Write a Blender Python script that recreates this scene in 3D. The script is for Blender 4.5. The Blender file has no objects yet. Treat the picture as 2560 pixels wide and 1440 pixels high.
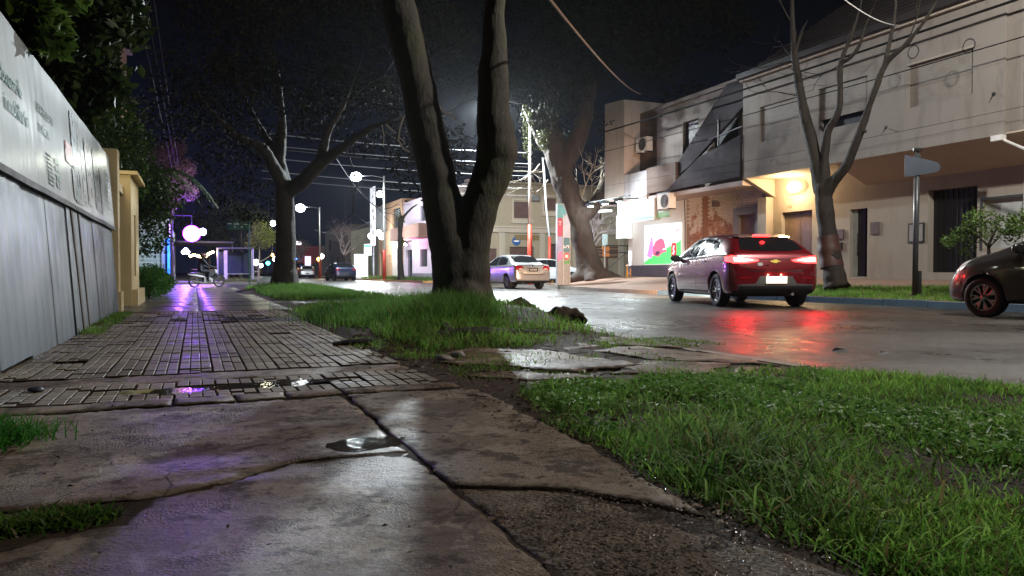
import bpy, bmesh, math, random
import numpy as np
from mathutils import Vector, Matrix, noise, geometry
from mathutils.bvhtree import BVHTree
S = bpy.context.scene
COL = S.collection
R = math.radians
random.seed(7)
NR = np.random.default_rng(7)
# ------------------------------------------------------------------ camera, sky, exposure
F_PX, CAM_H = 1870.0, 0.62
YAW, PITCH = math.atan(793/1870), math.atan(39/1870)
cam_d = bpy.data.cameras.new('camera'); cam = bpy.data.objects.new('camera', cam_d); COL.objects.link(cam)
cam_d.sensor_width = 36; cam_d.lens = 36*F_PX/2560; cam_d.clip_start = .05; cam_d.clip_end = 1500
cam.location = (0, 0, CAM_H); cam.rotation_euler = (math.pi/2-PITCH, 0, -YAW)
S.camera = cam
S.render.engine = 'CYCLES'
S.view_settings.view_transform = 'Standard'; S.view_settings.look = 'None'
S.view_settings.exposure = 0; S.view_settings.gamma = 1
cy = S.cycles
cy.use_denoising = True
try: cy.denoiser = 'OPENIMAGEDENOISE'
except Exception: pass
cy.max_bounces = 5; cy.diffuse_bounces = 2; cy.glossy_bounces = 3; cy.transmission_bounces = 3
cy.sample_clamp_indirect = 3; cy.sample_clamp_direct = 0; cy.use_light_tree = True; cy.caustics_reflective = False
w = bpy.data.worlds.new('World'); S.world = w; w.use_nodes = True
nt = w.node_tree; bgn = nt.nodes['Background']
tc = nt.nodes.new('ShaderNodeTexCoord'); sx = nt.nodes.new('ShaderNodeSeparateXYZ'); cr = nt.nodes.new('ShaderNodeValToRGB')
nt.links.new(tc.outputs['Generated'], sx.inputs[0]); nt.links.new(sx.outputs['Z'], cr.inputs[0])
e = cr.color_ramp.elements
e[0].position = 0.0; e[0].color = (.006, .0085, .018, 1)
e[1].position = .34; e[1].color = (.0010, .0010, .0014, 1)
k = e.new(.12); k.color = (.0028, .0042, .0115, 1)
nt.links.new(cr.outputs[0], bgn.inputs[0]); bgn.inputs[1].default_value = 1.0

def lamp(name, loc, power, color, radius=.15, kind='POINT', rot=None, size=None, spot=None, blend=.5):
    d = bpy.data.lights.new(name, 'POINT' if kind == 'STREET' else kind); d.energy = power; d.color = color
    if kind == 'STREET':
        d = bpy.data.lights.new(name+'_', 'SPOT'); d.energy = power; d.color = color; d.shadow_soft_size = radius; d.spot_size = R(178); d.spot_blend = .12
    elif kind == 'AREA':
        d.shape = 'RECTANGLE'; d.size, d.size_y = size
    else: d.shadow_soft_size = radius
    if kind == 'SPOT': d.spot_size = spot; d.spot_blend = blend
    o = bpy.data.objects.new(name, d); o.location = loc
    if rot: o.rotation_euler = rot
    COL.objects.link(o); return o
COOL = (.86, .96, 1.0); WARM = (1.0, .66, .33)
# ------------------------------------------------------------------ measuring helper: a pixel of the survey photo on a known plane -> a point of the place
_c, _s, _cp, _sp = math.cos(YAW), math.sin(YAW), math.cos(PITCH), math.sin(PITCH)
def W(u, v, X=None, Y=None, Z=None, D=None):
    r = (u-1280)/F_PX; kk = -(v-720)/F_PX
    fw = _cp+kk*_sp; up = kk*_cp-_sp
    d = (r*_c+fw*_s, fw*_c-r*_s, up)
    t = D if D is not None else X/d[0] if X is not None else Y/d[1] if Y is not None else (Z-CAM_H)/d[2]
    return Vector((d[0]*t, d[1]*t, CAM_H+d[2]*t))
# ------------------------------------------------------------------ materials
MC = {}
class NT:
    def __init__(s, name):
        s.m = bpy.data.materials.new(name); s.m.use_nodes = True; s.t = s.m.node_tree; s.b = s.t.nodes['Principled BSDF']
        s.tc = s.n('ShaderNodeTexCoord')
    def n(s, ty, **kw):
        x = s.t.nodes.new(ty)
        for a, v in kw.items(): setattr(x, a, v)
        return x
    def l(s, a, b): s.t.links.new(a, b)
    def noise(s, sc, det=5, rough=.55, coord='Object', vec=None, dist=0):
        x = s.n('ShaderNodeTexNoise'); x.inputs['Scale'].default_value = sc; x.inputs['Detail'].default_value = det
        x.inputs['Roughness'].default_value = rough; x.inputs['Distortion'].default_value = dist
        s.l(vec if vec is not None else s.tc.outputs[coord], x.inputs['Vector']); return x.outputs['Fac']
    def ramp(s, fac, stops):
        x = s.n('ShaderNodeValToRGB'); e = x.color_ramp.elements
        while len(e) < len(stops): e.new(.5)
        for i, (p, c) in enumerate(stops):
            e[i].position = p; e[i].color = (*c, 1) if len(c) == 3 else c
        s.l(fac, x.inputs[0]); return x.outputs[0]
    def rng(s, fac, a, b, lo, hi):
        x = s.n('ShaderNodeMapRange'); x.inputs[1].default_value = a; x.inputs[2].default_value = b
        x.inputs[3].default_value = lo; x.inputs[4].default_value = hi; s.l(fac, x.inputs[0]); return x.outputs[0]
    def mix(s, fac, a, b):
        x = s.n('ShaderNodeMix', data_type='RGBA')
        if isinstance(fac, (int, float)): x.inputs[0].default_value = fac
        else: s.l(fac, x.inputs[0])
        for i, v in ((6, a), (7, b)):
            if isinstance(v, tuple): x.inputs[i].default_value = (*v, 1)
            else: s.l(v, x.inputs[i])
        return x.outputs[2]
    def math(s, op, a, b=0.):
        x = s.n('ShaderNodeMath', operation=op)
        for i, v in ((0, a), (1, b)):
            if isinstance(v, (int, float)): x.inputs[i].default_value = v
            else: s.l(v, x.inputs[i])
        return x.outputs[0]
    def col(s, c):
        if isinstance(c, tuple): s.b.inputs['Base Color'].default_value = (*c, 1)
        else: s.l(c, s.b.inputs['Base Color'])
    def rough(s, r):
        if isinstance(r, (int, float)): s.b.inputs['Roughness'].default_value = r
        else: s.l(r, s.b.inputs['Roughness'])
    def bump(s, h, strength=.3, dist=.02, prev=None):
        x = s.n('ShaderNodeBump'); x.inputs['Strength'].default_value = strength; x.inputs['Distance'].default_value = dist
        s.l(h, x.inputs['Height'])
        if prev is not None: s.l(prev, x.inputs['Normal'])
        s.l(x.outputs[0], s.b.inputs['Normal']); return x.outputs[0]
def plain(name, c, rough=.6, metal=0, var=.18, sc=3, bump=0, bsc=40, coat=0, spec=.5):
    if name in MC: return MC[name]
    q = NT(name); f = q.noise(sc, 6, .6)
    q.col(q.mix(q.rng(f, .3, .7, 0, 1), tuple(x*(1-var) for x in c), tuple(min(1, x*(1+var)) for x in c)))
    q.rough(q.rng(q.noise(sc*2.3, 4), .3, .7, max(.02, rough-.08), min(1, rough+.08))); q.b.inputs['Metallic'].default_value = metal
    q.b.inputs['Specular IOR Level'].default_value = spec
    if coat: q.b.inputs['Coat Weight'].default_value = coat; q.b.inputs['Coat Roughness'].default_value = .04
    if bump: q.bump(q.noise(bsc, 4), bump, .01)
    MC[name] = q.m; return q.m
def glow(name, c, s, base=None):
    if name in MC: return MC[name]
    q = NT(name); q.col(base or c); q.b.inputs['Emission Color'].default_value = (*c, 1); q.b.inputs['Emission Strength'].default_value = s
    MC[name] = q.m; return q.m
def mat_slab(name='wet_concrete', dark=1.0, pebble=False):
    q = NT(name)
    n1 = q.noise(1.5, 10, .70); n2 = q.noise(6, 10, .74, dist=.1); n3 = q.noise(70, 7, .75); n4 = q.noise(.8, 6, .6, dist=1.5); n5 = q.noise(24, 8, .7, dist=.4); n6 = q.noise(2.6, 10, .72, dist=.15)
    base = q.ramp(n1, [(.36, (.09*dark, .060*dark, .042*dark)), (.48, (.17*dark, .13*dark, .098*dark)), (.58, (.28*dark, .235*dark, .19*dark)), (.68, (.38*dark, .335*dark, .28*dark))])
    base = q.mix(q.rng(n2, .50, .57, 0, .85), base, (.045*dark, .027*dark, .016*dark))
    base = q.mix(q.rng(n6, .53, .57, 0, .75), base, (.34*dark, .30*dark, .25*dark))
    base = q.mix(q.rng(n5, .54, .66, 0, .7), base, (.04, .026, .017)); base = q.mix(q.rng(n3, .56, .7, 0, .6), base, (.05, .035, .025))
    ve = q.n('ShaderNodeTexVoronoi', feature='DISTANCE_TO_EDGE'); ve.inputs['Scale'].default_value = 1.15
    ad = q.n('ShaderNodeMixRGB', blend_type='ADD'); ad.inputs[0].default_value = .16; nn = q.n('ShaderNodeTexNoise'); nn.inputs['Scale'].default_value = 5; nn.inputs['Detail'].default_value = 6; q.l(q.tc.outputs['Object'], nn.inputs['Vector']); q.l(q.tc.outputs['Object'], ad.inputs[1]); q.l(nn.outputs['Color'], ad.inputs[2]); q.l(ad.outputs[0], ve.inputs['Vector'])
    crk = q.math('MULTIPLY', q.rng(ve.outputs['Distance'], 0, .007, 1, 0), q.rng(n4, .42, .5, 0, 1)); base = q.mix(crk, base, (.02, .013, .009))
    # wet rings round the standing water
    geo = q.n('ShaderNodeNewGeometry'); wet_d = None
    for (px_, py_, rx_, ry_) in ((.58, 2.72, .20, .16), (.28, 2.42, .14, .07), (.58, 2.3, .22, .2), (-.02, 1.85, .24, .35), (.0, 2.62, .22, .10), (.2, 2.42, .2, .06)):
        vm = q.n('ShaderNodeVectorMath', operation='SUBTRACT'); q.l(geo.outputs['Position'], vm.inputs[0]); vm.inputs[1].default_value = (px_, py_, 0)
        v2 = q.n('ShaderNodeVectorMath', operation='MULTIPLY'); q.l(vm.outputs[0], v2.inputs[0]); v2.inputs[1].default_value = (1/rx_, 1/ry_, 0)
        ln = q.n('ShaderNodeVectorMath', operation='LENGTH'); q.l(v2.outputs[0], ln.inputs[0]); d_ = q.math('ADD', ln.outputs['Value'], q.math('MULTIPLY', q.math('SUBTRACT', n2, .5), 1.6)); wet_d = d_ if wet_d is None else q.math('MINIMUM', wet_d, d_)
    wm = q.rng(wet_d, .6, 1.5, 1, 0)
    br_ = q.n('ShaderNodeMixRGB', blend_type='MULTIPLY'); br_.inputs[0].default_value = 1; br_.inputs[2].default_value = (.98, .88, .79, 1); q.l(base, br_.inputs[1]); base = br_.outputs[0]; q.col(base); q.l(q.rng(wet_d, .6, 1.6, .55, .14), q.b.inputs['Specular IOR Level']); rgh = q.math('ADD', q.rng(n4, .35, .62, .40, .66), q.rng(n2, .35, .65, -.05, .14)); mxr = q.n('ShaderNodeMix'); q.l(wm, mxr.inputs[0]); q.l(rgh, mxr.inputs[2]); mxr.inputs[3].default_value = .40; q.l(mxr.outputs[0], q.b.inputs['Roughness'])
    b = q.bump(n3, .9, .007); b = q.bump(n5, .8, .008, b); b = q.bump(n2, .2, .010, b); b = q.bump(crk, -.8 if False else .9, -.012 if False else .01, b) if False else b
    vo = q.n('ShaderNodeTexVoronoi'); vo.inputs['Scale'].default_value = 120 if not pebble else 80; q.l(q.tc.outputs['Object'], vo.inputs['Vector'])
    q.bump(q.math('MULTIPLY', vo.outputs['Distance'], q.rng(q.noise(2.2, 4), .5, .62, 0, 1) if not pebble else 1.0), .9, .006, b)
    MC[name] = q.m; return q.m
def mat_tile():
    q = NT('wet_paving_tile'); oi = q.n('ShaderNodeObjectInfo')
    g = q.noise(2.1, 6, .6, coord='Object'); 
    geo = q.n('ShaderNodeNewGeometry'); n1 = q.noise(1.3, 6, .6, vec=geo.outputs['Position']); n2 = q.noise(14, 6, .65, vec=geo.outputs['Position'])
    c = q.ramp(oi.outputs['Random'], [(0, (.21, .165, .115)), (.5, (.27, .22, .16)), (1, (.33, .28, .215))])
    c = q.mix(q.rng(n1, .46, .66, 0, .8), c, (.075, .058, .043)); c = q.mix(q.rng(n2, .5, .72, 0, .6), c, (.08, .06, .045))
    sz = q.n('ShaderNodeSeparateXYZ'); q.l(q.tc.outputs['Object'], sz.inputs[0]); gm = q.rng(sz.outputs['Z'], -.0022, -.0009, 1, 0); c = q.mix(gm, c, (.055, .040, .028)); q.l(q.rng(gm, 0, 1, .28, 0), q.b.inputs['Specular IOR Level'])
    q.col(c); q.rough(q.math('ADD', q.rng(n1, .35, .68, .62, .36), q.math('MULTIPLY', gm, .25))); q.bump(q.noise(70, 4, vec=geo.outputs['Position']), .3, .004); return q.m
def mat_asphalt():
    q = NT('wet_asphalt'); n1 = q.noise(.45, 8, .62, dist=.6); n2 = q.noise(55, 6, .8); n3 = q.noise(3.5, 7, .65, dist=.5); n4 = q.noise(14, 6, .7)
    c = q.ramp(n1, [(.35, (.022, .018, .014)), (.5, (.040, .034, .028)), (.62, (.062, .053, .045))]); c = q.mix(q.rng(n2, .48, .62, 0, .7), c, (.075, .062, .050)); c = q.mix(q.rng(n3, .55, .62, 0, .6), c, (.016, .013, .010)); c = q.mix(q.rng(n4, .58, .68, 0, .5), c, (.07, .058, .047))
    ve = q.n('ShaderNodeTexVoronoi', feature='DISTANCE_TO_EDGE'); ve.inputs['Scale'].default_value = .42; ad = q.n('ShaderNodeMixRGB', blend_type='ADD'); ad.inputs[0].default_value = .35; nn = q.n('ShaderNodeTexNoise'); nn.inputs['Scale'].default_value = 2.2; nn.inputs['Detail'].default_value = 7; q.l(q.tc.outputs['Object'], nn.inputs['Vector']); q.l(q.tc.outputs['Object'], ad.inputs[1]); q.l(nn.outputs['Color'], ad.inputs[2]); q.l(ad.outputs[0], ve.inputs['Vector'])
    crk = q.rng(ve.outputs['Distance'], 0, .008, 1, 0); c = q.mix(crk, c, (.008, .006, .005)); q.col(c)
    q.b.inputs['Specular IOR Level'].default_value = .65
    q.rough(q.math('ADD', q.math('ADD', q.rng(n1, .38, .6, .26, .46), q.rng(n3, .4, .6, -.05, .08)), q.math('MULTIPLY', crk, .3)))
    b = q.bump(n2, .8, .009); b = q.bump(n4, .3, .02, b); q.bump(n3, .15, .06, b); return q.m
def mat_soil():
    q = NT('damp_soil'); n1 = q.noise(2.5, 8, .65); n2 = q.noise(22, 8, .7)
    c = q.ramp(n1, [(.3, (.035, .022, .014)), (.6, (.07, .045, .03)), (.8, (.11, .078, .055))]); c = q.mix(q.rng(n2, .5, .7, 0, .6), c, (.03, .018, .012))
    q.b.inputs['Specular IOR Level'].default_value = .12; q.col(c); q.rough(.75); b = q.bump(n2, 1, .03); q.bump(q.noise(90, 4), .6, .008, b); return q.m
def mat_bark(name, a=(.10, .085, .065), b_=(.19, .17, .14), moss=.35):
    q = NT(name)
    mp = q.n('ShaderNodeMapping'); mp.inputs['Scale'].default_value = (1, 1, .35); q.l(q.tc.outputs['Object'], mp.inputs[0])
    n1 = q.noise(5, 8, .65, vec=mp.outputs[0], dist=.5); n2 = q.noise(38, 8, .7, vec=mp.outputs[0]); n3 = q.noise(1.4, 5); n4 = q.noise(13, 5, .6)
    c = q.ramp(n1, [(.3, a), (.7, b_)]); c = q.mix(q.rng(n3, .5, .66, 0, moss*1.6), c, (.06, .075, .022))
    c = q.mix(q.rng(n4, .66, .72, 0, .7), c, tuple(v*2.4 for v in b_)); q.col(c); q.rough(.8)
    b = q.bump(n2, .9, .02); q.bump(n1, .6, .05, b); return q.m
def mat_attr(name, rough=.5, trans=0):
    q = NT(name); a = q.n('ShaderNodeAttribute', attribute_name='Col'); q.col(a.outputs['Color']); q.rough(rough)
    q.b.inputs['Specular IOR Level'].default_value = .35
    if trans:
        q.b.inputs['Subsurface Weight'].default_value = 0
        tr = q.n('ShaderNodeBsdfTranslucent'); q.l(a.outputs['Color'], tr.inputs[0]); mx = q.n('ShaderNodeMixShader'); mx.inputs[0].default_value = trans
        q.l(q.b.outputs[0], mx.inputs[1]); q.l(tr.outputs[0], mx.inputs[2]); q.l(mx.outputs[0], q.t.nodes['Material Output'].inputs[0])
    return q.m
def mat_wall(name, c, grime=.35, rough=.85, sc=1.0):
    if name in MC: return MC[name]
    q = NT(name)
    mp = q.n('ShaderNodeMapping'); mp.inputs['Scale'].default_value = (1, 1, .22); q.l(q.tc.outputs['Object'], mp.inputs[0])
    n1 = q.noise(.7*sc, 7, .6); n2 = q.noise(3.5*sc, 7, .65, vec=mp.outputs[0]); n3 = q.noise(30, 5, .6)
    cc = q.mix(q.rng(n1, .35, .7, 0, grime*.8), c, tuple(x*.62 for x in c)); cc = q.mix(q.rng(n2, .5, .72, 0, grime), cc, (c[0]*.38, c[1]*.35, c[2]*.31))
    q.col(cc); q.rough(rough); b = q.bump(n3, .25, .006); q.bump(n1, .25, .05, b); MC[name] = q.m; return q.m
SLAB = mat_slab(); PEB = mat_slab('exposed_aggregate', .8, True); TILE = mat_tile(); ASPH = mat_asphalt(); SOIL = mat_soil()
BARK = mat_bark('grey_bark', (.026, .021, .013), (.066, .054, .038), .45); BARKD = mat_bark('dark_bark', (.014, .010, .008), (.036, .028, .021), .1); BARKR = mat_bark('brown_bark', (.015, .009, .006), (.045, .025, .016), .05); BARKV = mat_bark('street_bark', (.016, .012, .009), (.042, .032, .025), .1)
GRASS = mat_attr('grass_blades', .6, .45); LEAF = mat_attr('leaf_green', .5, .3); LEAFD = mat_attr('dark_leaf', .85); LEAFD.node_tree.nodes['Principled BSDF'].inputs['Specular IOR Level'].default_value = .04; GRASS.node_tree.nodes['Principled BSDF'].inputs['Specular IOR Level'].default_value = .16; LEAF.node_tree.nodes['Principled BSDF'].inputs['Specular IOR Level'].default_value = .18
WHITEP = plain('white_paint', (.72, .71, .68), .55); BLACK = plain('black_metal', (.015, .015, .016), .45); DARK = plain('dark_opening', (.012, .012, .014), .7)
GALV = plain('galvanised_steel', (.42, .44, .46), .42, .6); CHROME = plain('chrome_trim', (.75, .76, .78), .16, 1, .02); RUBBER = plain('tyre_rubber', (.018, .018, .019), .75, bump=.2)
ALLOY = plain('alloy_rim', (.42, .42, .43), .35, .85, .05); GLASSC = plain('tinted_car_glass', (.012, .013, .015), .06, 0, .02, spec=.7)
REDPOST = plain('red_pole_paint', (.55, .05, .025), .5); PLAST = plain('black_plastic', (.025, .025, .027), .5)
GLASS = plain('window_glass', (.03, .035, .04), .08)
# ------------------------------------------------------------------ mesh helpers
def link(name, me, parent=None, mat=None, smooth=False):
    o = bpy.data.objects.new(name, me); COL.objects.link(o)
    if mat is not None:
        for m_ in (mat if isinstance(mat, (list, tuple)) else [mat]): me.materials.append(m_)
    if smooth: me.polygons.foreach_set('use_smooth', [True]*len(me.polygons))
    if parent is not None: o.parent = parent
    return o
class G:
    """collects faces; world=True: the points are the place's own and are made relative to the thing they belong to"""
    def __init__(s, world=True): s.v = []; s.f = []; s.w = world; s.mi = []
    def face(s, pts, mi=0):
        n = len(s.v); s.v += [tuple(p) for p in pts]; s.f.append(tuple(range(n, n+len(pts)))); s.mi.append(mi)
    def add(s, vs, fs, mi=0):
        n = len(s.v); s.v += [tuple(p) for p in vs]; s.f += [tuple(i+n for i in f) for f in fs]; s.mi += [mi]*len(fs)
    def box(s, x0, x1, y0, y1, z0, z1, mi=0, M=None):
        vs = [Vector((x, y, z)) for z in (z0, z1) for y in (y0, y1) for x in (x0, x1)]
        if M is not None: vs = [M@q for q in vs]
        s.add(vs, [(0, 2, 3, 1), (4, 5, 7, 6), (0, 1, 5, 4), (2, 6, 7, 3), (0, 4, 6, 2), (1, 3, 7, 5)], mi); return s
    def tube(s, pts, rad, seg=8, cap=True, mi=0):
        pts = [Vector(p) for p in pts]; n = len(pts)
        if not hasattr(rad, '__len__'): rad = [rad]*n
        base = len(s.v); up = Vector((.13, .31, .94)).normalized()
        for i, p in enumerate(pts):
            t = (pts[min(i+1, n-1)]-pts[max(i-1, 0)]).normalized()
            a = t.cross(up)
            if a.length < .05: a = t.cross(Vector((1, 0, 0)))
            a.normalize(); b = t.cross(a)
            for j in range(seg):
                an = 2*math.pi*j/seg; s.v.append(tuple(p+(a*math.cos(an)+b*math.sin(an))*rad[i]))
        for i in range(n-1):
            for j in range(seg):
                q = base+i*seg; s.f.append((q+j, q+(j+1) % seg, q+seg+(j+1) % seg, q+seg+j)); s.mi.append(mi)
        if cap:
            s.f.append(tuple(base+j for j in reversed(range(seg)))); s.f.append(tuple(base+(n-1)*seg+j for j in range(seg))); s.mi += [mi, mi]
        return s
    def prism(s, poly, M, d, mi=0):
        """poly in local xy, thickness d along local z, placed by M"""
        n = len(poly); vs = [M@Vector((x, y, 0)) for x, y in poly]+[M@Vector((x, y, d)) for x, y in poly]
        s.add(vs, [tuple(reversed(range(n))), tuple(range(n, 2*n))]+[(i, (i+1) % n, n+(i+1) % n, n+i) for i in range(n)], mi); return s
    def lathe(s, prof, M, seg=20, mi=0, close=False):
        base = len(s.v); n = len(prof)
        for i in range(seg):
            a = 2*math.pi*i/seg
            for r, z in prof: s.v.append(tuple(M@Vector((r*math.cos(a), r*math.sin(a), z))))
        for i in range(seg):
            i2 = (i+1) % seg
            for j in range(n-1+(1 if close else 0)):
                j2 = (j+1) % n; s.f.append((base+i*n+j, base+i2*n+j, base+i2*n+j2, base+i*n+j2)); s.mi.append(mi)
        return s
    def mesh(s, name, org=None):
        me = bpy.data.meshes.new(name)
        v = s.v if org is None else [(a-org[0], b-org[1], c-org[2]) for a, b, c in s.v]
        me.from_pydata(v, [], s.f); me.polygons.foreach_set('material_index', s.mi); return me
    def build(s, name, mat, parent=None, smooth=False, label=None):
        org = None
        if s.w and parent is not None:
            org = Vector((0, 0, 0)); p = parent
            while p is not None: org += Vector(p.location); p = p.parent
        o = link(name, s.mesh(name, org), parent, mat, smooth)
        if label: o['label'] = label
        return o
def thing(name, label, cat, loc=(0, 0, 0), rz=0, group=None):
    o = bpy.data.objects.new(name, None); COL.objects.link(o); o.location = loc; o.rotation_euler = (0, 0, rz); o.empty_display_size = .2
    o['label'] = label; o['category'] = cat
    if group: o['group'] = group
    return o
def tag(o, label, cat, group=None, kind=None):
    o['label'] = label; o['category'] = cat
    if group: o['group'] = group
    if kind: o['kind'] = kind
    return o
def struct(o): o['kind'] = 'structure'; return o
def kids(o): return [c for c in bpy.data.objects if c.parent == o]
def dup(root, loc, rz, label, group=None):
    idx = {}
    for c in bpy.data.objects:
        if c.parent: idx.setdefault(c.parent.name, []).append(c)
    r = root.copy(); COL.objects.link(r); r.location = loc; r.rotation_euler = (0, 0, rz); r['label'] = label
    if group: r['group'] = group
    def rec(src, dst):
        for ch in idx.get(src.name, []):
            c = ch.copy(); COL.objects.link(c); c.parent = dst; rec(ch, c)
    rec(root, r); return r
def evald(o):
    dg = bpy.context.evaluated_depsgraph_get(); me = bpy.data.meshes.new_from_object(o.evaluated_get(dg)); return me
def text_mesh(body, size, parent, mat, M, name='lettering', ext=.001, align='LEFT', shear=0):
    cu = bpy.data.curves.new('t', 'FONT'); cu.body = body; cu.size = size; cu.extrude = ext; cu.align_x = align; cu.resolution_u = 3; cu.offset = size*.012; cu.shear = shear
    o = bpy.data.objects.new('t', cu); COL.objects.link(o); me = evald(o); bpy.data.objects.remove(o)
    me.transform(M); me.materials.clear(); return link(name, me, parent, mat)
def planeM(origin, xdir, ydir):
    x = Vector(xdir).normalized(); y = Vector(ydir).normalized(); z = x.cross(y)
    return Matrix(((x.x, y.x, z.x, origin[0]), (x.y, y.y, z.y, origin[1]), (x.z, y.z, z.z, origin[2]), (0, 0, 0, 1)))
def np_mesh(name, V, Fq, cols=None, mat=None, parent=None):
    """V (n,3), Fq (m,k) faces all of one size, cols per vertex"""
    me = bpy.data.meshes.new(name); m_, k_ = Fq.shape
    me.vertices.add(len(V)); me.vertices.foreach_set('co', V.astype(np.float32).ravel())
    me.loops.add(m_*k_); me.loops.foreach_set('vertex_index', Fq.astype(np.int32).ravel())
    me.polygons.add(m_); me.polygons.foreach_set('loop_start', np.arange(0, m_*k_, k_, dtype=np.int32))
    me.update(calc_edges=True)
    if cols is not None:
        at = me.color_attributes.new('Col', 'FLOAT_COLOR', 'POINT'); at.data.foreach_set('color', np.c_[cols, np.ones(len(cols))].astype(np.float32).ravel())
    return link(name, me, parent, mat)
def fbm(x, y, s=1.0, seed=0):
    """cheap smooth 2d noise for arrays"""
    x = np.asarray(x)*s; y = np.asarray(y)*s; r = 0
    for i, (a, b, ph) in enumerate([(1, .7, 0), (-.6, 1.3, 1.7), (1.9, -1.1, 3.1), (2.3, 2.9, .4), (-3.7, 2.1, 5.2), (5.1, 4.3, 2.2)]):
        r = r+np.sin(a*x+b*y+ph+seed*1.3+np.sin(b*x*.7-a*y*.5+seed))/(1+i*.7)
    return r/3.2
# ------------------------------------------------------------------ ground, roads, verges
ROAD_Z = -.05
g = G(); g.face([(-400, -60, -.16), (400, -60, -.16), (400, 700, -.16), (-400, 700, -.16)])
struct(g.build('ground', SOIL))
# road: main street and cross street in one sheet, finely gridded near the camera
g = G(); g.face([(3.0, -40, ROAD_Z), (13.6, -40, ROAD_Z), (13.6, 34.2, ROAD_Z), (3.0, 34.2, ROAD_Z)]); g.face([(13.6, 20, ROAD_Z), (20, 20, ROAD_Z), (20, 34.2, ROAD_Z), (13.6, 34.2, ROAD_Z)])
g.face([(-90, 34.2, ROAD_Z), (90, 34.2, ROAD_Z), (90, 45.6, ROAD_Z), (-90, 45.6, ROAD_Z)]); g.face([(3.4, 45.6, ROAD_Z), (13.4, 45.6, ROAD_Z), (13.4, 500, ROAD_Z), (3.4, 500, ROAD_Z)])
struct(g.build('road', ASPH))
def kerbX(y):  # near-side kerb line
    return np.interp(y, [-10, 2.4, 3.4, 4.5, 6.5, 9.5, 17, 33], [5.2, 4.35, 3.85, 3.72, 3.98, 4.4, 4.5, 4.5])
def hL(x, y):  # height of the left verge
    x = np.asarray(x, float); y = np.asarray(y, float)
    h = -.010+.012*fbm(x, y, 2.2)+.007*fbm(x, y, 7, 3)
    h = h+.24*np.exp(-(((x-3.1)/1.15)**2+((y-9.2)/1.5)**2))+.2*np.exp(-(((x-2.7)/1.3)**2+((y-25)/1.8)**2))
    h = h+.13*np.exp(-(((x-2.3)/.9)**2+((y-7.2)/1.0)**2))+.10*np.exp(-(((x-3.6)/.5)**2+((y-7.9)/.9)**2))
    edge = np.clip((kerbX(y)-.12-x)/.35, 0, 1); return np.where(h > -.012, -.012+(h+.012)*edge, h)
def grid_surface(name, xs, ys, hf, mat, inside=None):
    X, Y = np.meshgrid(xs, ys, indexing='ij'); Z = hf(X, Y)
    V = np.c_[X.ravel(), Y.ravel(), Z.ravel()]; nx, ny = len(xs), len(ys)
    i, j = np.meshgrid(np.arange(nx-1), np.arange(ny-1), indexing='ij'); q = (i*ny+j).ravel()
    Fq = np.c_[q, q+ny, q+ny+1, q+1]
    if inside is not None:
        cx = V[Fq].mean(axis=1); Fq = Fq[inside(cx[:, 0], cx[:, 1])]
    o = np_mesh(name, V, Fq, None, mat); o.data.polygons.foreach_set('use_smooth', [True]*len(o.data.polygons)); return o
# the verge is laid on a sheet whose right edge follows the kerb
def verge_sheet():
    ts = np.linspace(0, 1, 60); ys = np.r_[np.arange(-4, 12, .08), np.arange(12, 33.4, .2)]
    T, Y = np.meshgrid(ts, ys, indexing='ij'); X = -1.5+T*(kerbX(Y)-.1+1.5); Z = hL(X, Y)
    Z = np.where(X < 1.25, -.009+.004*fbm(X, Y, 9)+.002*fbm(X, Y, 31, 2), Z); Z = np.where((X < 1.36) & (Y > 4.05) & (Y < 13), -.022, Z)
    V = np.c_[X.ravel(), Y.ravel(), Z.ravel()]; nx, ny = X.shape
    i, j = np.meshgrid(np.arange(nx-1), np.arange(ny-1), indexing='ij'); q = (i*ny+j).ravel()
    o = np_mesh('verge_soil', V, np.c_[q, q+ny, q+ny+1, q+1], None, SOIL); o.data.polygons.foreach_set('use_smooth', [True]*len(o.data.polygons)); struct(o)
verge_sheet()
# near-side kerb stones
kb = bpy.data.objects.new('kerb', None); COL.objects.link(kb); struct(kb)
CONC = mat_wall('kerb_concrete', (.26, .235, .20), .6, .6, 3)
y = -3.0
while y < 33:
    L = random.uniform(.85, 1.15); y1 = min(y+L, 33.3); xa, xb = float(kerbX(y)), float(kerbX(y1)); t = random.uniform(-.012, .008)
    g = G(False); gap = .012
    pts = [(xa-.14, y+gap), (xa, y+gap), (xb, y1-gap), (xb-.14, y1-gap)]
    g.add([(a, b, -.16) for a, b in pts]+[(a+(.02 if i in (0, 3) else -.012), b, -.004+t+random.uniform(-.006, .006)) for i, (a, b) in enumerate(pts)], [(3, 2, 1, 0), (4, 5, 6, 7), (0, 1, 5, 4), (1, 2, 6, 5), (2, 3, 7, 6), (3, 0, 4, 7)])
    g.build('kerb_stone', CONC, kb); y = y1
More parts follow.
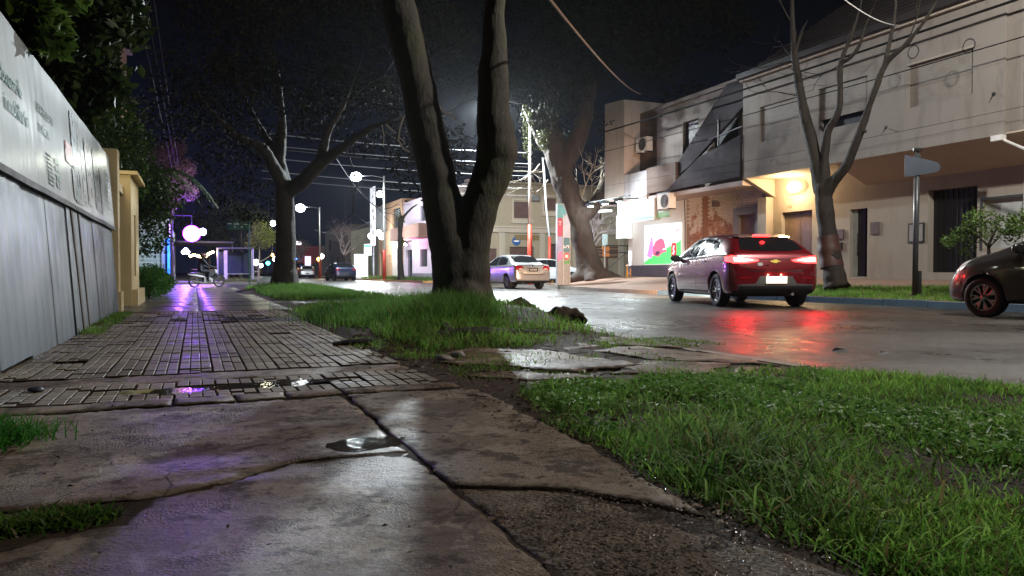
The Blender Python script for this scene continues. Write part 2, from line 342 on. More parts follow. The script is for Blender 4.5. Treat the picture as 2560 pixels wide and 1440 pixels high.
# ------------------------------------------------------------------ pavement: slabs cast in place, cracked
pave = bpy.data.objects.new('pavement', None); COL.objects.link(pave); struct(pave)
PUD = [(.57, 2.72, .13, .10, .016), (.12, 4.30, .42, .12, .012), (.5, 4.42, .25, .10, .010)]
def hP(x, y):
    h = .0035*noise.noise((x*1.3, y*1.3, 3))+.0025*noise.noise((x*5, y*5, 8))+.0022*noise.noise((x*17, y*17, 1))
    for px, py, rx, ry, dp in PUD:
        d = (((x-px)/rx)**2+((y-py)/ry)**2)*(1+.7*noise.noise((x*9, y*14, 2)))
        if d < 4: h -= dp*math.exp(-d)
    return h
def jag(poly, amp=.018, step=.05, seed=0):
    out = []; n = len(poly)
    for i in range(n):
        a = Vector(poly[i]); b = Vector(poly[(i+1) % n]); L = (b-a).length; m_ = max(1, int(L/step)); nn = Vector((-(b-a).y, (b-a).x)).normalized(); seed = 0
        if nn.x+.3*nn.y < 0: nn = -nn
        for j in range(m_):
            p = a.lerp(b, j/m_)
            if j: p = p+nn*(noise.noise((p.x*6+seed, p.y*6, 1.7))*amp*2+noise.noise((p.x*22, p.y*22+seed, 4))*amp*.8)
            out.append(p)
    return out
def inpoly(p, poly):
    c = False; n = len(poly); j = n-1
    for i in range(n):
        a, b = poly[i], poly[j]
        if (a[1] > p[1]) != (b[1] > p[1]) and p[0] < (b[0]-a[0])*(p[1]-a[1])/(b[1]-a[1])+a[0]: c = not c
        j = i
    return c
def slab(poly, parent, mat, name='concrete_slab', top=0., tilt=(0, 0), res=.04, amp=.018, thick=.06, label=None, hfun=hP):
    out = jag(poly, amp, .05, len(poly)*3.1+poly[0][0]); xs = [p.x for p in out]; ys = [p.y for p in out]; n = len(out)
    pts = list(out); x = min(xs)+res/2
    cx, cy_ = sum(xs)/n, sum(ys)/n
    while x < max(xs):
        yy = min(ys)+res/2
        while yy < max(ys):
            p = (x+random.uniform(-.2, .2)*res, yy+random.uniform(-.2, .2)*res)
            if inpoly(p, out): pts.append(Vector(p))
            yy += res
        x += res
    vs, es, fs, *_ = geometry.delaunay_2d_cdt(pts, [(i, (i+1) % n) for i in range(n)], [], 1, 1e-5)
    g = G(False)
    V = [(p.x, p.y, top+hfun(p.x, p.y)+(p.x-cx)*tilt[0]+(p.y-cy_)*tilt[1]) for p in vs]
    for i in range(min(n, len(V))): V[i] = (V[i][0], V[i][1], V[i][2]-.002-.006*random.random())
    g.add(V, [tuple(f) for f in fs])
    m_ = len(g.v); g.v += [(p.x, p.y, top-thick) for p in out]
    for i in range(n):
        j = (i+1) % n; g.f.append((j, i, m_+i, m_+j)); g.mi.append(0)
    o = g.build(name, mat, parent, False, label)
    o.data.polygons.foreach_set('use_smooth', [True]*len(fs)+[False]*(len(o.data.polygons)-len(fs)))
    return o
slab([(-1.12, 2.40), (-.75, 2.37), (-.45, 2.30), (-.14, 2.28), (.03, 2.35), (.3, 2.54), (.675, 2.53), (.68, 3.0), (.685, 3.45), (.66, 3.78), (-1.12, 3.80)], pave, SLAB, res=.045, amp=.009, label='large cracked wet concrete slab')
slab([(-1.12, .3), (.682, .3), (.68, 1.45), (.675, 2.515), (.305, 2.53), (.035, 2.338), (-.12, 2.265), (-.17, 2.08), (-.45, 1.98), (-1.12, 1.95)], pave, SLAB, top=-.004, res=.035, amp=.009, label='nearest wet concrete slab by the left crack')
slab([(.694, .3), (1.22, .3), (1.24, 1.22), (.96, 1.9), (.692, 2.05)], pave, PEB, top=-.006, res=.03, amp=.009, label='worn slab with pebbles showing')
slab([(.692, 2.058), (.967, 1.91), (1.20, 1.56), (1.26, 2.08), (1.30, 2.59), (1.36, 3.2), (1.38, 3.72), (.9, 3.82), (.70, 3.78), (.692, 2.9)], pave, SLAB, top=.003, res=.04, amp=.011)
bx_ = [-1.12, -.1, .18, .42, .70, 1.35]
for a, b in zip(bx_[:-1], bx_[1:]):
    slab([(a+.008, 3.83), (b-.008, 3.83+.03*(b > .6)), (b-.008, 4.03), (a+.008, 4.03)], pave, SLAB, 'edging_slab', top=.004, res=.06, amp=.006)
slab([(-1.12, 4.66), (-.2, 4.66), (.7, 4.66), (1.30, 4.68), (1.28, 5.02), (.4, 5.03), (-1.12, 5.03)], pave, SLAB, 'concrete_band', top=-.004, res=.06, amp=.012)
# far smooth pavement beyond the tiles
FARP = plain('smooth_wet_paving', (.13, .12, .115), .33, 0, .3, 1.2, bump=.15)
for i in range(10):
    ya = 12.95+i*2.02
    slab([(-1.3, ya+.01), (.05, ya+.01), (.05, ya+2.0), (-1.3, ya+2.0)], pave, FARP, 'paving_panel', res=.4, amp=.004, hfun=lambda x, y: 0)
    slab([(.07, ya+.01), (1.5, ya+.01), (1.5, ya+2.0), (.07, ya+2.0)], pave, FARP, 'paving_panel', res=.4, amp=.004, hfun=lambda x, y: 0)
slab([(1.5, 15.2), (4.35, 15.2), (4.35, 17.4), (1.5, 17.4)], pave, FARP, 'driveway_slab', res=.3, amp=.02, top=-.01, hfun=lambda x, y: 0)
# small square tiles with nine pads each
def tile_mesh(seed):
    rr = random.Random(seed); g = G(False); g.box(-.098, .098, -.098, .098, -.03, -.0048)
    for i in range(3):
        for j in range(3):
            x0 = -.096+i*.0645; y0 = -.096+j*.0645; a = .0625; t = .005; h = rr.uniform(-.0004, .0005)
            if rr.random() < .04: h = -.004
            lo = [(x0, y0, -.005), (x0+a, y0, -.005), (x0+a, y0+a, -.005), (x0, y0+a, -.005)]; hi = [(x0+t, y0+t, h), (x0+a-t, y0+t, h), (x0+a-t, y0+a-t, h), (x0+t, y0+a-t, h)]
            g.add(lo+hi, [(4, 5, 6, 7), (0, 1, 5, 4), (1, 2, 6, 5), (2, 3, 7, 6), (3, 0, 4, 7)])
    me = g.mesh('tile'); me.materials.append(TILE); return me
TM = [tile_mesh(i) for i in range(5)]
spots = []
for r in range(3):
    for c_ in range(12): spots.append((-1.0+c_*.2, 4.15+r*.2))
yy = 5.14; r = 0
while yy < 12.9:
    nmax = 12
    for c_ in range(nmax): spots.append((-1.0+c_*.2, yy))
    yy += .2; r += 1
spots = [q for q in spots if not (random.random() < .003)]
tiles_far = []
for i, (x, y) in enumerate(spots):
    z = .02*0+hP(x, y)+random.uniform(-.003, .003); ro = (random.gauss(0, .008), random.gauss(0, .008), random.gauss(0, .006))
    if y > 9.0: tx = None
    if i < 300:
        o = bpy.data.objects.new('tile', TM[i % 5]); COL.objects.link(o); o.parent = pave; o.location = (x, y, z); o.rotation_euler = ro
    else: tiles_far.append((x, y, z, ro))
g = G(False)
for x, y, z, ro in tiles_far:
    z += 0; M4 = Matrix.Translation((x, y, z))@Matrix.Rotation(ro[0], 4, 'X')@Matrix.Rotation(ro[1], 4, 'Y'); me = TM[random.randrange(5)]
    g.add([M4@q.co for q in me.vertices], [tuple(p.vertices) for p in me.polygons])
o = g.build('far_tiles', TILE, pave); o['kind'] = 'stuff'
# puddles: level water lying in the dips
WATER = NT('puddle_water'); WATER.col((.035, .024, .015)); WATER.rough(.05); WATER.bump(WATER.noise(40, 3), .12, .01); WATER = WATER.m
for (px, py, rx, ry, dp), zz in zip(PUD, (-.0065, -.0045, -.0035)):
    g = G(False); g.face([(px+rx*1.15*math.cos(a)*(1+.12*math.sin(3*a)), py+ry*1.15*math.sin(a), zz) for a in [i*math.pi/14 for i in range(28)]])
    struct(g.build('puddle', WATER))
# broken stones in the crossing of the verge
for poly, tp in [([(1.55, 4.9), (2.2, 4.15), (2.75, 4.25), (2.55, 5.3), (2.1, 5.75), (1.75, 5.5)], .006), ([(2.35, 4.0), (2.9, 3.75), (3.35, 4.1), (2.9, 4.45)], .0), ([(3.0, 4.55), (3.6, 3.9), (3.66, 4.5), (3.4, 5.4), (2.9, 5.2)], .0),
                 ([(1.5, 4.25), (1.9, 3.85), (2.25, 3.95), (1.75, 4.5)], -.006), ([(2.75, 5.3), (3.2, 5.45), (3.0, 6.1), (2.6, 5.9)], .0), ([(2.85, 3.6), (3.3, 3.55), (3.6, 3.75), (3.3, 3.95)], -.004), ([(3.3, 5.6), (3.7, 5.1), (3.75, 6.2), (3.4, 6.4)], 0)]:
    slab(poly, pave, SLAB, 'broken_slab', top=tp+.004, res=.07, amp=.035, tilt=(random.uniform(-.008, .008), random.uniform(-.008, .008)), thick=.08)
# pebbles and grit: nobody could count them
def debris(name, N, boxes, size, mat, label, z0=0.0):
    V = []; Fc = []; C = []
    for i in range(N):
        x0, x1, y0, y1 = boxes[NR.integers(len(boxes))]; p = np.array([NR.uniform(x0, x1), NR.uniform(y0, y1), z0]); s = size*NR.uniform(.4, 1.4); b = len(V)
        oc = np.array([(1, 0, 0), (-1, 0, 0), (0, 1, 0), (0, -1, 0), (0, 0, .5), (0, 0, -.3)])*s*NR.uniform(.6, 1.2, (6, 1)); a = NR.uniform(0, 6.28); ca, sa = math.cos(a), math.sin(a)
        for q in oc: V.append(p+np.array([q[0]*ca-q[1]*sa, q[0]*sa+q[1]*ca, q[2]]))
        for f in [(0, 2, 4), (2, 1, 4), (1, 3, 4), (3, 0, 4)]: Fc.append([b+k_ for k_ in f])
        t = NR.uniform(.03, .2); c_ = (t*1.15, t*.85, t*.65); C += [c_]*6
    o = np_mesh(name, np.array(V), np.array(Fc), np.array(C), mat); tag(o, label, 'gravel', kind='stuff')
DEB = mat_attr('wet_grit', .22)
debris('pebbles', 2600, [(.70, 1.2, .9, 1.9), (.72, 1.0, 1.0, 1.8)], .005, DEB, 'wet pebbles showing through the worn slab at the bottom', .0)
debris('litter_grit', 1800, [(1.15, 1.5, 1.2, 4.0), (1.3, 2.3, 3.6, 5.2), (-1.1, -.8, 3.9, 9), (1.25, 1.7, 4, 9)], .008, DEB, 'dark crumbs of soil and bark along the slab edges', .003)
# ------------------------------------------------------------------ grass
def grass(name, pts, h, wd, label, lean=.45, cols=((.10, .27, .035), (.30, .52, .11)), dry=.15, cat='grass', wind=(0, 0), bend=.6):
    n = len(pts); P = pts; h = h*NR.uniform(.35, 1.25, n)**1.1; a = NR.uniform(0, 2*np.pi, n); wv = wd*NR.uniform(.6, 1.3, n)
    ln = NR.normal(0, lean, (n, 2))+np.array(wind); side = np.c_[np.cos(a), np.sin(a), np.zeros(n)]*wv[:, None]
    d = np.c_[ln, np.ones(n)]; d /= np.linalg.norm(d, axis=1)[:, None]
    mid = P+d*(h*.55)[:, None]; d2 = np.c_[ln*(1+bend*1.8), np.full(n, 1-bend*.5)]; d2 /= np.linalg.norm(d2, axis=1)[:, None]; tip = mid+d2*(h*.5)[:, None]
    V = np.stack([P-side, P+side, mid+side*.75, mid-side*.75, tip], axis=1).reshape(-1, 3); b = np.arange(n)*5
    Fc = np.concatenate([np.c_[b, b+1, b+2], np.c_[b, b+2, b+3], np.c_[b+3, b+2, b+4]])
    t = NR.uniform(0, 1, n)[:, None]; c = np.array(cols[0])*(1-t)+np.array(cols[1])*t; dr = NR.uniform(0, 1, n) < dry; pt = fbm(P[:, 0], P[:, 1], 4.1, 3)[:, None]; c = c*(1+.38*pt+.2*fbm(P[:, 0], P[:, 1], 13, 8)[:, None])*np.array((1.0, 1, 1))+np.maximum(pt, 0)*np.array((.05, .012, 0)); c = np.clip(c, .008, .6); c[dr] = np.array((.24, .19, .085))*NR.uniform(.4, 1, (dr.sum(), 1))
    C = np.repeat(c, 5, axis=0); o = np_mesh(name, V, Fc, C, GRASS); tag(o, label, cat, kind='stuff'); return o
def scatter(n, x0, x1, y0, y1, keep, hf):
    out = []; tot = 0
    while tot < n:
        x = NR.uniform(x0, x1, n); y = NR.uniform(y0, y1, n); k_ = keep(x, y) > NR.uniform(0, 1, n); out.append(np.c_[x[k_], y[k_], hf(x[k_], y[k_])]); tot += int(k_.sum())
        if k_.sum() < n*.003: break
    return np.concatenate(out)[:n]
def vL(x, y):  # left edge of foreground grass
    return np.interp(y, [.2, 1.2, 1.6, 2.1, 2.6, 3.1, 3.55, 3.75], [1.26, 1.26, 1.25, 1.31, 1.34, 1.40, 1.52, 2.5])+.06*fbm(y, y*0, 6)+.03*fbm(y, y*0, 19, 2)
def keepA(x, y):
    k_ = (x > vL(x, y)) & (x < kerbX(y)-.12) & (y < 3.72); den = np.clip(.60+.85*fbm(x, y, 3.1)+.35*fbm(x, y, 9, 4), .05, 1)*np.clip((x-vL(x, y))/.12, .3, 1); return k_*den
pA = scatter(95000, 1.2, 5.0, .35, 3.75, keepA, hL)
grass('lawn_grass', pA, np.clip(.052+.032*fbm(pA[:, 0], pA[:, 1], 3.3)+.012*fbm(pA[:, 0], pA[:, 1], 11), .015, .12), .0031, 'short lush grass of the verge in the right foreground', .55)
# clover-like leaves lying among the blades
def leafbits(name, pts, size, mat, label, cols, cat='grass', up=.7, kind='stuff', parent=None, fold=True):
    n = len(pts); s = size*NR.uniform(.5, 1.4, n); nn = NR.normal(0, 1, (n, 3)); nn[:, 2] = np.abs(nn[:, 2])*(1+up*3); nn /= np.linalg.norm(nn, axis=1)[:, None]
    t = np.cross(nn, NR.normal(0, 1, (n, 3))); t /= np.linalg.norm(t, axis=1)[:, None]+1e-9; b = np.cross(nn, t)
    V = np.stack([pts-t*s[:, None], pts-b*(s*.5)[:, None]+nn*(s*.12)[:, None], pts+t*(s*.95)[:, None]-nn*(s*.2)[:, None], pts+b*(s*.5)[:, None]+nn*(s*.12)[:, None]], axis=1).reshape(-1, 3)
    q = np.arange(n)*4; Fc = np.concatenate([np.c_[q, q+1, q+2], np.c_[q, q+2, q+3]])
    tt = NR.uniform(0, 1, n)[:, None]**1.3; c = np.array(cols[0])*(1-tt)+np.array(cols[1])*tt; o = np_mesh(name, V, Fc, np.repeat(c, 4, axis=0), mat, parent)
    if parent is None: tag(o, label, cat, kind=kind)
    return o
def keepW(x, y): return keepA(x, y)*(fbm(x, y, 2.0, 5) > .1)
pW = scatter(9000, 1.25, 4.6, .5, 3.7, keepW, hL); pW[:, 2] += NR.uniform(.02, .06, len(pW))
leafbits('clover_leaves', pW, .016, LEAF, 'small clover and weed leaves mixed into the foreground lawn', ((.11, .26, .05), (.24, .40, .10)), 'weeds')
tuft = []
for cx, cy_, n, r_ in [(1.62, 1.98, 900, .16), (1.85, 2.15, 700, .18), (1.5, 1.75, 450, .12), (1.45, 1.42, 400, .12), (1.75, 1.5, 300, .14)]:
    a = NR.normal(0, r_, (n, 2)); tuft.append(np.c_[cx+a[:, 0], cy_+a[:, 1], hL(cx+a[:, 0], cy_+a[:, 1])])
tuft = np.concatenate(tuft); tuft = tuft[tuft[:, 0] > vL(tuft[:, 0], tuft[:, 1])-.01]
grass('tall_grass_tuft', tuft[::2], .19, .0042, 'taller clump of broad grass blades overhanging the slab edge in the foreground', .8, ((.08, .2, .035), (.26, .42, .12)), .18, bend=1.0)
# tree verge in the middle
def keepB(x, y):
    dt = np.hypot((x-3.15)/1.0, (y-9.3)/1.0)
    lf = np.interp(y, [5.5, 6.5, 8, 10, 12.5, 14.9], [1.7, 1.55, 1.5, 1.5, 1.45, 2.2])
    k_ = (x > lf+.08*fbm(y, x, 3)) & (x < kerbX(y)-.15) & (dt > .42); dry = 1-.85*((x > 2.6) & (y < 9.0) & (fbm(x, y, 2.6, 2) > -.15)); dl = np.where((y < 7.4) & (x > 2.9), .35, 1)
    return k_*np.clip(.6+.5*fbm(x, y, 2.4, 1), .12, 1)*dry*dl
pB = scatter(42000, 1.3, 4.5, 5.6, 14.9, keepB, hL); grass('verge_grass', pB, .10+.04*fbm(pB[:, 0], pB[:, 1], 2.2), .0042, 'short grass on the verge around the forked tree', .4)
def clump(cx, cy_, n, rx, ry):
    a = NR.normal(0, 1, (n, 2)); x = cx+a[:, 0]*rx; y = cy_+a[:, 1]*ry; return np.c_[x, y, hL(x, y)]
pC = np.concatenate([clump(2.35, 8.3, 5000, .35, .55), clump(2.3, 7.7, 3500, .25, .3), clump(2.65, 7.85, 3400, .2, .28), clump(2.2, 9.4, 3600, .35, .7), clump(1.95, 10.2, 2200, .3, .6)])
grass('long_grass', pC, .235, .0045, 'long rank grass heaped against the foot of the forked tree', .3, ((.06, .18, .035), (.18, .36, .08)), .07, bend=.8)
def keepX(x, y):
    return ((x > 1.35) & (x < kerbX(y)-.15) & (fbm(x, y, 3.2, 7) > .12))*np.clip(.5+fbm(x, y, 5), 0, 1)
pX = scatter(4500, 1.35, 4.3, 3.7, 6.4, keepX, hL); pX[:, 2] += .005
grass('crossing_weeds', pX, .045, .003, 'thin weeds between the broken slabs of the verge crossing', .6, dry=.2)
def keepD(x, y):
    return (x > 1.75+.15*fbm(y, x, 1.5)) & (x < kerbX(y)-.12) & (np.hypot(x-2.66, y-24.9) > .35)
pD = scatter(26000, 1.6, 4.4, 17.6, 29.5, keepD, hL); grass('second_verge_grass', pD, .17, .008, 'green weeds of the verge below the farther street tree', .4, ((.06, .16, .03), (.14, .28, .05)), .03)
def keepK(x, y): return np.ones(len(x))
pK = scatter(3000, -1.1, -.4, 2.9, 3.6, lambda x, y: np.exp(-(((x+.78)/.15)**2+((y-3.24)/.12)**2)), lambda x, y: x*0); grass('fence_weeds', pK, .11, .003, 'bright green weed clump at the foot of the hoarding, left edge', .7, ((.04, .18, .02), (.09, .3, .04)), .02)
pH = scatter(1500, -.62, -.18, 2.0, 2.4, lambda x, y: np.exp(-(((x+.36)/.12)**2+((y-2.17)/.05)**2)), lambda x, y: x*0-.01); grass('crack_weeds', pH, .04, .004, 'small weeds growing in the broken hole of the near slab', .8, ((.03, .09, .012), (.07, .16, .02)), .1)
pE = scatter(1500, -1.15, -.85, 8.5, 13.0, lambda x, y: np.clip(.3+fbm(x, y, 3), 0, 1), lambda x, y: x*0); grass('hoarding_foot_grass', pE, .07, .004, 'sparse tufts along the far foot of the hoarding', .4)
dl = scatter(260, -.8, 1.3, 1.0, 6, keepK, lambda x, y: x*0+.004); leafbits('fallen_leaves', dl, .009, mat_attr('dead_leaf', .5), 'tiny dead leaves scattered over the wet pavement', ((.03, .018, .01), (.12, .07, .035)), 'leaves', up=3)
dl = np.concatenate([scatter(420, 1.2, 3.4, 3.5, 6.2, keepK, lambda x, y: hL(x, y)+.012), scatter(200, 1.15, 1.7, 1.2, 3.6, keepK, lambda x, y: hL(x, y)+.01), scatter(24, .66, .72, .5, 3.8, keepK, lambda x, y: x*0)])
leafbits('verge_litter', dl, .017, MC.get('litter') or mat_attr('litter_leaf', .6), 'brown dead leaves and scraps lying on the bare soil between pavement and verge', ((.05, .025, .012), (.26, .15, .07)), 'leaves', up=2)
tw = G(False)
for i in range(60):
    x, y = random.uniform(1.15, 3.3), random.uniform(3.5, 6.2); a = random.uniform(0, 6.28); L = random.uniform(.04, .16); z = float(hL(x, y))+.012
    tw.tube([(x, y, z), (x+L*.5*math.cos(a), y+L*.5*math.sin(a), z+.006), (x+L*math.cos(a+.3), y+L*math.sin(a+.3), z)], .0028, 4)
o = link('fallen_twigs', tw.mesh('tw'), None, BARKD); tag(o, 'thin dead twigs lying on the soil of the verge crossing', 'twigs', kind='stuff')
pS = scatter(3200, 1.2, 4.3, 3.4, 6.8, lambda x, y: (fbm(x, y, 2.3, 11) > .35)*.9, hL); grass('soil_sprouts', pS, .03, .005, 'small sprouting weeds scattered on the soil of the verge crossing', .9, ((.07, .17, .02), (.2, .32, .06)), .15)
# ------------------------------------------------------------------ right pavement, kerb
def kxR(y): return np.interp(y, [-10, 20, 23, 25.5, 28, 31, 33, 34.2], [12.8, 12.8, 13.0, 13.4, 13.9, 14.5, 15.8, 18])
def hR(x, y):
    x = np.asarray(x, float); y = np.asarray(y, float); t = np.clip((x-kxR(y)-.1)/3.6, 0, 1)
    h = .075+.35*t*t*(3-2*t)+.012*fbm(x, y, 1.5)*(x < 17)
    return h+.12*np.exp(-(((x-16.0)/1.5)**2+((y-28.8)/1.6)**2))
def right_sheet():
    ts = np.linspace(0, 1, 40); ys = np.arange(-6, 34, .3); T, Y = np.meshgrid(ts, ys, indexing='ij'); X = kxR(Y)+.1+T*(17.9-kxR(Y)); Z = hR(X, Y)
    V = np.c_[X.ravel(), Y.ravel(), Z.ravel()]; nx, ny = X.shape; i, j = np.meshgrid(np.arange(nx-1), np.arange(ny-1), indexing='ij'); q = (i*ny+j).ravel()
    o = np_mesh('far_pavement', V, np.c_[q, q+ny, q+ny+1, q+1], None, mat_wall('trodden_clay', (.22, .13, .09), .5, .75)); o.data.polygons.foreach_set('use_smooth', [True]*len(o.data.polygons)); struct(o)
right_sheet()
fk = bpy.data.objects.new('far_kerb', None); COL.objects.link(fk); struct(fk)
BLUEK = mat_wall('blue_kerb_paint', (.10, .20, .30), .5, .6, 3); ORK = mat_wall('orange_kerb_paint', (.45, .22, .06), .4, .6, 3)
y = -2.0
while y < 33.5:
    y1 = y+1.0; xa, xb = float(kxR(y)), float(kxR(y1)); g = G(False); pts = [(xa, y+.01), (xa+.14, y+.01), (xb+.14, y1-.01), (xb, y1-.01)]; t = random.uniform(-.008, .008)
    g.add([(a, b, -.16) for a, b in pts]+[(a, b, .075+t) for a, b in pts], [(3, 2, 1, 0), (4, 5, 6, 7), (0, 1, 5, 4), (1, 2, 6, 5), (2, 3, 7, 6), (3, 0, 4, 7)])
    g.build('kerb_stone', BLUEK if y < 19 else CONC, fk); y = y1
def keepR(x, y): return ((x > 12.98) & (x < 14.9+.3*fbm(y, x, 1)) & (y < 16.5))*np.clip(.8+.6*fbm(x, y, 1.4), .1, 1)
pR = scatter(22000, 12.9, 15.2, 5, 16.5, keepR, hR); grass('far_verge_grass', pR, .10, .006, 'bright grass strip between the blue kerb and the white building', .4, ((.09, .22, .03), (.18, .34, .06)), .03)
# blocks beyond the cross street
g = G(); g.box(13.4, 60, 45.6, 400, -.12, .08); struct(g.build('east_block_pavement', mat_wall('old_pavement', (.2, .18, .16), .4, .6)))
g = G(); g.box(13.26, 13.4, 45.6, 90, -.12, .085); g.box(13.4, 40, 45.46, 45.6, -.12, .085); struct(g.build('painted_kerb', ORK))
g = G(); g.box(-60, 3.3, 45.6, 400, -.12, .07); struct(g.build('west_block_pavement', MC['old_pavement']))
g = G(); g.box(-60, -1.5, -10, 33.4, -.14, -.02); struct(g.build('west_lot_ground', SOIL))
pF = scatter(9000, 1.2, 3.3, 46, 62, lambda x, y: x > 1.6, lambda x, y: x*0+.07); grass('cross_corner_grass', pF, .16, .012, 'grass around the bus shelter beyond the cross street', .4, ((.08, .12, .03), (.15, .2, .05)))
pG = scatter(9000, 13.5, 15.5, 46, 75, lambda x, y: (x < 15.2)*np.clip(.5+fbm(x, y, 1), 0, 1), lambda x, y: x*0+.08); grass('shop_verge_grass', pG, .3, .012, 'weeds along the far kerb in front of the lit shops', .4, ((.05, .12, .02), (.1, .2, .04)))
# ------------------------------------------------------------------ hoarding on the left
def fence():
    LEAN = .07; FX = -1.08
    t = thing('hoarding', 'long grey sheet hoarding with a white printed banner along its top', 'fence', (FX, 6.5, 0))
    sh = plain('grey_sheet_paint', (.30, .345, .38), .5, .15, .1, 1.2, bump=.05); ban = NT('vinyl_banner')
    mp = ban.n('ShaderNodeMapping'); mp.inputs['Scale'].default_value = (1, 2.2, .5); ban.l(ban.tc.outputs['Object'], mp.inputs[0])
    n1 = ban.noise(1.6, 4, .5, vec=mp.outputs[0]); n2 = ban.noise(6, 5, .6, vec=mp.outputs[0]); ban.col(ban.mix(ban.rng(n2, .4, .7, 0, .4), (.40, .43, .44), (.31, .34, .35))); ban.rough(.27); ban.bump(n1, .22, .05); ban = ban.m
    sh = plain('grey_sheet_blue', (.072, .098, .130), .5, .05, .08, 1.2, bump=.05); wood = plain('weathered_timber', (.12, .095, .075), .8, bump=.4)
    def P(y, z, off=0): return Vector((-LEAN*z+off, y-6.5, z))
    y = -1.0; k_ = 0
    while y < 13.0:
        wd_ = 1.05; y1 = min(y+wd_, 13.05); g = G(False); n = 20; off = random.uniform(-.008, .012); zb = random.uniform(-.01, .03); V = []
        for i in range(n+1):
            yy = y+.004+(y1-y-.008)*i/n; rib = .003*(1 if (i % 5) in (1, 2) else 0)
            V += [P(yy, zb, off+rib), P(yy, 1.32, off+rib)]
        g.add(V, [(2*i, 2*i+2, 2*i+3, 2*i+1) for i in range(n)])
        g.add([q+Vector((-.012, 0, 0)) for q in V], [(2*i+1, 2*i+3, 2*i+2, 2*i) for i in range(n)])
        g.build('sheet_panel', sh, t); y = y1; k_ += 1
    for yb, yt, w_ in ((8.89, 8.70, .10), (9.34, 9.22, .07)):   # two timber battens that lean
        g = G(False); a0, a1, b0, b1 = P(yb, 0, .010), P(yb+w_, 0, .010), P(yt, 1.3, .010), P(yt+w_, 1.3, .010); q = Vector((.012, 0, 0))
        g.add([a0, a1, b1, b0, a0+q, a1+q, b1+q, b0+q], [(3, 2, 1, 0), (4, 5, 6, 7), (0, 1, 5, 4), (1, 2, 6, 5), (2, 3, 7, 6), (3, 0, 4, 7)]); g.build('batten', wood, t)
    g = G(False); m_ = 60
    for i in range(m_):
        ya, yb = -1+14.05*i/m_, -1+14.05*(i+1)/m_; za = 1.285+.012*noise.noise((ya, 0, 0)); zb = 1.285+.012*noise.noise((yb, 0, 0))
        g.add([P(ya, za-.022, .02), P(yb, zb-.022, .02), P(yb, zb+.028, .02), P(ya, za+.028, .02), P(ya, za-.022, .05), P(yb, zb-.022, .05), P(yb, zb+.028, .05), P(ya, za+.028, .05)], [(4, 5, 6, 7), (3, 7, 6, 2), (0, 1, 5, 4)])
    g.build('rail', plain('dark_rail', (.05, .045, .04), .7), t)
    g = G(False); ny, nz = 150, 14; V = []
    for j in range(nz+1):
        for i in range(ny+1):
            yy = -1+14.08*i/ny; z = 1.30+1.11*j/nz+(.01*noise.noise((yy*2, j*.1, 0)) if j in (0, nz) else 0)
            V.append(P(yy, z, .035+.006*noise.noise((yy*1.1, z*.8, 5))+.0015*noise.noise((yy*4, z*1.2, 9))))
    g.add(V, [(j*(ny+1)+i, j*(ny+1)+i+1, (j+1)*(ny+1)+i+1, (j+1)*(ny+1)+i) for j in range(nz) for i in range(ny)])
    b = g.build('banner', ban, t, True)
    for yy in np.arange(-.5, 13, 2.0):
        g = G(False); g.tube([P(yy, -.1, -.07), P(yy, 2.3, -.07)], .04, 6); g.build('post', wood, t)
    def T(y, z): return planeM(P(y, z, .0445), (0, 1, 0), (-LEAN, 0, 1))
    gr = plain('green_print', (.045, .16, .12), .3); gy_ = plain('grey_print', (.18, .25, .235), .3); rd = plain('red_print', (.42, .06, .06), .3); dk = plain('dark_print', (.11, .14, .15), .3); br = plain('brown_print', (.24, .22, .21), .3); tl = plain('pale_print', (.30, .33, .33), .3)
    text_mesh('desarrollo', .165, b, gr, T(5.90, 1.905)); text_mesh('inmobiliario', .165, b, gr, T(5.93, 1.72))
    text_mesh('DESARROLLANTE', .10, b, gy_, T(7.13, 1.945)); text_mesh('COMERCIAL', .10, b, gy_, T(7.15, 1.785))
    def rect(y0, y1, z0, z1, mat, name='print_block'):
        g = G(False); n = max(2, int((y1-y0)/.1))
        for i in range(n):
            a, c_ = y0+(y1-y0)*i/n, y0+(y1-y0)*(i+1)/n; g.add([P(a, z0, .044), P(c_, z0, .044), P(c_, z1, .044), P(a, z1, .044)], [(0, 1, 2, 3)])
        g.build(name, mat, b)
    for i in range(8): rect(7.44, 7.72+.03*(i % 3), 1.38+i*.036, 1.402+i*.036, gy_, 'print_line')
    for z0 in (1.39, 1.54):
        for y0 in (7.84, 7.97): rect(y0, y0+.10, z0, z0+.05, gy_, 'print_line'); rect(y0, y0+.10, z0+.065, z0+.12, gr, 'print_line')
    rect(8.52, 9.02, 1.72, 1.93, rd, 'red_print'); rect(9.03, 9.42, 1.36, 2.32, dk, 'photo_print'); rect(9.43, 9.62, 1.36, 2.3, br, 'photo_print'); rect(8.9, 9.02, 1.38, 1.70, tl, 'photo_print')
    for y0, y1_, c_ in ((9.66, 9.98, tl), (10.06, 10.5, br), (10.82, 11.15, dk), (11.16, 11.35, br), (11.5, 11.7, tl)): rect(y0, y1_, 1.42, 2.02 if c_ is tl else 2.2, c_, 'photo_print')
    for i in range(8): rect(12.2, 12.95, 1.5+i*.08, 1.515+i*.08, tl, 'print_line')
fence()
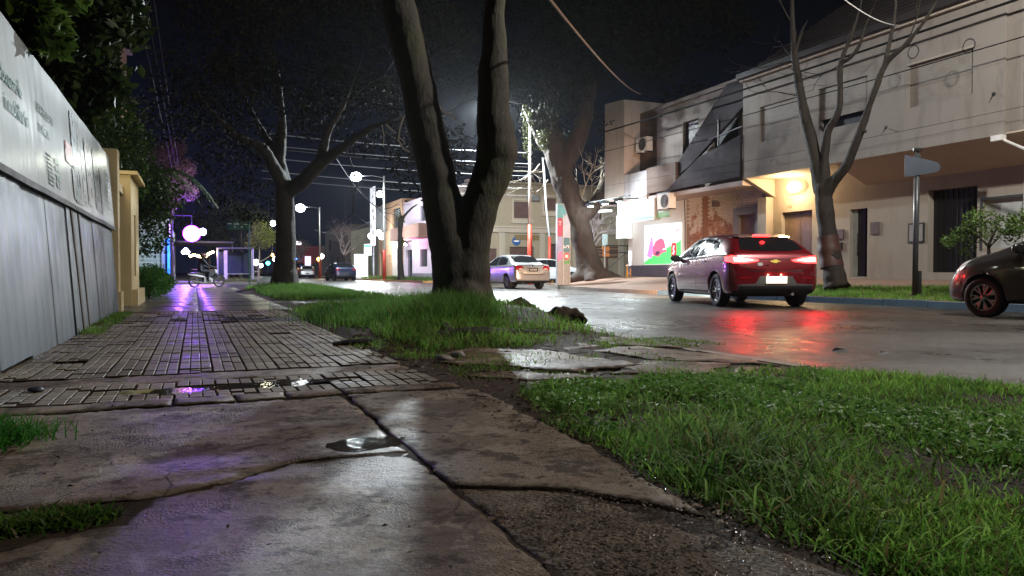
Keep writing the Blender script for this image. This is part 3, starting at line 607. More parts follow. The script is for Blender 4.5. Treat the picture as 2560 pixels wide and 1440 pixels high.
# ------------------------------------------------------------------ cream gatehouse past the hoarding
CREAM = mat_wall('cream_render', (.60, .47, .25), .2)
def gatehouse():
    t = thing('gatehouse', 'cream rendered gate pillars with a slit opening, just past the hoarding', 'gateway', (-1.4, 15, 0))
    g = G(); g.box(-1.36, -1.10, 13.2, 13.52, 0, 2.55); g.build('pillar', CREAM, t); g = G(); g.box(-1.4, -1.06, 13.15, 13.57, 0, .32); g.build('plinth', CREAM, t)
    g = G(); cellsX(g, -1.08, 15.7, 17.6, 0, 2.42, [(16.3, 16.75, .55, 1.75)], .12, +1); g.box(-3.2, -1.08, 15.55, 15.69, 0, 2.42); g.box(-3.2, -1.21, 15.70, 17.6, 2.30, 2.42); g.build('wall', CREAM, t)
    g = G(); g.box(-3.2, -.96, 15.45, 17.7, 2.425, 2.49); g.build('coping', CREAM, t); g = G(); g.box(-1.2, -.98, 15.6, 17.7, 0, .30); g.build('plinth', CREAM, t)
    g = G(); g.box(-1.42, -1.2, 13.53, 15.54, 2.05, 2.2); g.build('lintel', CREAM, t); g = G(); g.box(-1.9, -1.84, 13.3, 15.5, 0, 2.0); g.build('gate', plain('dark_gate', (.02, .02, .022), .5), t)
    o = thing('globe_lamp', 'small glowing white globe lamp on top of the cream gateway', 'lamp', (-1.36, 14.6, 2.2))
    bm = bmesh.new(); bmesh.ops.create_uvsphere(bm, u_segments=16, v_segments=10, radius=.075); me = bpy.data.meshes.new('g'); bm.to_mesh(me); bm.free(); q = link('globe', me, o, glow('globe_glow', (.75, .95, 1), 12), True); q.location = (0, 0, .12)
    g = G(False); g.tube([(0, 0, 0), (0, 0, .06)], .03); g.build('base', BLACK, o); lamp('globe_light', (-1.25, 14.6, 2.45), 14, (1, .86, .55), .07)
# openings in a wall: cells of a grid around the holes, plus reveals
def cells(g, P, N, a0, a1, z0, z1, holes, depth, mi=0):
    A = sorted({a0, a1, *[v for h in holes for v in h[:2]]}); Z = sorted({z0, z1, *[v for h in holes for v in h[2:]]})
    def q(pts): g.face(pts, mi)
    for i in range(len(A)-1):
        for j in range(len(Z)-1):
            ca, cz = (A[i]+A[i+1])/2, (Z[j]+Z[j+1])/2
            if any(h[0] < ca < h[1] and h[2] < cz < h[3] for h in holes): continue
            q([P(A[i], Z[j], 0), P(A[i+1], Z[j], 0), P(A[i+1], Z[j+1], 0), P(A[i], Z[j+1], 0)])
            q([P(A[i], Z[j], depth), P(A[i], Z[j+1], depth), P(A[i+1], Z[j+1], depth), P(A[i+1], Z[j], depth)])
    for h in holes+[(a0, a1, z0, z1)]:
        a, b, c, d = h
        for (s, u), (v, w_) in (((a, c), (b, c)), ((b, c), (b, d)), ((b, d), (a, d)), ((a, d), (a, c))): q([P(s, u, 0), P(v, w_, 0), P(v, w_, depth), P(s, u, depth)])
def cellsX(g, X, y0, y1, z0, z1, holes, depth, sgn=-1, mi=0):
    """wall plane X=const; sgn -1: it faces -X (its thickness goes to +X)"""
    cells(g, lambda a, z, d: (X-sgn*d, a, z), None, y0, y1, z0, z1, holes, depth, mi)
def cellsY(g, Y, x0, x1, z0, z1, holes, depth, mi=0): cells(g, lambda a, z, d: (a, Y+d, z), None, x0, x1, z0, z1, holes, depth, mi)
gatehouse()
# ------------------------------------------------------------------ white two-storey building on the right
XI, XO, ZS, ZO = 17.5, 16.3, 3.08, 3.64
def shutter(parent, X, y0, y1, z0, z1, c=(.20, .19, .175), name='shutter', pitch=.05):
    g = G(); z = z0
    while z < z1-.005:
        zt = min(z+pitch, z1); g.add([(X, y0, z), (X, y1, z), (X-.012, y1, z+.8*(zt-z)), (X-.012, y0, z+.8*(zt-z)), (X, y1, zt), (X, y0, zt)], [(0, 1, 2, 3), (3, 2, 4, 5)]); z = zt
    g.build(name, plain('slat_'+str(int(c[0]*1000)), c, .6), parent)
def white_building():
    FY = 4.0
    t = thing('white_building', 'two-storey off-white building with closed shutters, overhanging upper floor and lit porch', 'building', (XI, 12, 0))
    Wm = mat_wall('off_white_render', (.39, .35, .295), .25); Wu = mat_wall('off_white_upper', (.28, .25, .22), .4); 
    holes = [(15.56, 16.17, .50, 2.44), (12.34, 13.66, .62, 2.74), (17.62, 18.92, .42, 2.55), (10.9, 12.2, 1.2, 2.36)]
    g = G(); cellsX(g, XI, FY, 15.62, 0, ZS, [holes[1], holes[3], (15.56, 15.62, .50, 2.44)], .35); cellsX(g, XI, 15.62, 19.68, 0, ZO+.3, [(15.62, 16.17, .50, 2.44), holes[2]], .35)
    g.box(XI+.36, XI+8, FY, FY+.2, 0, 7); g.box(XI+.36, XI+8, 19.3, 19.38, 0, 7); g.build('wall', Wm, t)
    # entrance pilaster at the brick house side
    g = G(); g.box(17.2, XI-.003, 19.3, 19.70, .3, 3.08); g.build('pilaster', Wm, t)
    # sloping soffit, cut away over the porch (Y 15.63 - 19.3)
    g = G()
    for ya, yb in ((FY, 15.62),):
        g.add([(XI-.003, ya, ZS), (XI-.003, yb, ZS), (XO, yb, ZO), (XO, ya, ZO), (XO+.3, yb, ZO+.2), (XI-.003, yb, ZO+.2), (XI-.003, ya, ZO+.2), (XO+.3, ya, ZO+.2)], [(0, 1, 2, 3), (0, 6, 5, 1), (1, 5, 4, 2), (2, 4, 7, 3), (4, 5, 6, 7)])
    g.build('soffit', mat_wall('brownish_soffit', (.52, .43, .34), .2), t)
    g = G(); g.add([(XI-.003, 19.22, ZS), (XI-.003, 19.38, ZS), (XO+.003, 19.38, ZO), (XO+.003, 19.22, ZO), (XI-.003, 19.22, ZO+.003), (XI-.003, 19.38, ZO+.003)], [(0, 1, 2, 3), (0, 3, 4), (1, 5, 2), (3, 2, 5, 4)]); g.build('side_bracket', Wm, t)
    g = G(); g.box(XO+.003, XI-.003, 15.63, 19.38, ZO+.004, ZO+.12); g.build('porch_ceiling', Wm, t)
    uh = [(16.9, 18.6, 4.68, 5.78), (14.54, 16.2, 4.62, 5.80), (11.64, 13.3, 4.68, 5.72)]
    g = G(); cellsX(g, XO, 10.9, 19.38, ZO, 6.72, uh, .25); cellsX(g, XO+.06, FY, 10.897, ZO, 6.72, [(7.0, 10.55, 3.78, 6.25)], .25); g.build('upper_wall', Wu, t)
    for i, (a, b, c, d) in enumerate(uh):
        lo = c if i != 1 else 4.92; o = shutter(t, XO+.06, a, b, lo, d, (.27, .245, .21))
    g = G(); g.box(XO+.2, XO+.24, 14.54, 16.2, 4.6, 4.93); g.build('dark_gap', DARK, t)
    g = G(); g.box(XO+.26, XO+.28, 7.0, 10.55, 3.78, 6.25); g.build('dark_window', plain('night_glass', (.012, .013, .025), .12), t)
    g = G(); g.box(XO-.03, XO+.1, 11.60, 13.34, 5.722, 5.77); g.build('lintel', Wm, t)
    g = G(); g.box(XO-.12, XO+.3, FY, 19.42, 6.722, 6.86); g.build('cornice', mat_wall('pale_cornice', (.5, .44, .36), .4), t)
    g = G(); g.box(XO-.26, XO-.13, FY, 19.42, 6.80, 6.96); g.build('gutter', plain('dark_gutter', (.035, .03, .03), .6), t)
    # tiled roof: rows of tiles in relief
    g = G(); ROOF = mat_wall('roof_tiles', (.035, .025, .024), .5)
    for r_ in range(12):
        x0 = XO-.1+r_*.36; z0 = 6.87+r_*.24; g.add([(x0, FY, z0+.05), (x0, 19.4, z0+.05), (x0+.40, 19.4, z0+.27), (x0+.40, FY, z0+.27), (x0, FY, z0), (x0, 19.4, z0)], [(0, 3, 2, 1), (4, 0, 1, 5)])
    o = g.build('roof', ROOF, t)
    # doors and fittings
    g = G(); g.box(XI+.16, XI+.2, 15.565, 16.02, .51, 2.43); d = g.build('black_door', BLACK, t); g = G(); g.tube([(XI+.1, 15.98, 1.1), (XI+.1, 15.98, 1.75)], .012); g.tube([(XI+.1, 15.98, 1.15), (XI+.16, 15.98, 1.15)], .008); g.tube([(XI+.1, 15.98, 1.7), (XI+.16, 15.98, 1.7)], .008); g.build('handle', CHROME, d)
    g = G(); g.box(XI+.12, XI+.15, 16.02, 16.165, .51, 2.43); g.build('sidelight', plain('frosted_glass', (.35, .38, .36), .2), t)
    g = G(); g.box(XI+.2, XI+.24, 12.345, 13.655, .625, 2.735); d = g.build('garage_gate', plain('gate_black', (.010, .011, .012), .4), t)
    for k_ in range(9):
        g = G(); g.box(XI+.18, XI+.2, 12.42+k_*.14, 12.44+k_*.14, .64, 2.72); g.build('gate_rib', BLACK, d)
    g = G(); g.box(XI+.14, XI+.17, 17.63, 18.91, .43, 2.54); d = g.build('entrance_door', plain('brown_door', (.20, .145, .10), .45, bump=.1), t)
    g = G(); g.box(XI+.12, XI+.139, 18.22, 18.26, .43, 2.54); g.box(XI+.12, XI+.139, 17.7, 18.15, .55, 2.3); g.build('door_glass', plain('lilac_glass', (.16, .13, .16), .2), d)
    g = G(); g.box(XI+.08, XI+.10, 10.9, 12.2, 1.2, 2.36); w1 = g.build('window', plain('pale_blind', (.4, .42, .39), .6), t)
    g = G(); g.box(XI-.03, XI+.05, 10.85, 12.25, 2.362, 2.42); g.box(XI-.03, XI+.05, 12.202, 12.25, 1.15, 2.36); g.box(XI-.03, XI+.05, 10.85, 10.898, 1.15, 2.36); g.build('frame', plain('dark_frame', (.03, .035, .035), .5), w1)
    g = G(); g.box(XI-.04, XI-.003, 15.15, 15.42, 1.68, 2.02); g.build('intercom', plain('meter_box', (.13, .10, .10), .4), t)
    g = G(); g.box(XI-.05, XI-.003, 16.38, 16.62, 1.60, 1.88); g.build('letter_box', plain('meter_box', (.13, .10, .10), .4), t); g = G(); g.box(XI-.06, XI-.003, 16.42, 16.62, 1.28, 1.5); g.build('meter_box', DARK, t)
    g = G(); g.box(XI-.03, XI-.003, 13.75, 14.22, 1.4, 1.92); g.build('notice_frame', plain('dark_frame', (.03, .035, .035), .5), t); g = G(); g.box(XI-.04, XI-.031, 13.79, 14.18, 1.44, 1.88); g.build('notice_panel', plain('notice_grey', (.33, .33, .31), .4), t)
    text_mesh('2235', .10, t, plain('brass', (.45, .32, .12), .4, .6), Matrix.Translation((-.006, 6.66, 2.69))@planeM((0, 0, 0), (0, -1, 0), (0, 0, 1)), 'house_number')
    for yy, zz in ((13.95, 4.32), (11.15, 4.56), (18.0, 4.1)):
        g = G(); g.lathe([(.0, 0), (.05, .0), (.06, .05), (.03, .1), (0, .1)], planeM((XO-.003, yy, zz), (0, 1, 0), (0, 0, 1)), 10); g.tube([(XO-.02, yy, zz-.02), (XO-.09, yy, zz-.1)], .012); g.build('wall_lamp', BLACK, t)
    g = G(); g.tube([(XO-.08, 10.95, 3.55), (XO+.02, 10.2, 3.1)], .03); g.box(XO-.16, XO-.01, 10.85, 11.1, 3.5, 3.62); g.build('tube_fitting', WHITEP, t)
    g = G(); g.tube([(XI-.03, 11.2+i*0, z) for i, z in enumerate((.4, 1.6, 3.05))], .02, 6); g.build('downpipe', WHITEP, t)
    # porch lamp
    o = thing('porch_lamp', 'glaring warm lamp on the porch wall of the white building', 'lamp', (XI-.05, 18.2, 3.3))
    bm = bmesh.new(); bmesh.ops.create_uvsphere(bm, u_segments=16, v_segments=10, radius=.2); me = bpy.data.meshes.new('g'); bm.to_mesh(me); bm.free(); me.transform(Matrix.Diagonal((.5, 1.5, .9, 1))); link('globe', me, o, glow('porch_glow', (1, .78, .42), 9), True).location = (-.12, 0, 0)
    g = G(False); g.box(-.02, .047, -.12, .12, -.06, .06); g.build('back_plate', WHITEP, o); lamp('porch_light', (XI-.42, 18.2, 3.28), 190, (1, .66, .34), .16)
white_building()
# ------------------------------------------------------------------ brick house
def brick_house():
    t = thing('brick_house', 'narrow house with flaking whitewash over bare bricks and dark slanting panels above', 'house', (XI, 22, 0))
    MORT = mat_wall('mortar', (.30, .24, .20), .4, .9, 3); WW = NT('flaking_whitewash')
    geo = WW.n('ShaderNodeNewGeometry'); oi = WW.n('ShaderNodeObjectInfo'); n1 = WW.noise(1.5, 7, .68, vec=geo.outputs['Position'], dist=.4); n2 = WW.noise(9, 6, .6, vec=geo.outputs['Position'])
    sp = WW.n('ShaderNodeSeparateXYZ'); WW.l(geo.outputs['Position'], sp.inputs[0]); hz = WW.rng(sp.outputs['Z'], 1.5, 2.9, -.22, .12)
    bc = WW.ramp(oi.outputs['Random'], [(0, (.22, .085, .055)), (.5, (.30, .13, .085)), (1, (.38, .2, .14))]); m_ = WW.rng(WW.math('ADD', WW.math('ADD', n1, hz), WW.math('MULTIPLY', WW.math('SUBTRACT', n2, .5), .35)), .44, .53, 0, 1)
    WW.col(WW.mix(m_, bc, WW.mix(WW.rng(n2, .4, .7, 0, .5), (.58, .52, .46), (.40, .33, .28)))); WW.rough(.9); WW.bump(n2, .4, .01); WW = WW.m
    g = G(); cellsX(g, XI+.02, 19.72, 24.04, 0, 3.62, [(20.1, 21.0, .35, 2.62)], .3); g.build('wall', MORT, t)
    bm_ = []
    for s in range(4):
        g = G(False); j = .006*s; L = .115; g.add([(0, -L, -.033), (0, L, -.033), (0, L, .033), (0, -L, .033), (-.018-j*.4, -L+.006, -.028), (-.019, L-.006, -.028), (-.017, L-.007, .028), (-.018, -L+.005, .028)], [(4, 7, 6, 5), (0, 4, 5, 1), (1, 5, 6, 2), (2, 6, 7, 3), (3, 7, 4, 0)]); me = g.mesh('brick'); me.materials.append(WW); bm_.append(me)
    pos = []
    for r_ in range(43):
        z = .42+r_*.075; y = 19.85+(.125 if r_ % 2 else 0)
        while y < 23.9:
            if not (19.98 < y < 21.12 and z < 2.75) and not (22.66 < y < 23.0): pos.append((y, z))
            y += .25
    pos.sort(key=lambda p: (p[1] < 1.4, p[0]))
    for i, (y, z) in enumerate(pos[:300]):
        o = bpy.data.objects.new('brick', bm_[i % 4]); COL.objects.link(o); o.parent = t; o.location = (XI+.018-XI, y-22, z); o.rotation_euler = (random.gauss(0, .006), 0, 0)
    g = G()
    for i, (y, z) in enumerate(pos[300:]): me = bm_[i % 4]; g.add([q.co+Vector((XI+.018, y, z)) for q in me.vertices], [tuple(p.vertices) for p in me.polygons])
    o = g.build('far_bricks', WW, t); o['kind'] = 'stuff'
    g = G(); g.box(XI-.03, XI+.015, 22.70, 22.98, .3, 3.5); g.build('pier', mat_wall('brown_pier', (.22, .10, .06), .4), t)
    g = G(); g.box(XI-.06, XI+.015, 21.0, 21.22, .3, 2.85); g.box(XI-.06, XI+.015, 19.95, 20.1, .3, 2.85); g.box(XI-.06, XI+.015, 20.101, 20.999, 2.62, 2.85); fr = g.build('door_frame', mat_wall('grey_blue_frame', (.26, .27, .31), .2), t)
    g = G(); g.box(XI+.1, XI+.14, 20.1, 21.0, .35, 2.62); g.build('door', plain('dull_red_door', (.16, .085, .07), .6), t)
    g = G(); g.box(XI-.22, XI-.02, 22.0, 22.2, 3.0, 3.16, 0); g.build('junction_box', plain('junk_brown', (.12, .08, .07), .6), t); g = G(); g.tube([(XI-.03, 24.1, 3.6), (XI-.03, 24.05, 2.5), (XI-.05, 24.0, .5)], .02, 6); g.build('cable_drop', BLACK, t)
    Um = mat_wall('dingy_render', (.30, .25, .22), .5)
    g = G(); cellsX(g, XO+.5, 19.40, 25.0, 3.62, 6.95, [(20.2, 21.6, 4.35, 5.9), (22.35, 23.3, 4.6, 6.2)], .25); g.build('upper_wall', Um, t)
    g = G(); g.box(XO+.62, XO+.66, 20.2, 21.6, 4.35, 5.9); g.build('window', DARK, t); g = G(); g.box(XO+.62, XO+.66, 22.35, 23.3, 4.6, 6.2); g.build('window', plain('dark_shutter', (.06, .04, .04), .6), t)
    DP = plain('dark_violet_panel', (.045, .036, .042), .8, bump=.1, spec=.15)
    MX = lambda X: planeM((X, 0, 0), (0, -1, 0), (0, 0, 1))
    def pan(pts, X, d, name, m_): g = G(); g.prism([(-y, z) for y, z in pts], MX(X), d); g.build(name, m_, t)
    pan([(19.46, 6.9), (20.3, 6.9), (23.0, 4.65), (23.0, 4.2), (22.4, 4.4), (19.46, 6.0)], XO+.2, .12, 'slanting_panel', DP)  # dark wedge-shaped panels set in front of the upper wall
    pan([(19.46, 5.05), (19.46, 3.72), (23.6, 3.66), (21.6, 4.65)], XO+.05, .1, 'wedge_panel', DP)
    pan([(19.44, 3.60), (24.95, 3.60), (24.95, 3.44), (19.44, 3.44)], XO+.12, 1.18, 'balcony_slab_edge', Um) if False else None
    g = G(); g.box(XO+.05, XI+.3, 19.44, 24.9, 3.44, 3.60); g.build('balcony_slab', mat_wall('pinkish_slab', (.42, .34, .32), .3), t)
    g = G(); g.tube([(XO+.06, 19.5, 5.35), (XO+.06, 21.2, 5.2)], .02, 6); g.tube([(XO+.06, 20.7, 4.9), (XO+.06, 20.7, 5.8)], .02, 6); g.build('railing', GALV, t)
    g = G(); g.box(XO+.4, XI+3, 19.44, 25, 6.953, 7.1); g.build('coping', Um, t)
brick_house()
# ------------------------------------------------------------------ corner shop with the lit signs
def ac_unit(loc, label, rz=0, group='air conditioner units on the shop wall'):
    t = thing('air_conditioner', label, 'air conditioner', loc, rz, group)   # faces -X
    g = G(False); g.box(0, .28, -.4, .4, 0, .56); g.build('casing', WHITEP, t)
    g = G(False)
    for r_ in (.08, .14, .2, .24): g.lathe([(r_-.006, .0), (r_+.006, 0), (r_+.006, .012), (r_-.006, .012)], planeM((-.002, -.08, .28), (0, -1, 0), (0, 0, 1)), 24, close=True)
    g.build('fan_grille', plain('grille_dark', (.05, .05, .05), .5), t); g = G(False); g.lathe([(0, .001), (.25, .001)], planeM((-.001, -.08, .28), (0, -1, 0), (0, 0, 1)), 24); g.build('fan_shade_disc', plain('grille_shadow', (.12, .12, .12), .6), t)  # grey disc behind the rings is shade put in as colour
    g = G(False); g.box(.0, .34, -.33, -.29, -.04, -.002); g.box(0, .34, .29, .33, -.04, -.002); g.build('bracket', BLACK, t)
def corner_shop():
    t = thing('corner_shop', 'corner shop building with a tall white tower wall above brightly lit green and white signs', 'shop', (XI, 26.5, 0))
    Wm = mat_wall('tower_render', (.50, .44, .40), .3); Bm = mat_wall('raw_brown_wall', (.16, .11, .09), .5)
    g = G(); g.add([(XO, 26.62, 3.44), (XO, 28.2, 3.5), (XO, 28.2, 7.85), (XO, 26.62, 7.72), (XI+5, 28.2, 3.5), (XI+5, 28.2, 7.85), (XI+5, 26.62, 3.44), (XI+5, 26.62, 7.72)], [(0, 3, 2, 1), (1, 2, 5, 4), (0, 6, 7, 3), (3, 7, 5, 2), (0, 1, 4, 6)]); g.build('tower_wall', Wm, t)
    g = G(); cellsX(g, XO+.75, 25.02, 26.6, 3.62, 7.2, [], .3); g.build('recessed_wall', Bm, t); g = G(); g.box(XI+.6, XI+2, 23.2, 27, 7.0, 7.35); g.build('rear_parapet', Bm, t)
    g = G(); g.box(XO, XO+.14, 24.95, 26.6, 3.62, 4.62); g.build('balcony_parapet', mat_wall('lilac_render', (.42, .41, .43), .4), t); g = G(); g.box(XO-.02, XO+.15, 23.02, 24.93, 3.7, 4.68); g.build('balcony_front', Bm, t)
    g = G(); cellsX(g, XI, 24.06, 28.2, 0, 3.43, [], .2); g.box(XI, XI+6, 28.05, 28.2, 0, 3.43) if False else None; g.build('shop_wall', mat_wall('shop_white', (.62, .62, .62), .1), t)
    g = G(); g.box(XI-.05, XI-.003, 24.08, 28.15, .28, .92); g.build('dado', plain('violet_dado', (.075, .07, .11), .5), t)
    g = G(); g.box(XI+.0, XI+8, 28.05, 28.2, 0, 7) if False else None
    g.box(XI+.21, XI+8, 28.06, 28.199, 0, 3.44); g.build('side_wall', Bm, t)
    g = G(); g.box(XO, XI+.3, 24.95, 28.2, 3.46, 3.60); g.build('canopy_slab', mat_wall('pinkish_slab', (.42, .34, .32), .3), t)
    # big poster on the front
    PX = XI-.06; pg = thing('poster_panel', 'large lit poster with a green swoosh and red and pink fruit on the shop front', 'poster', (PX, 25.45, .95))
    MP = planeM((0, 0, 0), (0, -1, 0), (0, 0, 1))   # local x runs towards the viewer, y up
    def pl(poly, off, m_, name):
        g = G(False); g.prism(poly, MP@Matrix.Translation((0, 0, off)), .004); g.build(name, m_, pg)
    white = glow('poster_white', (.86, 1, .97), 1.1, (.6, .6, .6)); grn = glow('poster_green', (.05, .75, .16), .75, (.1, .5, .15)); pink = glow('poster_pink', (.75, .12, .25), .7, (.4, .1, .2)); red = glow('poster_red', (.7, .02, .02), .8, (.5, .05, .05)); mag = glow('poster_magenta', (.70, .22, .70), .8, (.5, .2, .5)); cyn = glow('poster_cyan', (.55, .95, .95), .95)
    pl([(-1.4, 0), (1.2, 0), (1.2, 1.62), (-1.4, 1.62)], 0, white, 'ground')
    sw = [(-1.39, .01)]+[(1.19, .01)]+[(1.19-2.58*i/12, .95-.85*(i/12)**.75+.12*math.sin(i*.26)) for i in range(13)]
    pl(sw, .005, grn, 'green_swoosh')
    pl([(-1.2, .35), (-.9, 1.1), (-.78, 1.14), (-.7, .5), (-.85, .25)], .007, mag, 'magenta_shape')
    pl([(-.72, .38), (-.75, .7), (-.55, .95), (-.2, 1.06), (.02, 1.0), (.2, .62), (.22, .5), (-.1, .45), (-.35, .3)], .008, pink, 'pink_shape'); pl([(-.6, .42), (-.45, .55), (-.2, .5), (-.4, .36)], .012, plain('poster_plum', (.12, .04, .12), .5), 'plum_shape')
    pl([(-.05, .56), (.2, .6), (.22, .66), (-.02, .62)], .0125, white, 'highlight')
    rr = [(.72+.17*math.copysign(abs(math.cos(a))**.5, math.cos(a)), .55+.3*math.copysign(abs(math.sin(a))**.5, math.sin(a))) for a in [i*math.pi/10 for i in range(20)]]
    pl(rr, .010, red, 'red_badge'); pl([(.64, .42), (.72, .36), (.78, .5), (.72, .6), (.78, .7), (.70, .74), (.66, .62), (.70, .52)], .015, white, 'badge_mark')
    pl([(-.95, 1.25), (-.2, 1.3), (-.2, 1.45), (-.95, 1.42)], .006, cyn, 'pale_lettering_band'); pl([(.6, 1.2), (.9, 1.35), (1.1, 1.38), (1.1, 1.33), (.85, 1.28)], .006, pink, 'red_mark')
    # upper lit fascia: two boxes
    fb = thing('lit_shop_sign', 'overexposed white and green illuminated sign box above the shop door', 'sign', (XO-.05, 26.6, 2.75))
    def fl(poly, x, m_, name, d=.01): g = G(False); g.prism([(-(a-26.6), z-2.75) for a, z in poly], planeM((x-XO+.05, 0, 0), (0, -1, 0), (0, 0, 1)), d); g.build(name, m_, fb)
    box = glow('sign_white', (.84, 1, 1), 2.2, (.6, .6, .6)); sgr = glow('sign_green', (.10, .85, .30), .85, (.1, .5, .15))
    g = G(False); g.box(.0, .3, 24.35-26.6, 27.0-26.6, -.1, .72); g.build('box', plain('sign_case', (.4, .42, .42), .4), fb)
    fl([(24.36, 2.68), (27.0, 2.62), (27.0, 3.5), (24.36, 3.44)], XO-.055, box, 'face'); fl([(24.37, 2.70), (26.3, 2.64), (26.2, 2.95), (25.6, 2.87), (24.37, 2.78)], XO-.067, sgr, 'green_band'); fl([(24.37, 3.36), (25.6, 3.33), (26.2, 3.42), (24.37, 3.44)], XO-.067, glow('poster_cyan', (.55, .95, .95), .95), 'cyan_band')
    sb = thing('side_sign_box', 'blank white illuminated sign box hanging at the corner of the shop', 'sign', (XI-.3, 28.45, 2.35)); g = G(False); g.box(-.15, .25, -.6, .0, -.25, .75); g.build('case', plain('sign_case', (.4, .42, .42), .4), sb)
    g = G(False); g.box(-.17, -.151, -.6, .0, -.25, .75); g.box(-.15, .25, -.615, -.601, -.25, .75); g.build('face', glow('sign_white', (.84, 1, 1), 2.2, (.6, .6, .6)), sb)
    gs = thing('menu_board', 'green and grey board with red logo between the lit sign and the air conditioner', 'sign', (XO+.05, 24.0, 2.7)); g = G(False); g.box(0, .05, -.55, .33, 0, .95); g.build('board', plain('board_grey', (.33, .38, .36), .4), gs); g = G(False); g.box(-.006, -.001, -.5, .3, 0, .2); g.build('green_strip', plain('board_green', (.12, .3, .1), .4), gs); g = G(False); g.box(-.008, -.002, .05, .3, .3, .9); g.build('red_logo', plain('board_red', (.5, .03, .04), .4), gs)
    # flood lamp bar
    fbv = thing('floodlight_bar', 'long bar carrying floodlights over the shop sign', 'floodlight', (XO-1.0, 26.5, 3.55))
    g = G(False); g.tube([(0, -1.9, 0), (0, 1.5, 0)], .025); g.tube([(0, -1, 0), (1.0, -1, 0)], .02); g.tube([(0, 1, 0), (1.0, 1, 0)], .02); g.build('bar', BLACK, fbv)
    for yy in (-1.1, 0, 1.2):
        g = G(False); g.box(-.12, .12, yy-.16, yy+.16, -.16, -.05); h = g.build('lamp_head', BLACK, fbv); g = G(False); g.box(-.02, .10, yy-.14, yy+.14, -.175, -.161); g.build('lens', glow('flood_glow', (.88, 1, 1), 25), h)
        lamp('flood_light', (XO-.95, 26.5+yy, 3.3), 60, COOL, .1)
    ts = thing('tube_lamp', 'white tube lamp on an arm sticking out from the shop corner', 'lamp', (16.15, 28.95, 3.32)); g = G(False); g.tube([(-.1, .0, -.03), (.85, -.15, .03)], .045, 10); g.build('tube', glow('tube_glow', (.9, 1, 1), 4), ts); g = G(False); g.tube([(.0, .0, .05), (1.0, -.5, .45)], .018, 6); g.build('arm', GALV, ts)
    lamp('shop_front_light', (XO-.1, 26.0, 2.5), 70, COOL, .3)
    ac_unit((XO+.35, 25.9, 5.5), 'weathered air conditioner high in the recess beside the white tower wall'); ac_unit((XO-.15, 23.6, 3.0), 'bright white air conditioner beside the lit shop sign')
    g = G(); g.box(XO+.5, XO+.55, 24.3, 24.7, 6.1, 6.12) if False else None
    g.box(XO+.3, XO+.9, 24.6, 24.64, 6.66, 6.7); g.build('wall_bar', BLACK, t)
corner_shop()
# ------------------------------------------------------------------ street lamps (real light sources)
def street_lamp(x, y, zl, arm, label, power, color=COOL, lk='STREET', red=2.85, dirx=-1, glowS=30, r_=.05, lamp_r=.16, red_band=True, lean=0, group='white lamp posts with red bases'):
    z0 = .08; t = thing('street_lamp', label, 'street lamp', (x, y, z0), 0, group); H = zl+.25
    g = G(False); g.tube([(0, 0, red if red_band else 0), (lean*.5, 0, H*.6), (lean, 0, H)], [r_*1.5, r_*1.15, r_], 10); g.build('pole', WHITEP, t, True)
    if red_band: g = G(False); g.tube([(0, 0, -.02), (0, 0, red-.002)], [r_*2.1, r_*1.6], 10); g.build('red_base', REDPOST, t, True)
    g = G(False); g.tube([(lean, 0, H-.15), (lean+dirx*arm*.5, 0, H-.02), (lean+dirx*arm, 0, H-.12)], .028, 8); g.build('arm', GALV, t, True)
    g = G(False); hx = lean+dirx*(arm+.25); zz = H-.16; g.add([(hx-.35, -.12, zz), (hx+.35, -.07, zz), (hx+.35, .07, zz), (hx-.35, .12, zz), (hx-.28, -.08, zz+.11), (hx+.3, -.05, zz+.1), (hx+.3, .05, zz+.1), (hx-.28, .08, zz+.11)], [(4, 5, 6, 7), (0, 1, 5, 4), (1, 2, 6, 5), (2, 3, 7, 6), (3, 0, 4, 7)]); hd = g.build('lamp_head', plain('lamp_grey', (.3, .31, .33), .4), t)
    bm = bmesh.new(); bmesh.ops.create_uvsphere(bm, u_segments=16, v_segments=8, radius=1); me = bpy.data.meshes.new('lens'); bm.to_mesh(me); bm.free(); me.transform(Matrix.Translation((hx, 0, zz-.02))@Matrix.Diagonal((lamp_r*1.15, lamp_r, lamp_r*.95, 1))); link('lens', me, hd, glow('led_glow_%d' % glowS, color, glowS), True)
    lamp('street_light', (x+hx, y, z0+zz-.3), power, color, lamp_r, lk)
    return t
street_lamp(14.3, 31.6, 8.1, 2.0, 'tall white lamp post with red base behind the silver saloon', 16000, red=2.75, r_=.06)
street_lamp(18.9, 39.0, 6.9, .35, 'thinner leaning lamp post with red base just left of the tall one', 500, red=2.6, dirx=1, lean=-.45, lamp_r=.16)
street_lamp(13.45, 56.9, 7.7, 1.9, 'white lamp post in front of the lit orange shop, brightest lamp of the street', 6000, red=2.3, r_=.07, lamp_r=.36, glowS=60)
street_lamp(13.3, 88, 7.8, 1.9, 'lamp post farther down the street beside the parked silver wagon', 1400, color=(1, .97, .85), red=2.0, r_=.07, lamp_r=.46, glowS=60)
street_lamp(13.0, 117, 7.8, 1.9, 'farthest small street lamp, seen left of the second tree trunk', 700, red=2.0, lamp_r=.4, glowS=40)
street_lamp(12.95, 5.4, 8.2, 1.7, 'near street lamp just outside the right edge of the photo, lighting the pavement', 3500, (1, .945, .87), 'POINT', red=2.6, r_=.08)
def wire(name, pts, r_, label, mat, sag=0, group=None, n=14):
    a, b = Vector(pts[0]), Vector(pts[1]); g = G(); g.tube([a.lerp(b, i/n)-Vector((0, 0, sag*4*(i/n)*(1-i/n))) for i in range(n+1)], r_, 6)
    o = bpy.data.objects.new(name, g.mesh(name)); COL.objects.link(o); o.data.materials.append(mat); tag(o, label, 'cable', group); return o
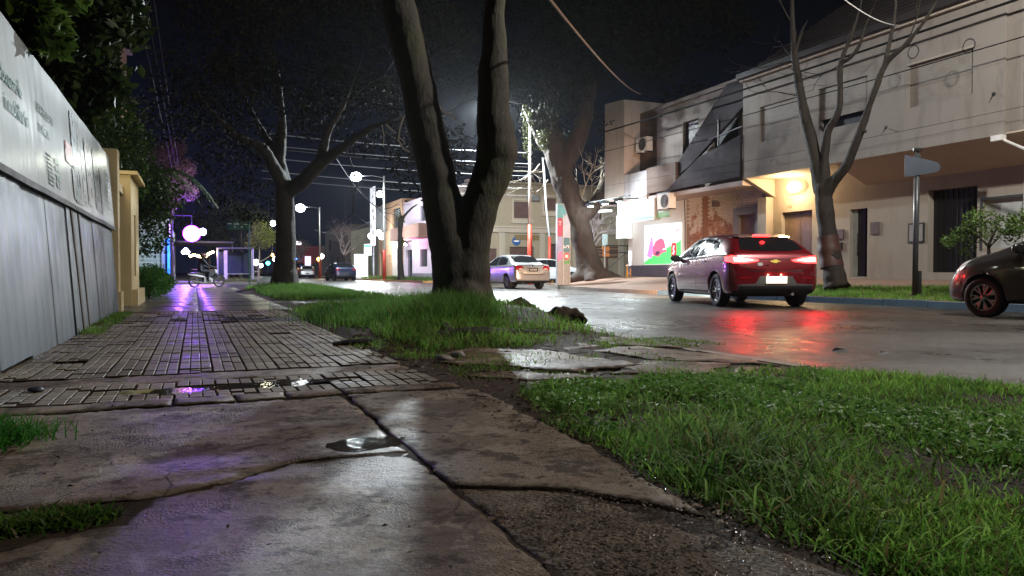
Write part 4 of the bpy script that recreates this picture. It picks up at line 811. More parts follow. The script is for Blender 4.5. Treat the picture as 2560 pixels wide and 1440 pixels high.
WG = plain('aged_cable', (.22, .22, .23), .6); WF = plain('dull_cable', (.05, .05, .055), .8); WB = plain('black_cable', (.012, .012, .012), .9, spec=.1); WBR = plain('brown_cable', (.30, .17, .10), .6)
wire('overhead_cable', [W(1352, -30, D=7.5), (16.3, 25.4, 7.68)], .016, 'brownish cable running from above down to the corner of the brick house', WBR, .2)
wire('overhead_cable', [W(2080, -25, D=10.0), (16.25, 13.4, 6.75)], .010, 'pale thin cable sagging to the roof edge of the white building', plain('pale_cable', (.6, .6, .6), .5), .15)
for i, (z, lab) in enumerate([(6.08, 'topmost pale wire crossing between the tree forks'), (5.62, 'second wire crossing between the tree forks'), (5.5, 'third wire, close under the second, between the tree forks'), (5.12, 'fourth wire crossing, above the bright street lamp'), (4.58, 'fifth wire crossing, level with the bright street lamp'), (4.28, 'lowest wire crossing between the tree forks')]):
    wire('cross_wire', [(2.5, 31.5, z+.1), (14.3, 31.3, z-.03*i)], .014 if i else .022, lab, WG, .12, 'wires across the side street')
wire('overhead_cable', [(5.2, 30, 5.1), (13.4, 57, 5.6)], .014, 'slanting cable running from the second tree to the far lamp post', WG, .5)
wire('overhead_cable', [(12.5, 86, 5.4), (13.4, 57, 5.2)], .02, 'bright drooping cable left of the far lamp post', WG, .9)
for i, (x, z, lab) in enumerate([(-.97, 7.0, 'left of two faint cables running down the street on the left'), (-.80, 7.0, 'right of two faint cables running down the street on the left'), (-1.15, 6.9, 'fainter left-hand cable above the trees')]):
    wire('street_cable', [(x, 2, z), (x, 75, z)], .011, lab, WF, .3, 'cables along the left pavement')
for i, (x, z, r_, lab) in enumerate([(16.0, 6.45, .030, 'thick black cable bundle in front of the roof edge of the white building'), (15.9, 5.6, .013, 'black cable sagging in front of the shutters'), (16.1, 4.2, .005, 'thin lower cable below the shutters of the white building')]):
    wire('facade_cable', [(x, 4, z), (x-.1, 28.5, z+.1)], r_, lab, WB, .15, 'black cables along the white building')
for (u, v), lab in (((2283, 130), 'coil of spare cable hanging beside the right shutter, nearer the tree'), ((2422, 115), 'coil of spare cable above the right shutter, farther right')):
    c_ = W(u, v, X=15.6); g = G(False)
    for k_ in range(3): g.tube([(random.uniform(-.01, .01), (.13+.01*k_)*math.cos(a), (.14+.01*k_)*math.sin(a)) for a in [i*math.pi/12 for i in range(25)]], .004, 5, False)
    o = link('cable_coil', g.mesh('c'), None, WB); o.location = c_; tag(o, lab, 'cable coil', 'coils of spare cable')
# ------------------------------------------------------------------ far shops on the right side of the street
def house(name, label, cat, x, y0, y1, h, mat, holes=(), depth=8, parts=None, front=True):
    t = thing(name, label, cat, (x, (y0+y1)/2, 0)); g = G(); cellsX(g, x, y0, y1, 0, h, list(holes), .25); g.box(x+.251, x+depth, y0, y0+.2, 0, h); g.box(x+.251, x+depth, y1-.2, y1, 0, h); g.box(x+.26, x+depth, y0+.201, y1-.201, h-.2, h-.02); g.build('wall', mat, t)
    for a, b, c, d in holes:
        g = G(); g.box(x+.16, x+.2, a, b, c, d); g.build('pane', GLASS, t)
    return t
def far_shops():
    t = house('lilac_shop', 'lilac shop with a magenta neon tube, barred window and violet base under a brown canopy', 'shop', 17.5, 57.0, 66.5, 6.9, mat_wall('lilac_wall', (.48, .43, .52), .15), [(59.0, 61.0, 1.1, 2.55), (63.6, 65.6, .1, 2.6), (58, 61, 4.9, 6.2)])
    g = G(); g.box(16.2, 17.497, 57.0, 66.5, 3.42, 4.5); g.build('canopy', mat_wall('brown_canopy', (.30, .17, .14), .2), t)
    g = G(); g.box(17.44, 17.497, 57.0, 63.55, .08, .55); g.build('dado', plain('violet_dado', (.075, .07, .11), .5), t); g = G()
    for k_ in range(8): g.box(17.42, 17.44, 59.1+k_*.25, 59.13+k_*.25, 1.1, 2.55)
    g.build('window_bars', BLACK, t)
    n = thing('neon_sign', 'magenta neon lettering under the brown canopy of the lilac shop', 'neon sign', (16.9, 60, 3.05)); g = G(False); pts = [(0, 2.2-i*.16, .1*math.sin(i*1.3)) for i in range(18)]; g.tube(pts, .035, 6); g.build('tube', glow('magenta_neon', (1, .08, .5), 14), n); lamp('neon_light', (16.7, 60.2, 3.0), 60, (1, .25, .75), .2); lamp('canopy_light', (16.7, 62.6, 3.2), 150, (.9, .85, 1), .1)
    o = thing('bulb_lamp', 'small white bulb at the left end of the magenta neon', 'lamp', (16.8, 63.3, 3.05)); bm = bmesh.new(); bmesh.ops.create_uvsphere(bm, u_segments=10, v_segments=8, radius=.14); me = bpy.data.meshes.new('b'); bm.to_mesh(me); bm.free(); link('bulb', me, o, glow('bulb_glow', (1, 1, 1), 25), True)
    t = house('orange_shop', 'orange and white shop wall glaring under strong floodlights', 'shop', 17.5, 67.0, 76.5, 7.4, mat_wall('orange_wall', (.62, .42, .27), .15), [(74.6, 76.0, .1, 2.7), (67.6, 70.8, 4.6, 6.7), (71.5, 72.2, 1.7, 2.3)])
    g = G(); g.box(17.42, 17.497, 67.0, 70.4, .1, 3.9); g.build('white_panel', WHITEP, t); g = G(); g.box(17.2, 17.45, 73, 76.4, 4.6, 7.2); g.build('blue_panel', plain('pale_blue_panel', (.3, .38, .45), .5), t)
    for (x, y, z), lab in (((15.6, 71.5, 4.1), 'floodlight glaring on the orange shop wall, lower one'), ((15.8, 69.0, 4.3), 'floodlight glaring over the white panel of the orange shop'), ((14.4, 62.5, 7.2), 'upper cluster floodlight beside the bright lamp post'), ((14.2, 61.0, 3.6), 'lower cluster floodlight beside the bright lamp post')):
        o = thing('floodlight', lab, 'floodlight', (x, y, z), 0, 'floodlights around the orange shop')
        g = G(False); g.box(-.2, .2, -.25, .25, .05, .16); g.build('housing', BLACK, o); bm = bmesh.new(); bmesh.ops.create_uvsphere(bm, u_segments=12, v_segments=8, radius=.27); me = bpy.data.meshes.new('b'); bm.to_mesh(me); bm.free(); link('lens', me, o, glow('flood_far', (1, .98, .98), 40), True); g = G(False); g.tube([(0, 0, .16), (1.0 if x > 15 else -.6, 0, .3)], .03, 6); g.build('bracket', BLACK, o)
        lamp('flood', (x, y-.35, z-.2), 420, (1, .95, .9), .25)
    t = thing('advertising_column', 'tall white lit advertising board with torn posters behind the bright lamp post', 'billboard', (14.8, 66, 0)); g = G(); g.box(14.6, 14.68, 65.4, 67.2, 3.0, 8.2); g.build('board', glow('board_lit', (.9, .92, 1), .9, (.6, .6, .6)), t)
    for i in range(7): g = G(); a = random.uniform(65.5, 66.6); z = 3.3+i*.65; g.box(14.585, 14.597, a, a+random.uniform(.2, .5), z, z+random.uniform(.2, .5)); g.build('poster_scrap', plain('scrap%d' % (i % 3), [(.3, .12, .14), (.1, .1, .12), (.4, .36, .3)][i % 3], .5), t)
    g = G(); g.tube([(14.7, 66.3, .05), (14.7, 66.3, 3.0)], .07); g.build('post', GALV, t)
    house('grey_building', 'dim grey building behind the bare tree, beyond the shops', 'building', 17.6, 77.2, 92, 5.6, mat_wall('grey_green_render', (.24, .25, .20), .4), [(79, 80.4, 1.1, 2.6), (83, 84, .1, 2.6), (86, 88, 1, 2.6)])
    house('dark_building', 'dark two-storey building farther down, behind the small far lamp post', 'building', 17.7, 93, 112, 6.6, mat_wall('dark_render', (.12, .11, .11), .4), [(95, 97, 1, 2.6), (101, 103, 1, 2.6), (107, 109, 3.8, 5.3)])
    house('low_building', 'low dim building at the far end of the street', 'building', 17.8, 113, 150, 4.6, mat_wall('dark_render', (.12, .11, .11), .4), [(118, 121, .5, 2.6), (128, 131, .5, 2.6)])
    b = thing('glowing_billboard', 'glowing blank white advertising panel standing behind the dark blue hatchback', 'billboard', (13.5, 66, .08)); g = G(False); g.box(-.6, .62, -.08, .08, .12, 2.15); g.build('case', plain('sign_case', (.4, .42, .42), .4), b); g = G(False); g.box(-.56, .58, -.10, -.081, .17, 2.1); g.build('face', glow('panel_glow', (.93, 1, 1), 5), b); g = G(False); g.box(-.4, .4, -.05, .05, 0, .119); g.build('base', GALV, b); lamp('panel_light', (13.5, 65.2, 1.3), 200, COOL, .4)
    s = thing('parking_sign', 'green and white square sign on a thin white post beside the glowing panel', 'sign', (13.25, 62, .08)); g = G(False); g.box(-.3, .33, -.02, 0, 1.95, 2.9); g.build('plate', plain('sign_plate_white', (.5, .6, .55), .4), s); g = G(False); g.box(-.27, .30, -.03, -.021, 2.62, 2.86); g.lathe([(.13, 0), (.17, 0), (.17, .006), (.13, .006)], planeM((.015, -.022, 2.3), (1, 0, 0), (0, 0, 1)), 18, close=True); g.build('green_print', plain('sign_green_print', (.05, .35, .16), .4), s); g = G(False); g.tube([(0, .02, 0), (0, .02, 2.0)], .035); g.build('post', WHITEP, s)
    # far coloured lights of the avenue
    nb = thing('blue_neon_sign', 'blue neon check mark on a red shop front far down the street', 'neon sign', (12.8, 108, 3.0)); g = G(False); g.tube([(-.5, 0, .7), (-.1, 0, -.4), (.35, 0, -.5)], .09, 6); g.tube([(-.1, 0, .6), (.2, 0, .2)], .07, 6); g.build('tube', glow('blue_neon', (.03, .12, 1), 14), nb)
    t = thing('red_shop_front', 'small dark red shop front with a lit white sign beside the blue neon', 'shop', (15.5, 109, 0)); g = G(); g.box(13.4, 16.8, 109.2, 109.5, 1.9, 4.4); g.build('fascia', plain('dark_red_fascia', (.35, .03, .04), .5), t); g = G(); g.box(14.4, 15.2, 109.05, 109.19, .1, 2.9); g.build('lit_door', glow('door_glow', (.75, .7, 1), 1.6), t); g = G(); g.box(12.7, 13.9, 109.0, 109.1, 4.5, 5.0); g.build('white_sign', glow('small_sign_glow', (1, .9, .95), 4), t)
    for (u, v), D, c, r_, s_, lab in (((640, 656), 120, (.9, 1, .95), .5, 12, 'white far headlamp glow behind the bus shelter'), ((652, 664), 120, (1, 1, .85), .35, 12, 'small white far light right of the shelter post'), ((670, 658), 115, (.1, .8, .9), .32, 8, 'cyan far traffic signal between the dark car and the trunk'), ((688, 648), 110, (.9, .95, 1), .4, 14, 'white far lamp just left of the second trunk'), ((681, 637), 110, (1, .5, .1), .22, 12, 'amber far lamp left of the second trunk'), ((804, 641), 90, (1, .95, .8), .28, 25, 'round white lamp beside the red lamp post base'), ((797, 648), 88, (1, .45, .08), .22, 25, 'amber lamp on the red lamp post base'), ((598, 645), 100, (.1, .2, 1), .25, 6, 'small blue far light seen through the shelter'), ((586, 669), 95, (1, .7, .2), .2, 10, 'small yellow far light seen through the shelter')):
        p = W(u, v, D=D); o = thing('distant_lamp', lab, 'lamp', p); bm = bmesh.new(); bmesh.ops.create_uvsphere(bm, u_segments=10, v_segments=8, radius=r_); me = bpy.data.meshes.new('b'); bm.to_mesh(me); bm.free(); link('bulb', me, o, glow('far_%s' % lab[:12], c, s_), True); g = G(False); g.tube([(0, .05, 0), (0, .05, -p.z)], .06, 6); g.build('post', plain('dark_post', (.1, .07, .06), .6), o)
far_shops()
# ------------------------------------------------------------------ beige building across the side street
def beige_building():
    Y0 = 49; t = thing('beige_building', 'beige two-storey corner building with cornice, pilasters and shuttered windows across the side street', 'building', (23, Y0, 0))
    Wm = mat_wall('beige_render', (.36, .29, .20), .25); Lm = mat_wall('pale_trim', (.48, .40, .31), .2)
    ho = [(20.9, 22.2, 4.5, 5.65), (23.3, 24.3, 5.1, 6.0), (18.2, 19.0, 4.5, 5.6), (27.3, 28.1, 4.6, 5.4), (17.9, 19.6, .1, 2.3), (20.6, 22.5, .1, 2.45), (23.7, 24.6, 1.5, 2.7), (26.6, 27.8, 1.2, 2.5)]
    g = G(); cellsY(g, Y0, 17.5, 35, 0, 6.9, ho, .25); g.box(17.5, 17.7, Y0+.251, 56.9, 0, 6.9); g.box(17.701, 34, Y0+.26, 56.9, 6.6, 6.8); g.build('wall', Wm, t)
    for i, (a, b, c, d) in enumerate(ho):
        g = G(); g.box(a, b, Y0+.14, Y0+.18, c, d); g.build('shutter' if i not in (4, 5) else 'door', plain('brown_shutter', (.10, .05, .04), .6), t)
        if i in (0, 1, 2, 3): g = G(); g.box(a-.14, a-.002, Y0-.06, Y0+.05, c-.1, d+.1); g.box(b+.002, b+.14, Y0-.06, Y0+.05, c-.1, d+.1); g.box(a-.14, b+.14, Y0-.08, Y0-.003, d+.102, d+.22); g.box(a-.2, b+.2, Y0-.14, Y0-.003, c-.4, c-.102); g.build('window_surround', Lm, t)
    g = G(); g.box(17.4, 35, Y0-.16, Y0-.003, 3.45, 3.78); g.box(17.4, 35, Y0-.24, Y0-.003, 3.782, 3.9); g.build('string_course', Lm, t); g = G(); g.box(17.3, 35, Y0-.25, Y0+.3, 6.9, 7.05); g.build('cornice', Lm, t)
    for x in (19.75, 22.9, 25.6, 29.5): g = G(); g.box(x, x+.45, Y0-.1, Y0-.003, .08, 3.44); g.build('pilaster', Lm, t)
    g = G(); g.box(21.0, 22.9, Y0-.07, Y0-.003, 2.95, 3.3); g.build('sign_panel', mat_wall('ochre_panel', (.22, .15, .07), .2), t)
    g = G(); g.box(21.9, 22.7, Y0-.45, Y0-.1, 5.75, 6.15); g.build('air_conditioner', plain('dim_box', (.2, .2, .2), .5), t)
    s = thing('round_sign', 'small round blue sign with a white bar on the beige wall', 'sign', (21.1, Y0-.03, 2.85)); g = G(False); g.lathe([(0, 0), (.32, 0), (.32, .02), (0, .02)], planeM((0, 0, 0), (1, 0, 0), (0, 0, 1)), 24); g.build('disc', plain('sign_blue', (.03, .10, .30), .4), s); g = G(False); g.box(-.2, .2, -.035, -.022, -.06, .06); g.build('bar', WHITEP, s)
    lamp('side_street_light', (22, 43, 7.5), 160, (1, .82, .62), .2)
beige_building()
# ------------------------------------------------------------------ left side beyond the cross street
def left_far():
    t = thing('glass_shop', 'pale glazed shop front with a glowing blue corner strip, left beyond the cross street', 'shop', (-4, 46, 0))
    g = G(); cellsY(g, 46, -12, -1.3, 0, 3.6, [(-11.6, -7, .5, 2.7), (-6.6, -4.2, .5, 2.7), (-3.9, -1.7, .5, 2.7)], .2); cellsX(g, -1.3, 46, 60, 0, 3.4, [(47, 50, .1, 2.6), (51, 54, .1, 2.6), (55, 58, .1, 2.6)], .2, +1); g.build('wall', mat_wall('pale_shop', (.45, .48, .5), .15), t)
    g = G(); g.box(-3.85, -1.75, 46.12, 46.15, .5, 2.7); g.box(-6.55, -4.25, 46.12, 46.15, .5, 2.7); g.build('pane', glow('shop_glass', (.35, .5, .5), .35, (.2, .25, .25)), t); g = G()
    for k_ in range(9): g.box(-3.9, -1.7, 46.08, 46.11, .7+k_*.22, .73+k_*.22)
    g.build('blinds', WHITEP, t)
    g = G(); g.box(-1.4, -1.27, 45.86, 45.98, .5, 2.55); g.build('blue_strip', glow('blue_strip', (.02, .12, 1), 5), t); lamp('blue_strip_light', (-1.1, 45.6, 1.6), 40, (.1, .2, 1), .3)
    g = G(); g.box(-3, 2.4, 52.5, 60, 2.55, 2.65); g.build('awning', plain('dark_awning', (.03, .03, .04), .7), t)
    for x, y in ((2.3, 52.7), (2.3, 59)): g = G(); g.tube([(x, y, .07), (x, y, 2.55)], .05); g.build('awning_post', BLACK, t)
    s = thing('purple_neon_sign', 'overexposed round magenta and purple neon sign hanging over the left pavement', 'neon sign', (-.15, 50, 3.0))
    g = G(False); g.lathe([(0, -.08), (.40, -.08), (.44, 0), (.40, .08), (0, .08)], planeM((0, 0, 0), (1, 0, 0), (0, 0, 1)), 32); g.build('disc', glow('sign_core', (1, .85, 1), 10), s); g = G(False); g.lathe([(.50, -.04), (.50, .04), (.45, .04), (.45, -.04)], planeM((0, 0, 0), (1, 0, 0), (0, 0, 1)), 32, close=True); g.build('neon_ring', glow('sign_ring', (.62, .05, 1), 12), s)
    g = G(False); g.tube([(0, 0, .5), (0, 0, 1.1), (-1.1, 0, 1.1)], .03); g.build('bracket', BLACK, s)
    lamp('purple_light', (-.15, 49.4, 3.0), 2100, (.20, .04, 1), .5); 
    g = G(False); g.lathe([(0, -.08), (.22, -.08), (.22, .08), (0, .08)], planeM((.62, .02, .12), (1, 0, 0), (0, 0, 1)), 24); g.build('side_disc', glow('sign_side', (.8, .95, 1), 10), s)
    o = thing('string_lights', 'sagging string of warm bulbs under the awning beside the purple sign', 'string lights', (1, 52, 2.0)); cb = [W(476+i*5.6, 640-2*math.sin(i*.9)-(6 if i > 7 else 0)*(i-7)/2, Y=52) for i in range(11)]
    g = G(); g.tube(cb, .012, 5); g.build('cord', BLACK, o)
    for p in cb: bm = bmesh.new(); bmesh.ops.create_uvsphere(bm, u_segments=8, v_segments=6, radius=.085); me = bpy.data.meshes.new('b'); bm.to_mesh(me); bm.free(); me.transform(Matrix.Translation(p-Vector(o.location))); link('bulb', me, o, glow('warm_bulb', (1, .62, .25), 22), True)
    lamp('string_light', (1.2, 51.6, 1.9), 90, WARM, .3)
    o = thing('white_lamp', 'small cluster of white bulbs left under the purple sign', 'lamp', W(464, 630, Y=49)); 
    for dx, dz in ((0, .12), (-.1, 0), (.1, 0)): bm = bmesh.new(); bmesh.ops.create_uvsphere(bm, u_segments=8, v_segments=6, radius=.13); me = bpy.data.meshes.new('b'); bm.to_mesh(me); bm.free(); me.transform(Matrix.Translation((dx, 0, dz))); link('bulb', me, o, glow('led_glow_30', COOL, 30), True)
    for i, (x, y) in enumerate(((.2, 51), (1.3, 53.5))):
        o = thing('cafe_table', 'small lit cafe table behind the motorcycle, %s one' % ('nearer' if i == 0 else 'farther'), 'table', (x, y, .07)); g = G(False); g.lathe([(0, .72), (.4, .72), (.4, .75), (0, .75)], Matrix.Identity(4), 16); g.build('table_top', plain('cafe_wood', (.5, .3, .15), .5), o); g = G(False); g.tube([(0, 0, 0), (0, 0, .72)], .03); g.lathe([(0, 0), (.25, 0), (.25, .02), (0, .02)], Matrix.Identity(4), 12); g.build('leg', BLACK, o)
    t = thing('tall_building', 'tall brownish building half hidden by trees on the left', 'building', (-8, 40, 0)); g = G(); cellsY(g, 30, -14, -2.4, 0, 9.2, [(-5, -3.6, 6, 8)], .3); cellsX(g, -2.4, 30, 33.2, 0, 9.2, [], .3, +1); g.build('wall', mat_wall('orange_brown_render', (.42, .25, .13), .3), t); g = G(); g.box(-14, -2.2, 29.8, 33.3, 9.2, 9.45); g.build('cornice', mat_wall('pale_trim', (.48, .40, .31), .2), t); lamp('yard_light', (-3.3, 27, 6.5), 60, WARM, .2)
    # bus shelter
    t = thing('bus_shelter', 'glass bus shelter with flat dark roof and pale side board across the side street', 'bus shelter', (2.4, 51, .07))
    g = G(); g.box(1.3, 3.5, 50.4, 51.8, 2.12, 2.2); g.build('roof', plain('shelter_roof', (.05, .05, .055), .5), t)
    for x, y in ((1.35, 50.45), (3.45, 50.45), (1.35, 51.75), (3.45, 51.75)): g = G(); g.tube([(x, y, .07), (x, y, 2.12)], .035); g.build('post', GALV, t)
    g = G(); g.box(1.42, 3.4, 51.72, 51.75, .5, 1.95); g.build('glass_panel', plain('shelter_glass', (.03, .04, .05), .1), t); g = G(); g.box(1.7, 1.9, 50.5, 50.56, .1, 2.0); g.build('side_board', plain('pale_board', (.5, .47, .4), .5), t); g = G(); g.box(1.8, 3.2, 51.2, 51.5, .5, .54); g.build('bench', GALV, t)
    # street name sign
    t = thing('street_name_sign', 'green street name plate on a tall green post at the end of the left pavement', 'sign', (2.0, 31.4, -.02)); GP = plain('sign_post_green', (.03, .14, .11), .4)
    g = G(False); g.tube([(0, 0, 0), (0, 0, 2.62)], .025); g.build('post', GP, t); g = G(False); g.box(-.83, -.005, -.02, .0, 2.32, 2.63); pl_ = g.build('name_plate', plain('plate_green', (.02, .13, .10), .35), t)
    g = G(False); MP = planeM((0, -.0215, 0), (1, 0, 0), (0, 0, 1)); g.prism([(-.80, 2.55), (-.72, 2.58), (-.72, 2.56), (-.64, 2.56), (-.64, 2.54), (-.72, 2.54), (-.72, 2.515)], MP, .003)
    x = -.56
    for wd_ in (.035, .03, .04, .03, .04, .035, .03, .04, .03, .035): g.prism([(x, 2.525), (x+wd_*.8, 2.525), (x+wd_*.8, 2.565+.01*(wd_ > .035)), (x, 2.565)], MP, .003); x += .05
    for x in (-.55, -.51, -.31, -.27): g.prism([(x, 2.41), (x+.03, 2.41), (x+.03, 2.45), (x, 2.45)], MP, .003)
    g.build('arrow_and_lettering', glow('plate_white', (.8, .85, .9), .12, (.7, .7, .7)), pl_)
left_far()
# ------------------------------------------------------------------ totem, road sign, small street furniture
def furniture():
    t = thing('advertising_totem', 'slanted-top advertising totem in teal, magenta and grey at the street corner', 'totem', (14.05, 27.8, .1)); rot = R(-14); t.rotation_euler = (0, 0, rot)
    H = 3.35; g = G(False); g.prism([(-.27, 0), (.27, 0), (.27, 2.55), (.0, H), (-.27, H)], planeM((0, -.0, 0), (1, 0, 0), (0, 0, 1)), .30); g.build('body', plain('totem_grey', (.26, .28, .31), .4), t)
    MF = planeM((0, -.3005, 0), (1, 0, 0), (0, 0, 1))
    def f(poly, m_, name, d=.006, z=0): g = G(False); g.prism(poly, MF@Matrix.Translation((0, 0, z)), d); g.build(name, m_, t)
    teal = plain('totem_teal', (.10, .35, .40), .4); teald = plain('totem_teal_dark', (.03, .16, .22), .4); lil = plain('totem_pale', (.48, .50, .62), .4); magp = plain('totem_magenta', (.50, .03, .12), .4); rd = plain('totem_red', (.5, .03, .04), .4); gn = plain('totem_leaf_green', (.05, .32, .06), .4)
    f([(-.26, 2.75), (-.02, 2.75), (.10, 2.95), (-.02, 3.28), (-.26, 3.33)], teal, 'teal_top'); f([(-.01, 1.95), (.25, 1.95), (.25, 2.52), (.10, 2.94), (-.01, 2.76)], lil, 'pale_panel'); f([(-.01, 1.36), (.25, 1.36), (.25, 1.945), (-.01, 1.945)], teald, 'dark_teal_panel')
    f([(-.26, 2.0), (-.05, 2.0), (-.05, 2.70), (-.10, 2.74), (-.21, 2.74), (-.26, 2.70)], magp, 'magenta_panel'); f([(-.26, 1.36), (-.05, 1.36), (-.05, 1.99), (-.26, 1.99)], plain('totem_violet', (.33, .35, .6), .4), 'violet_panel')
    f([(-.26, .95), (-.05, 1.1), (-.05, 1.35), (-.26, 1.35)], plain('totem_pink', (.55, .18, .42), .4), 'pink_panel'); cc = [(.12+.13*math.cos(a), 1.18+.15*math.sin(a)) for a in [i*math.pi/12 for i in range(24)]]; f(cc, rd, 'red_disc'); f([(.02, .88), (.25, .88), (.25, 1.1), (.12, .98), (.02, .96)], gn, 'green_leaf', .004); f([(.05, 1.12), (.19, 1.12), (.19, 1.25), (.05, 1.25)], plain('totem_print_white', (.7, .7, .7), .4), 'white_mark', .003, .007)
    f([(-.035, .05), (-.015, .05), (-.015, 2.9), (-.035, 2.9)], WHITEP, 'edge_trim', .02); f([(.25, .05), (.268, .05), (.268, 2.5), (.25, 2.5)], WHITEP, 'edge_trim', .02)
    WP_ = plain('totem_print_white', (.7, .7, .7), .4)
    text_mesh('S', .34, t, WP_, MF@Matrix.Translation((.22, 1.50, .008))@Matrix.Rotation(R(90), 4, 'Z')); text_mesh('T', .24, t, WP_, MF@Matrix.Translation((-.23, 2.45, .008)))
    t = thing('road_sign', 'grey arrow-shaped street sign seen from behind on a dark pole in the grass', 'sign', (13.6, 10.9, .2)); t.rotation_euler = (0, 0, R(-38))
    g = G(False); g.tube([(0, 0, -.05), (.02, 0, 2.85)], .055, 12); g.build('pole', plain('dark_pole', (.045, .05, .055), .4), t, True); g = G(False); g.lathe([(0, 0), (.09, 0), (.09, .05), (0, .06)], Matrix.Translation((.02, 0, 2.9)), 12); g.tube([(.02, 0, 2.85), (.02, 0, 2.91)], .02); g.build('cap', BLACK, t)
    g = G(False); g.prism([(-.25, .20), (-.05, .14), (.12, .10), (.34, .03), (.40, -.03), (.40, -.12), (.34, -.17), (.1, -.21), (-.25, -.25)], planeM((.02, -.065, 2.62), (1, 0, 0), (0, 0, 1)), .012); g.build('sign_plate', plain('sign_back', (.055, .07, .095), .5, .2), t); g = G(False); g.tube([(.02, -.0, 2.3), (.02, -.0, 2.86)], .062, 10) if False else g.box(-.03, .07, -.063, .0, 2.5, 2.56); g.build('bracket', BLACK, t)
    g = G(False); g.tube([(.1, .1, -.02), (.1, .1, .45)], .05); g.build('stub_post', BLACK, t)
    # notice post, timber stall and yellow hydrant by the corner tree
    t = thing('bus_stop_sign', 'small pale blue sign on a thin pole behind the corner tree', 'sign', W(1512, 690, D=33)); t.location.z = .3; g = G(False); g.tube([(0, 0, 0), (0, 0, 2.0)], .025); g.build('post', GALV, t); g = G(False); g.box(-.12, .12, -.03, 0, 1.5, 2.0); g.build('plate', plain('pale_blue_plate', (.3, .45, .5), .4), t)
    t = thing('timber_rack', 'dark timber rubbish rack on slanting legs beside the corner tree', 'rubbish rack', (17.0, 30.2, .3)); wd_ = plain('rack_timber', (.07, .045, .035), .7, bump=.3)
    for k_ in range(4): g = G(False); g.box(-1.0, 1.0, -.3, -.27, 1.0+k_*.14, 1.1+k_*.14); g.build('plank', wd_, t)
    g = G(False); g.box(-1.0, 1.0, -.26, .3, .98, 1.0); g.build('shelf', wd_, t)
    for x, s in ((-.7, 1), (.6, -1)): g = G(False); g.tube([(x, 0, -.1), (x, 0, .98)], .05, 6); g.tube([(x, 0, .35), (x+s*.6, 0, .95)], .03, 6); g.build('leg', wd_, t)
    g = G(False); g.box(.15, .5, -.36, -.31, 1.05, 1.5); g.build('orange_notice', plain('orange_notice', (.5, .22, .08), .5), t)
    t = thing('barrier_frame', 'thin black wall bracket frame in front of the lit shop corner', 'bracket', (17.2, 28.6, 1.5)); g = G(False)
    for z in (0, .3): g.tube([(-.6, 0, z), (.5, 0, z)], .025, 6)
    g.tube([(.5, 0, -.05), (.5, 0, .35)], .025, 6); g.tube([(.45, 0, 0), (-.5, 0, -.7)], .02, 6); g.build('frame', BLACK, t)
    t = thing('yellow_valve_post', 'short yellow pipe stand with a glinting round head beside the corner tree', 'pipe stand', W(1568, 700, D=31)); t.location.z = .28; yp = plain('yellow_pipe', (.55, .28, .02), .3)
    g = G(False); g.tube([(0, 0, 0), (0, 0, .55)], .03, 8); g.tube([(.16, 0, .1), (.16, 0, .5)], .02, 8); g.tube([(0, 0, .3), (.16, 0, .3)], .02, 8); g.tube([(0, 0, .12), (.16, 0, .12)], .02, 8); g.build('pipework', yp, t); bm = bmesh.new(); bmesh.ops.create_uvsphere(bm, u_segments=10, v_segments=8, radius=.065); me = bpy.data.meshes.new('b'); bm.to_mesh(me); bm.free(); link('head', me, t, plain('pale_metal', (.7, .65, .55), .2, .5), True).location = (0, 0, .62)
    t = thing('loose_pebble', 'dark stone lying on the pavement near the left edge', 'stone', W(90, 978, Z=.0)); bm = bmesh.new(); bmesh.ops.create_icosphere(bm, subdivisions=2, radius=.04); me = bpy.data.meshes.new('s'); bm.to_mesh(me); bm.free()
    for v_ in me.vertices: v_.co = v_.co*(1+.3*noise.noise(v_.co*30)); v_.co.z *= .4
    o = link('stone', me, t, plain('dark_stone', (.03, .035, .04), .5), True); o.location.z = .01
    for u, v, lab, s in ((2098, 878, 'larger bit of dark debris lying on the wet road', 1), (2208, 884, 'smaller bit of dark debris on the wet road, farther right', .7), (2065, 768, 'dark pebble on the road behind the red car', .8)):
        p = W(u, v, Z=ROAD_Z); g = G(False); g.add([(-.07*s, -.02, 0), (.06*s, -.03, 0), (.09*s, .02, .0), (-.05*s, .03, .0), (-.03*s, 0, .03*s), (.04*s, 0, .022*s)], [(0, 1, 5, 4), (1, 2, 5), (2, 3, 4, 5), (3, 0, 4)]); o = link('road_debris', g.mesh('d'), None, plain('dark_stone', (.03, .035, .04), .5)); o.location = p; o.rotation_euler = (0, 0, -.6); tag(o, lab, 'debris', 'debris on the road')
    # dead leaf by the puddle
    g = G(False); p = W(345, 985, Z=.004); g.add([(-.07, 0, 0), (-.02, -.035, .012), (.05, -.02, .006), (.08, .01, .02), (.02, .035, .008), (-.04, .03, .015)], [(0, 1, 2, 3, 4, 5)]); o = link('yellow_leaf', g.mesh('l'), None, plain('yellow_leaf', (.38, .34, .14), .5)); o.location = p; tag(o, 'pale yellow dead leaf at the left end of the purple puddle', 'leaf')
furniture()
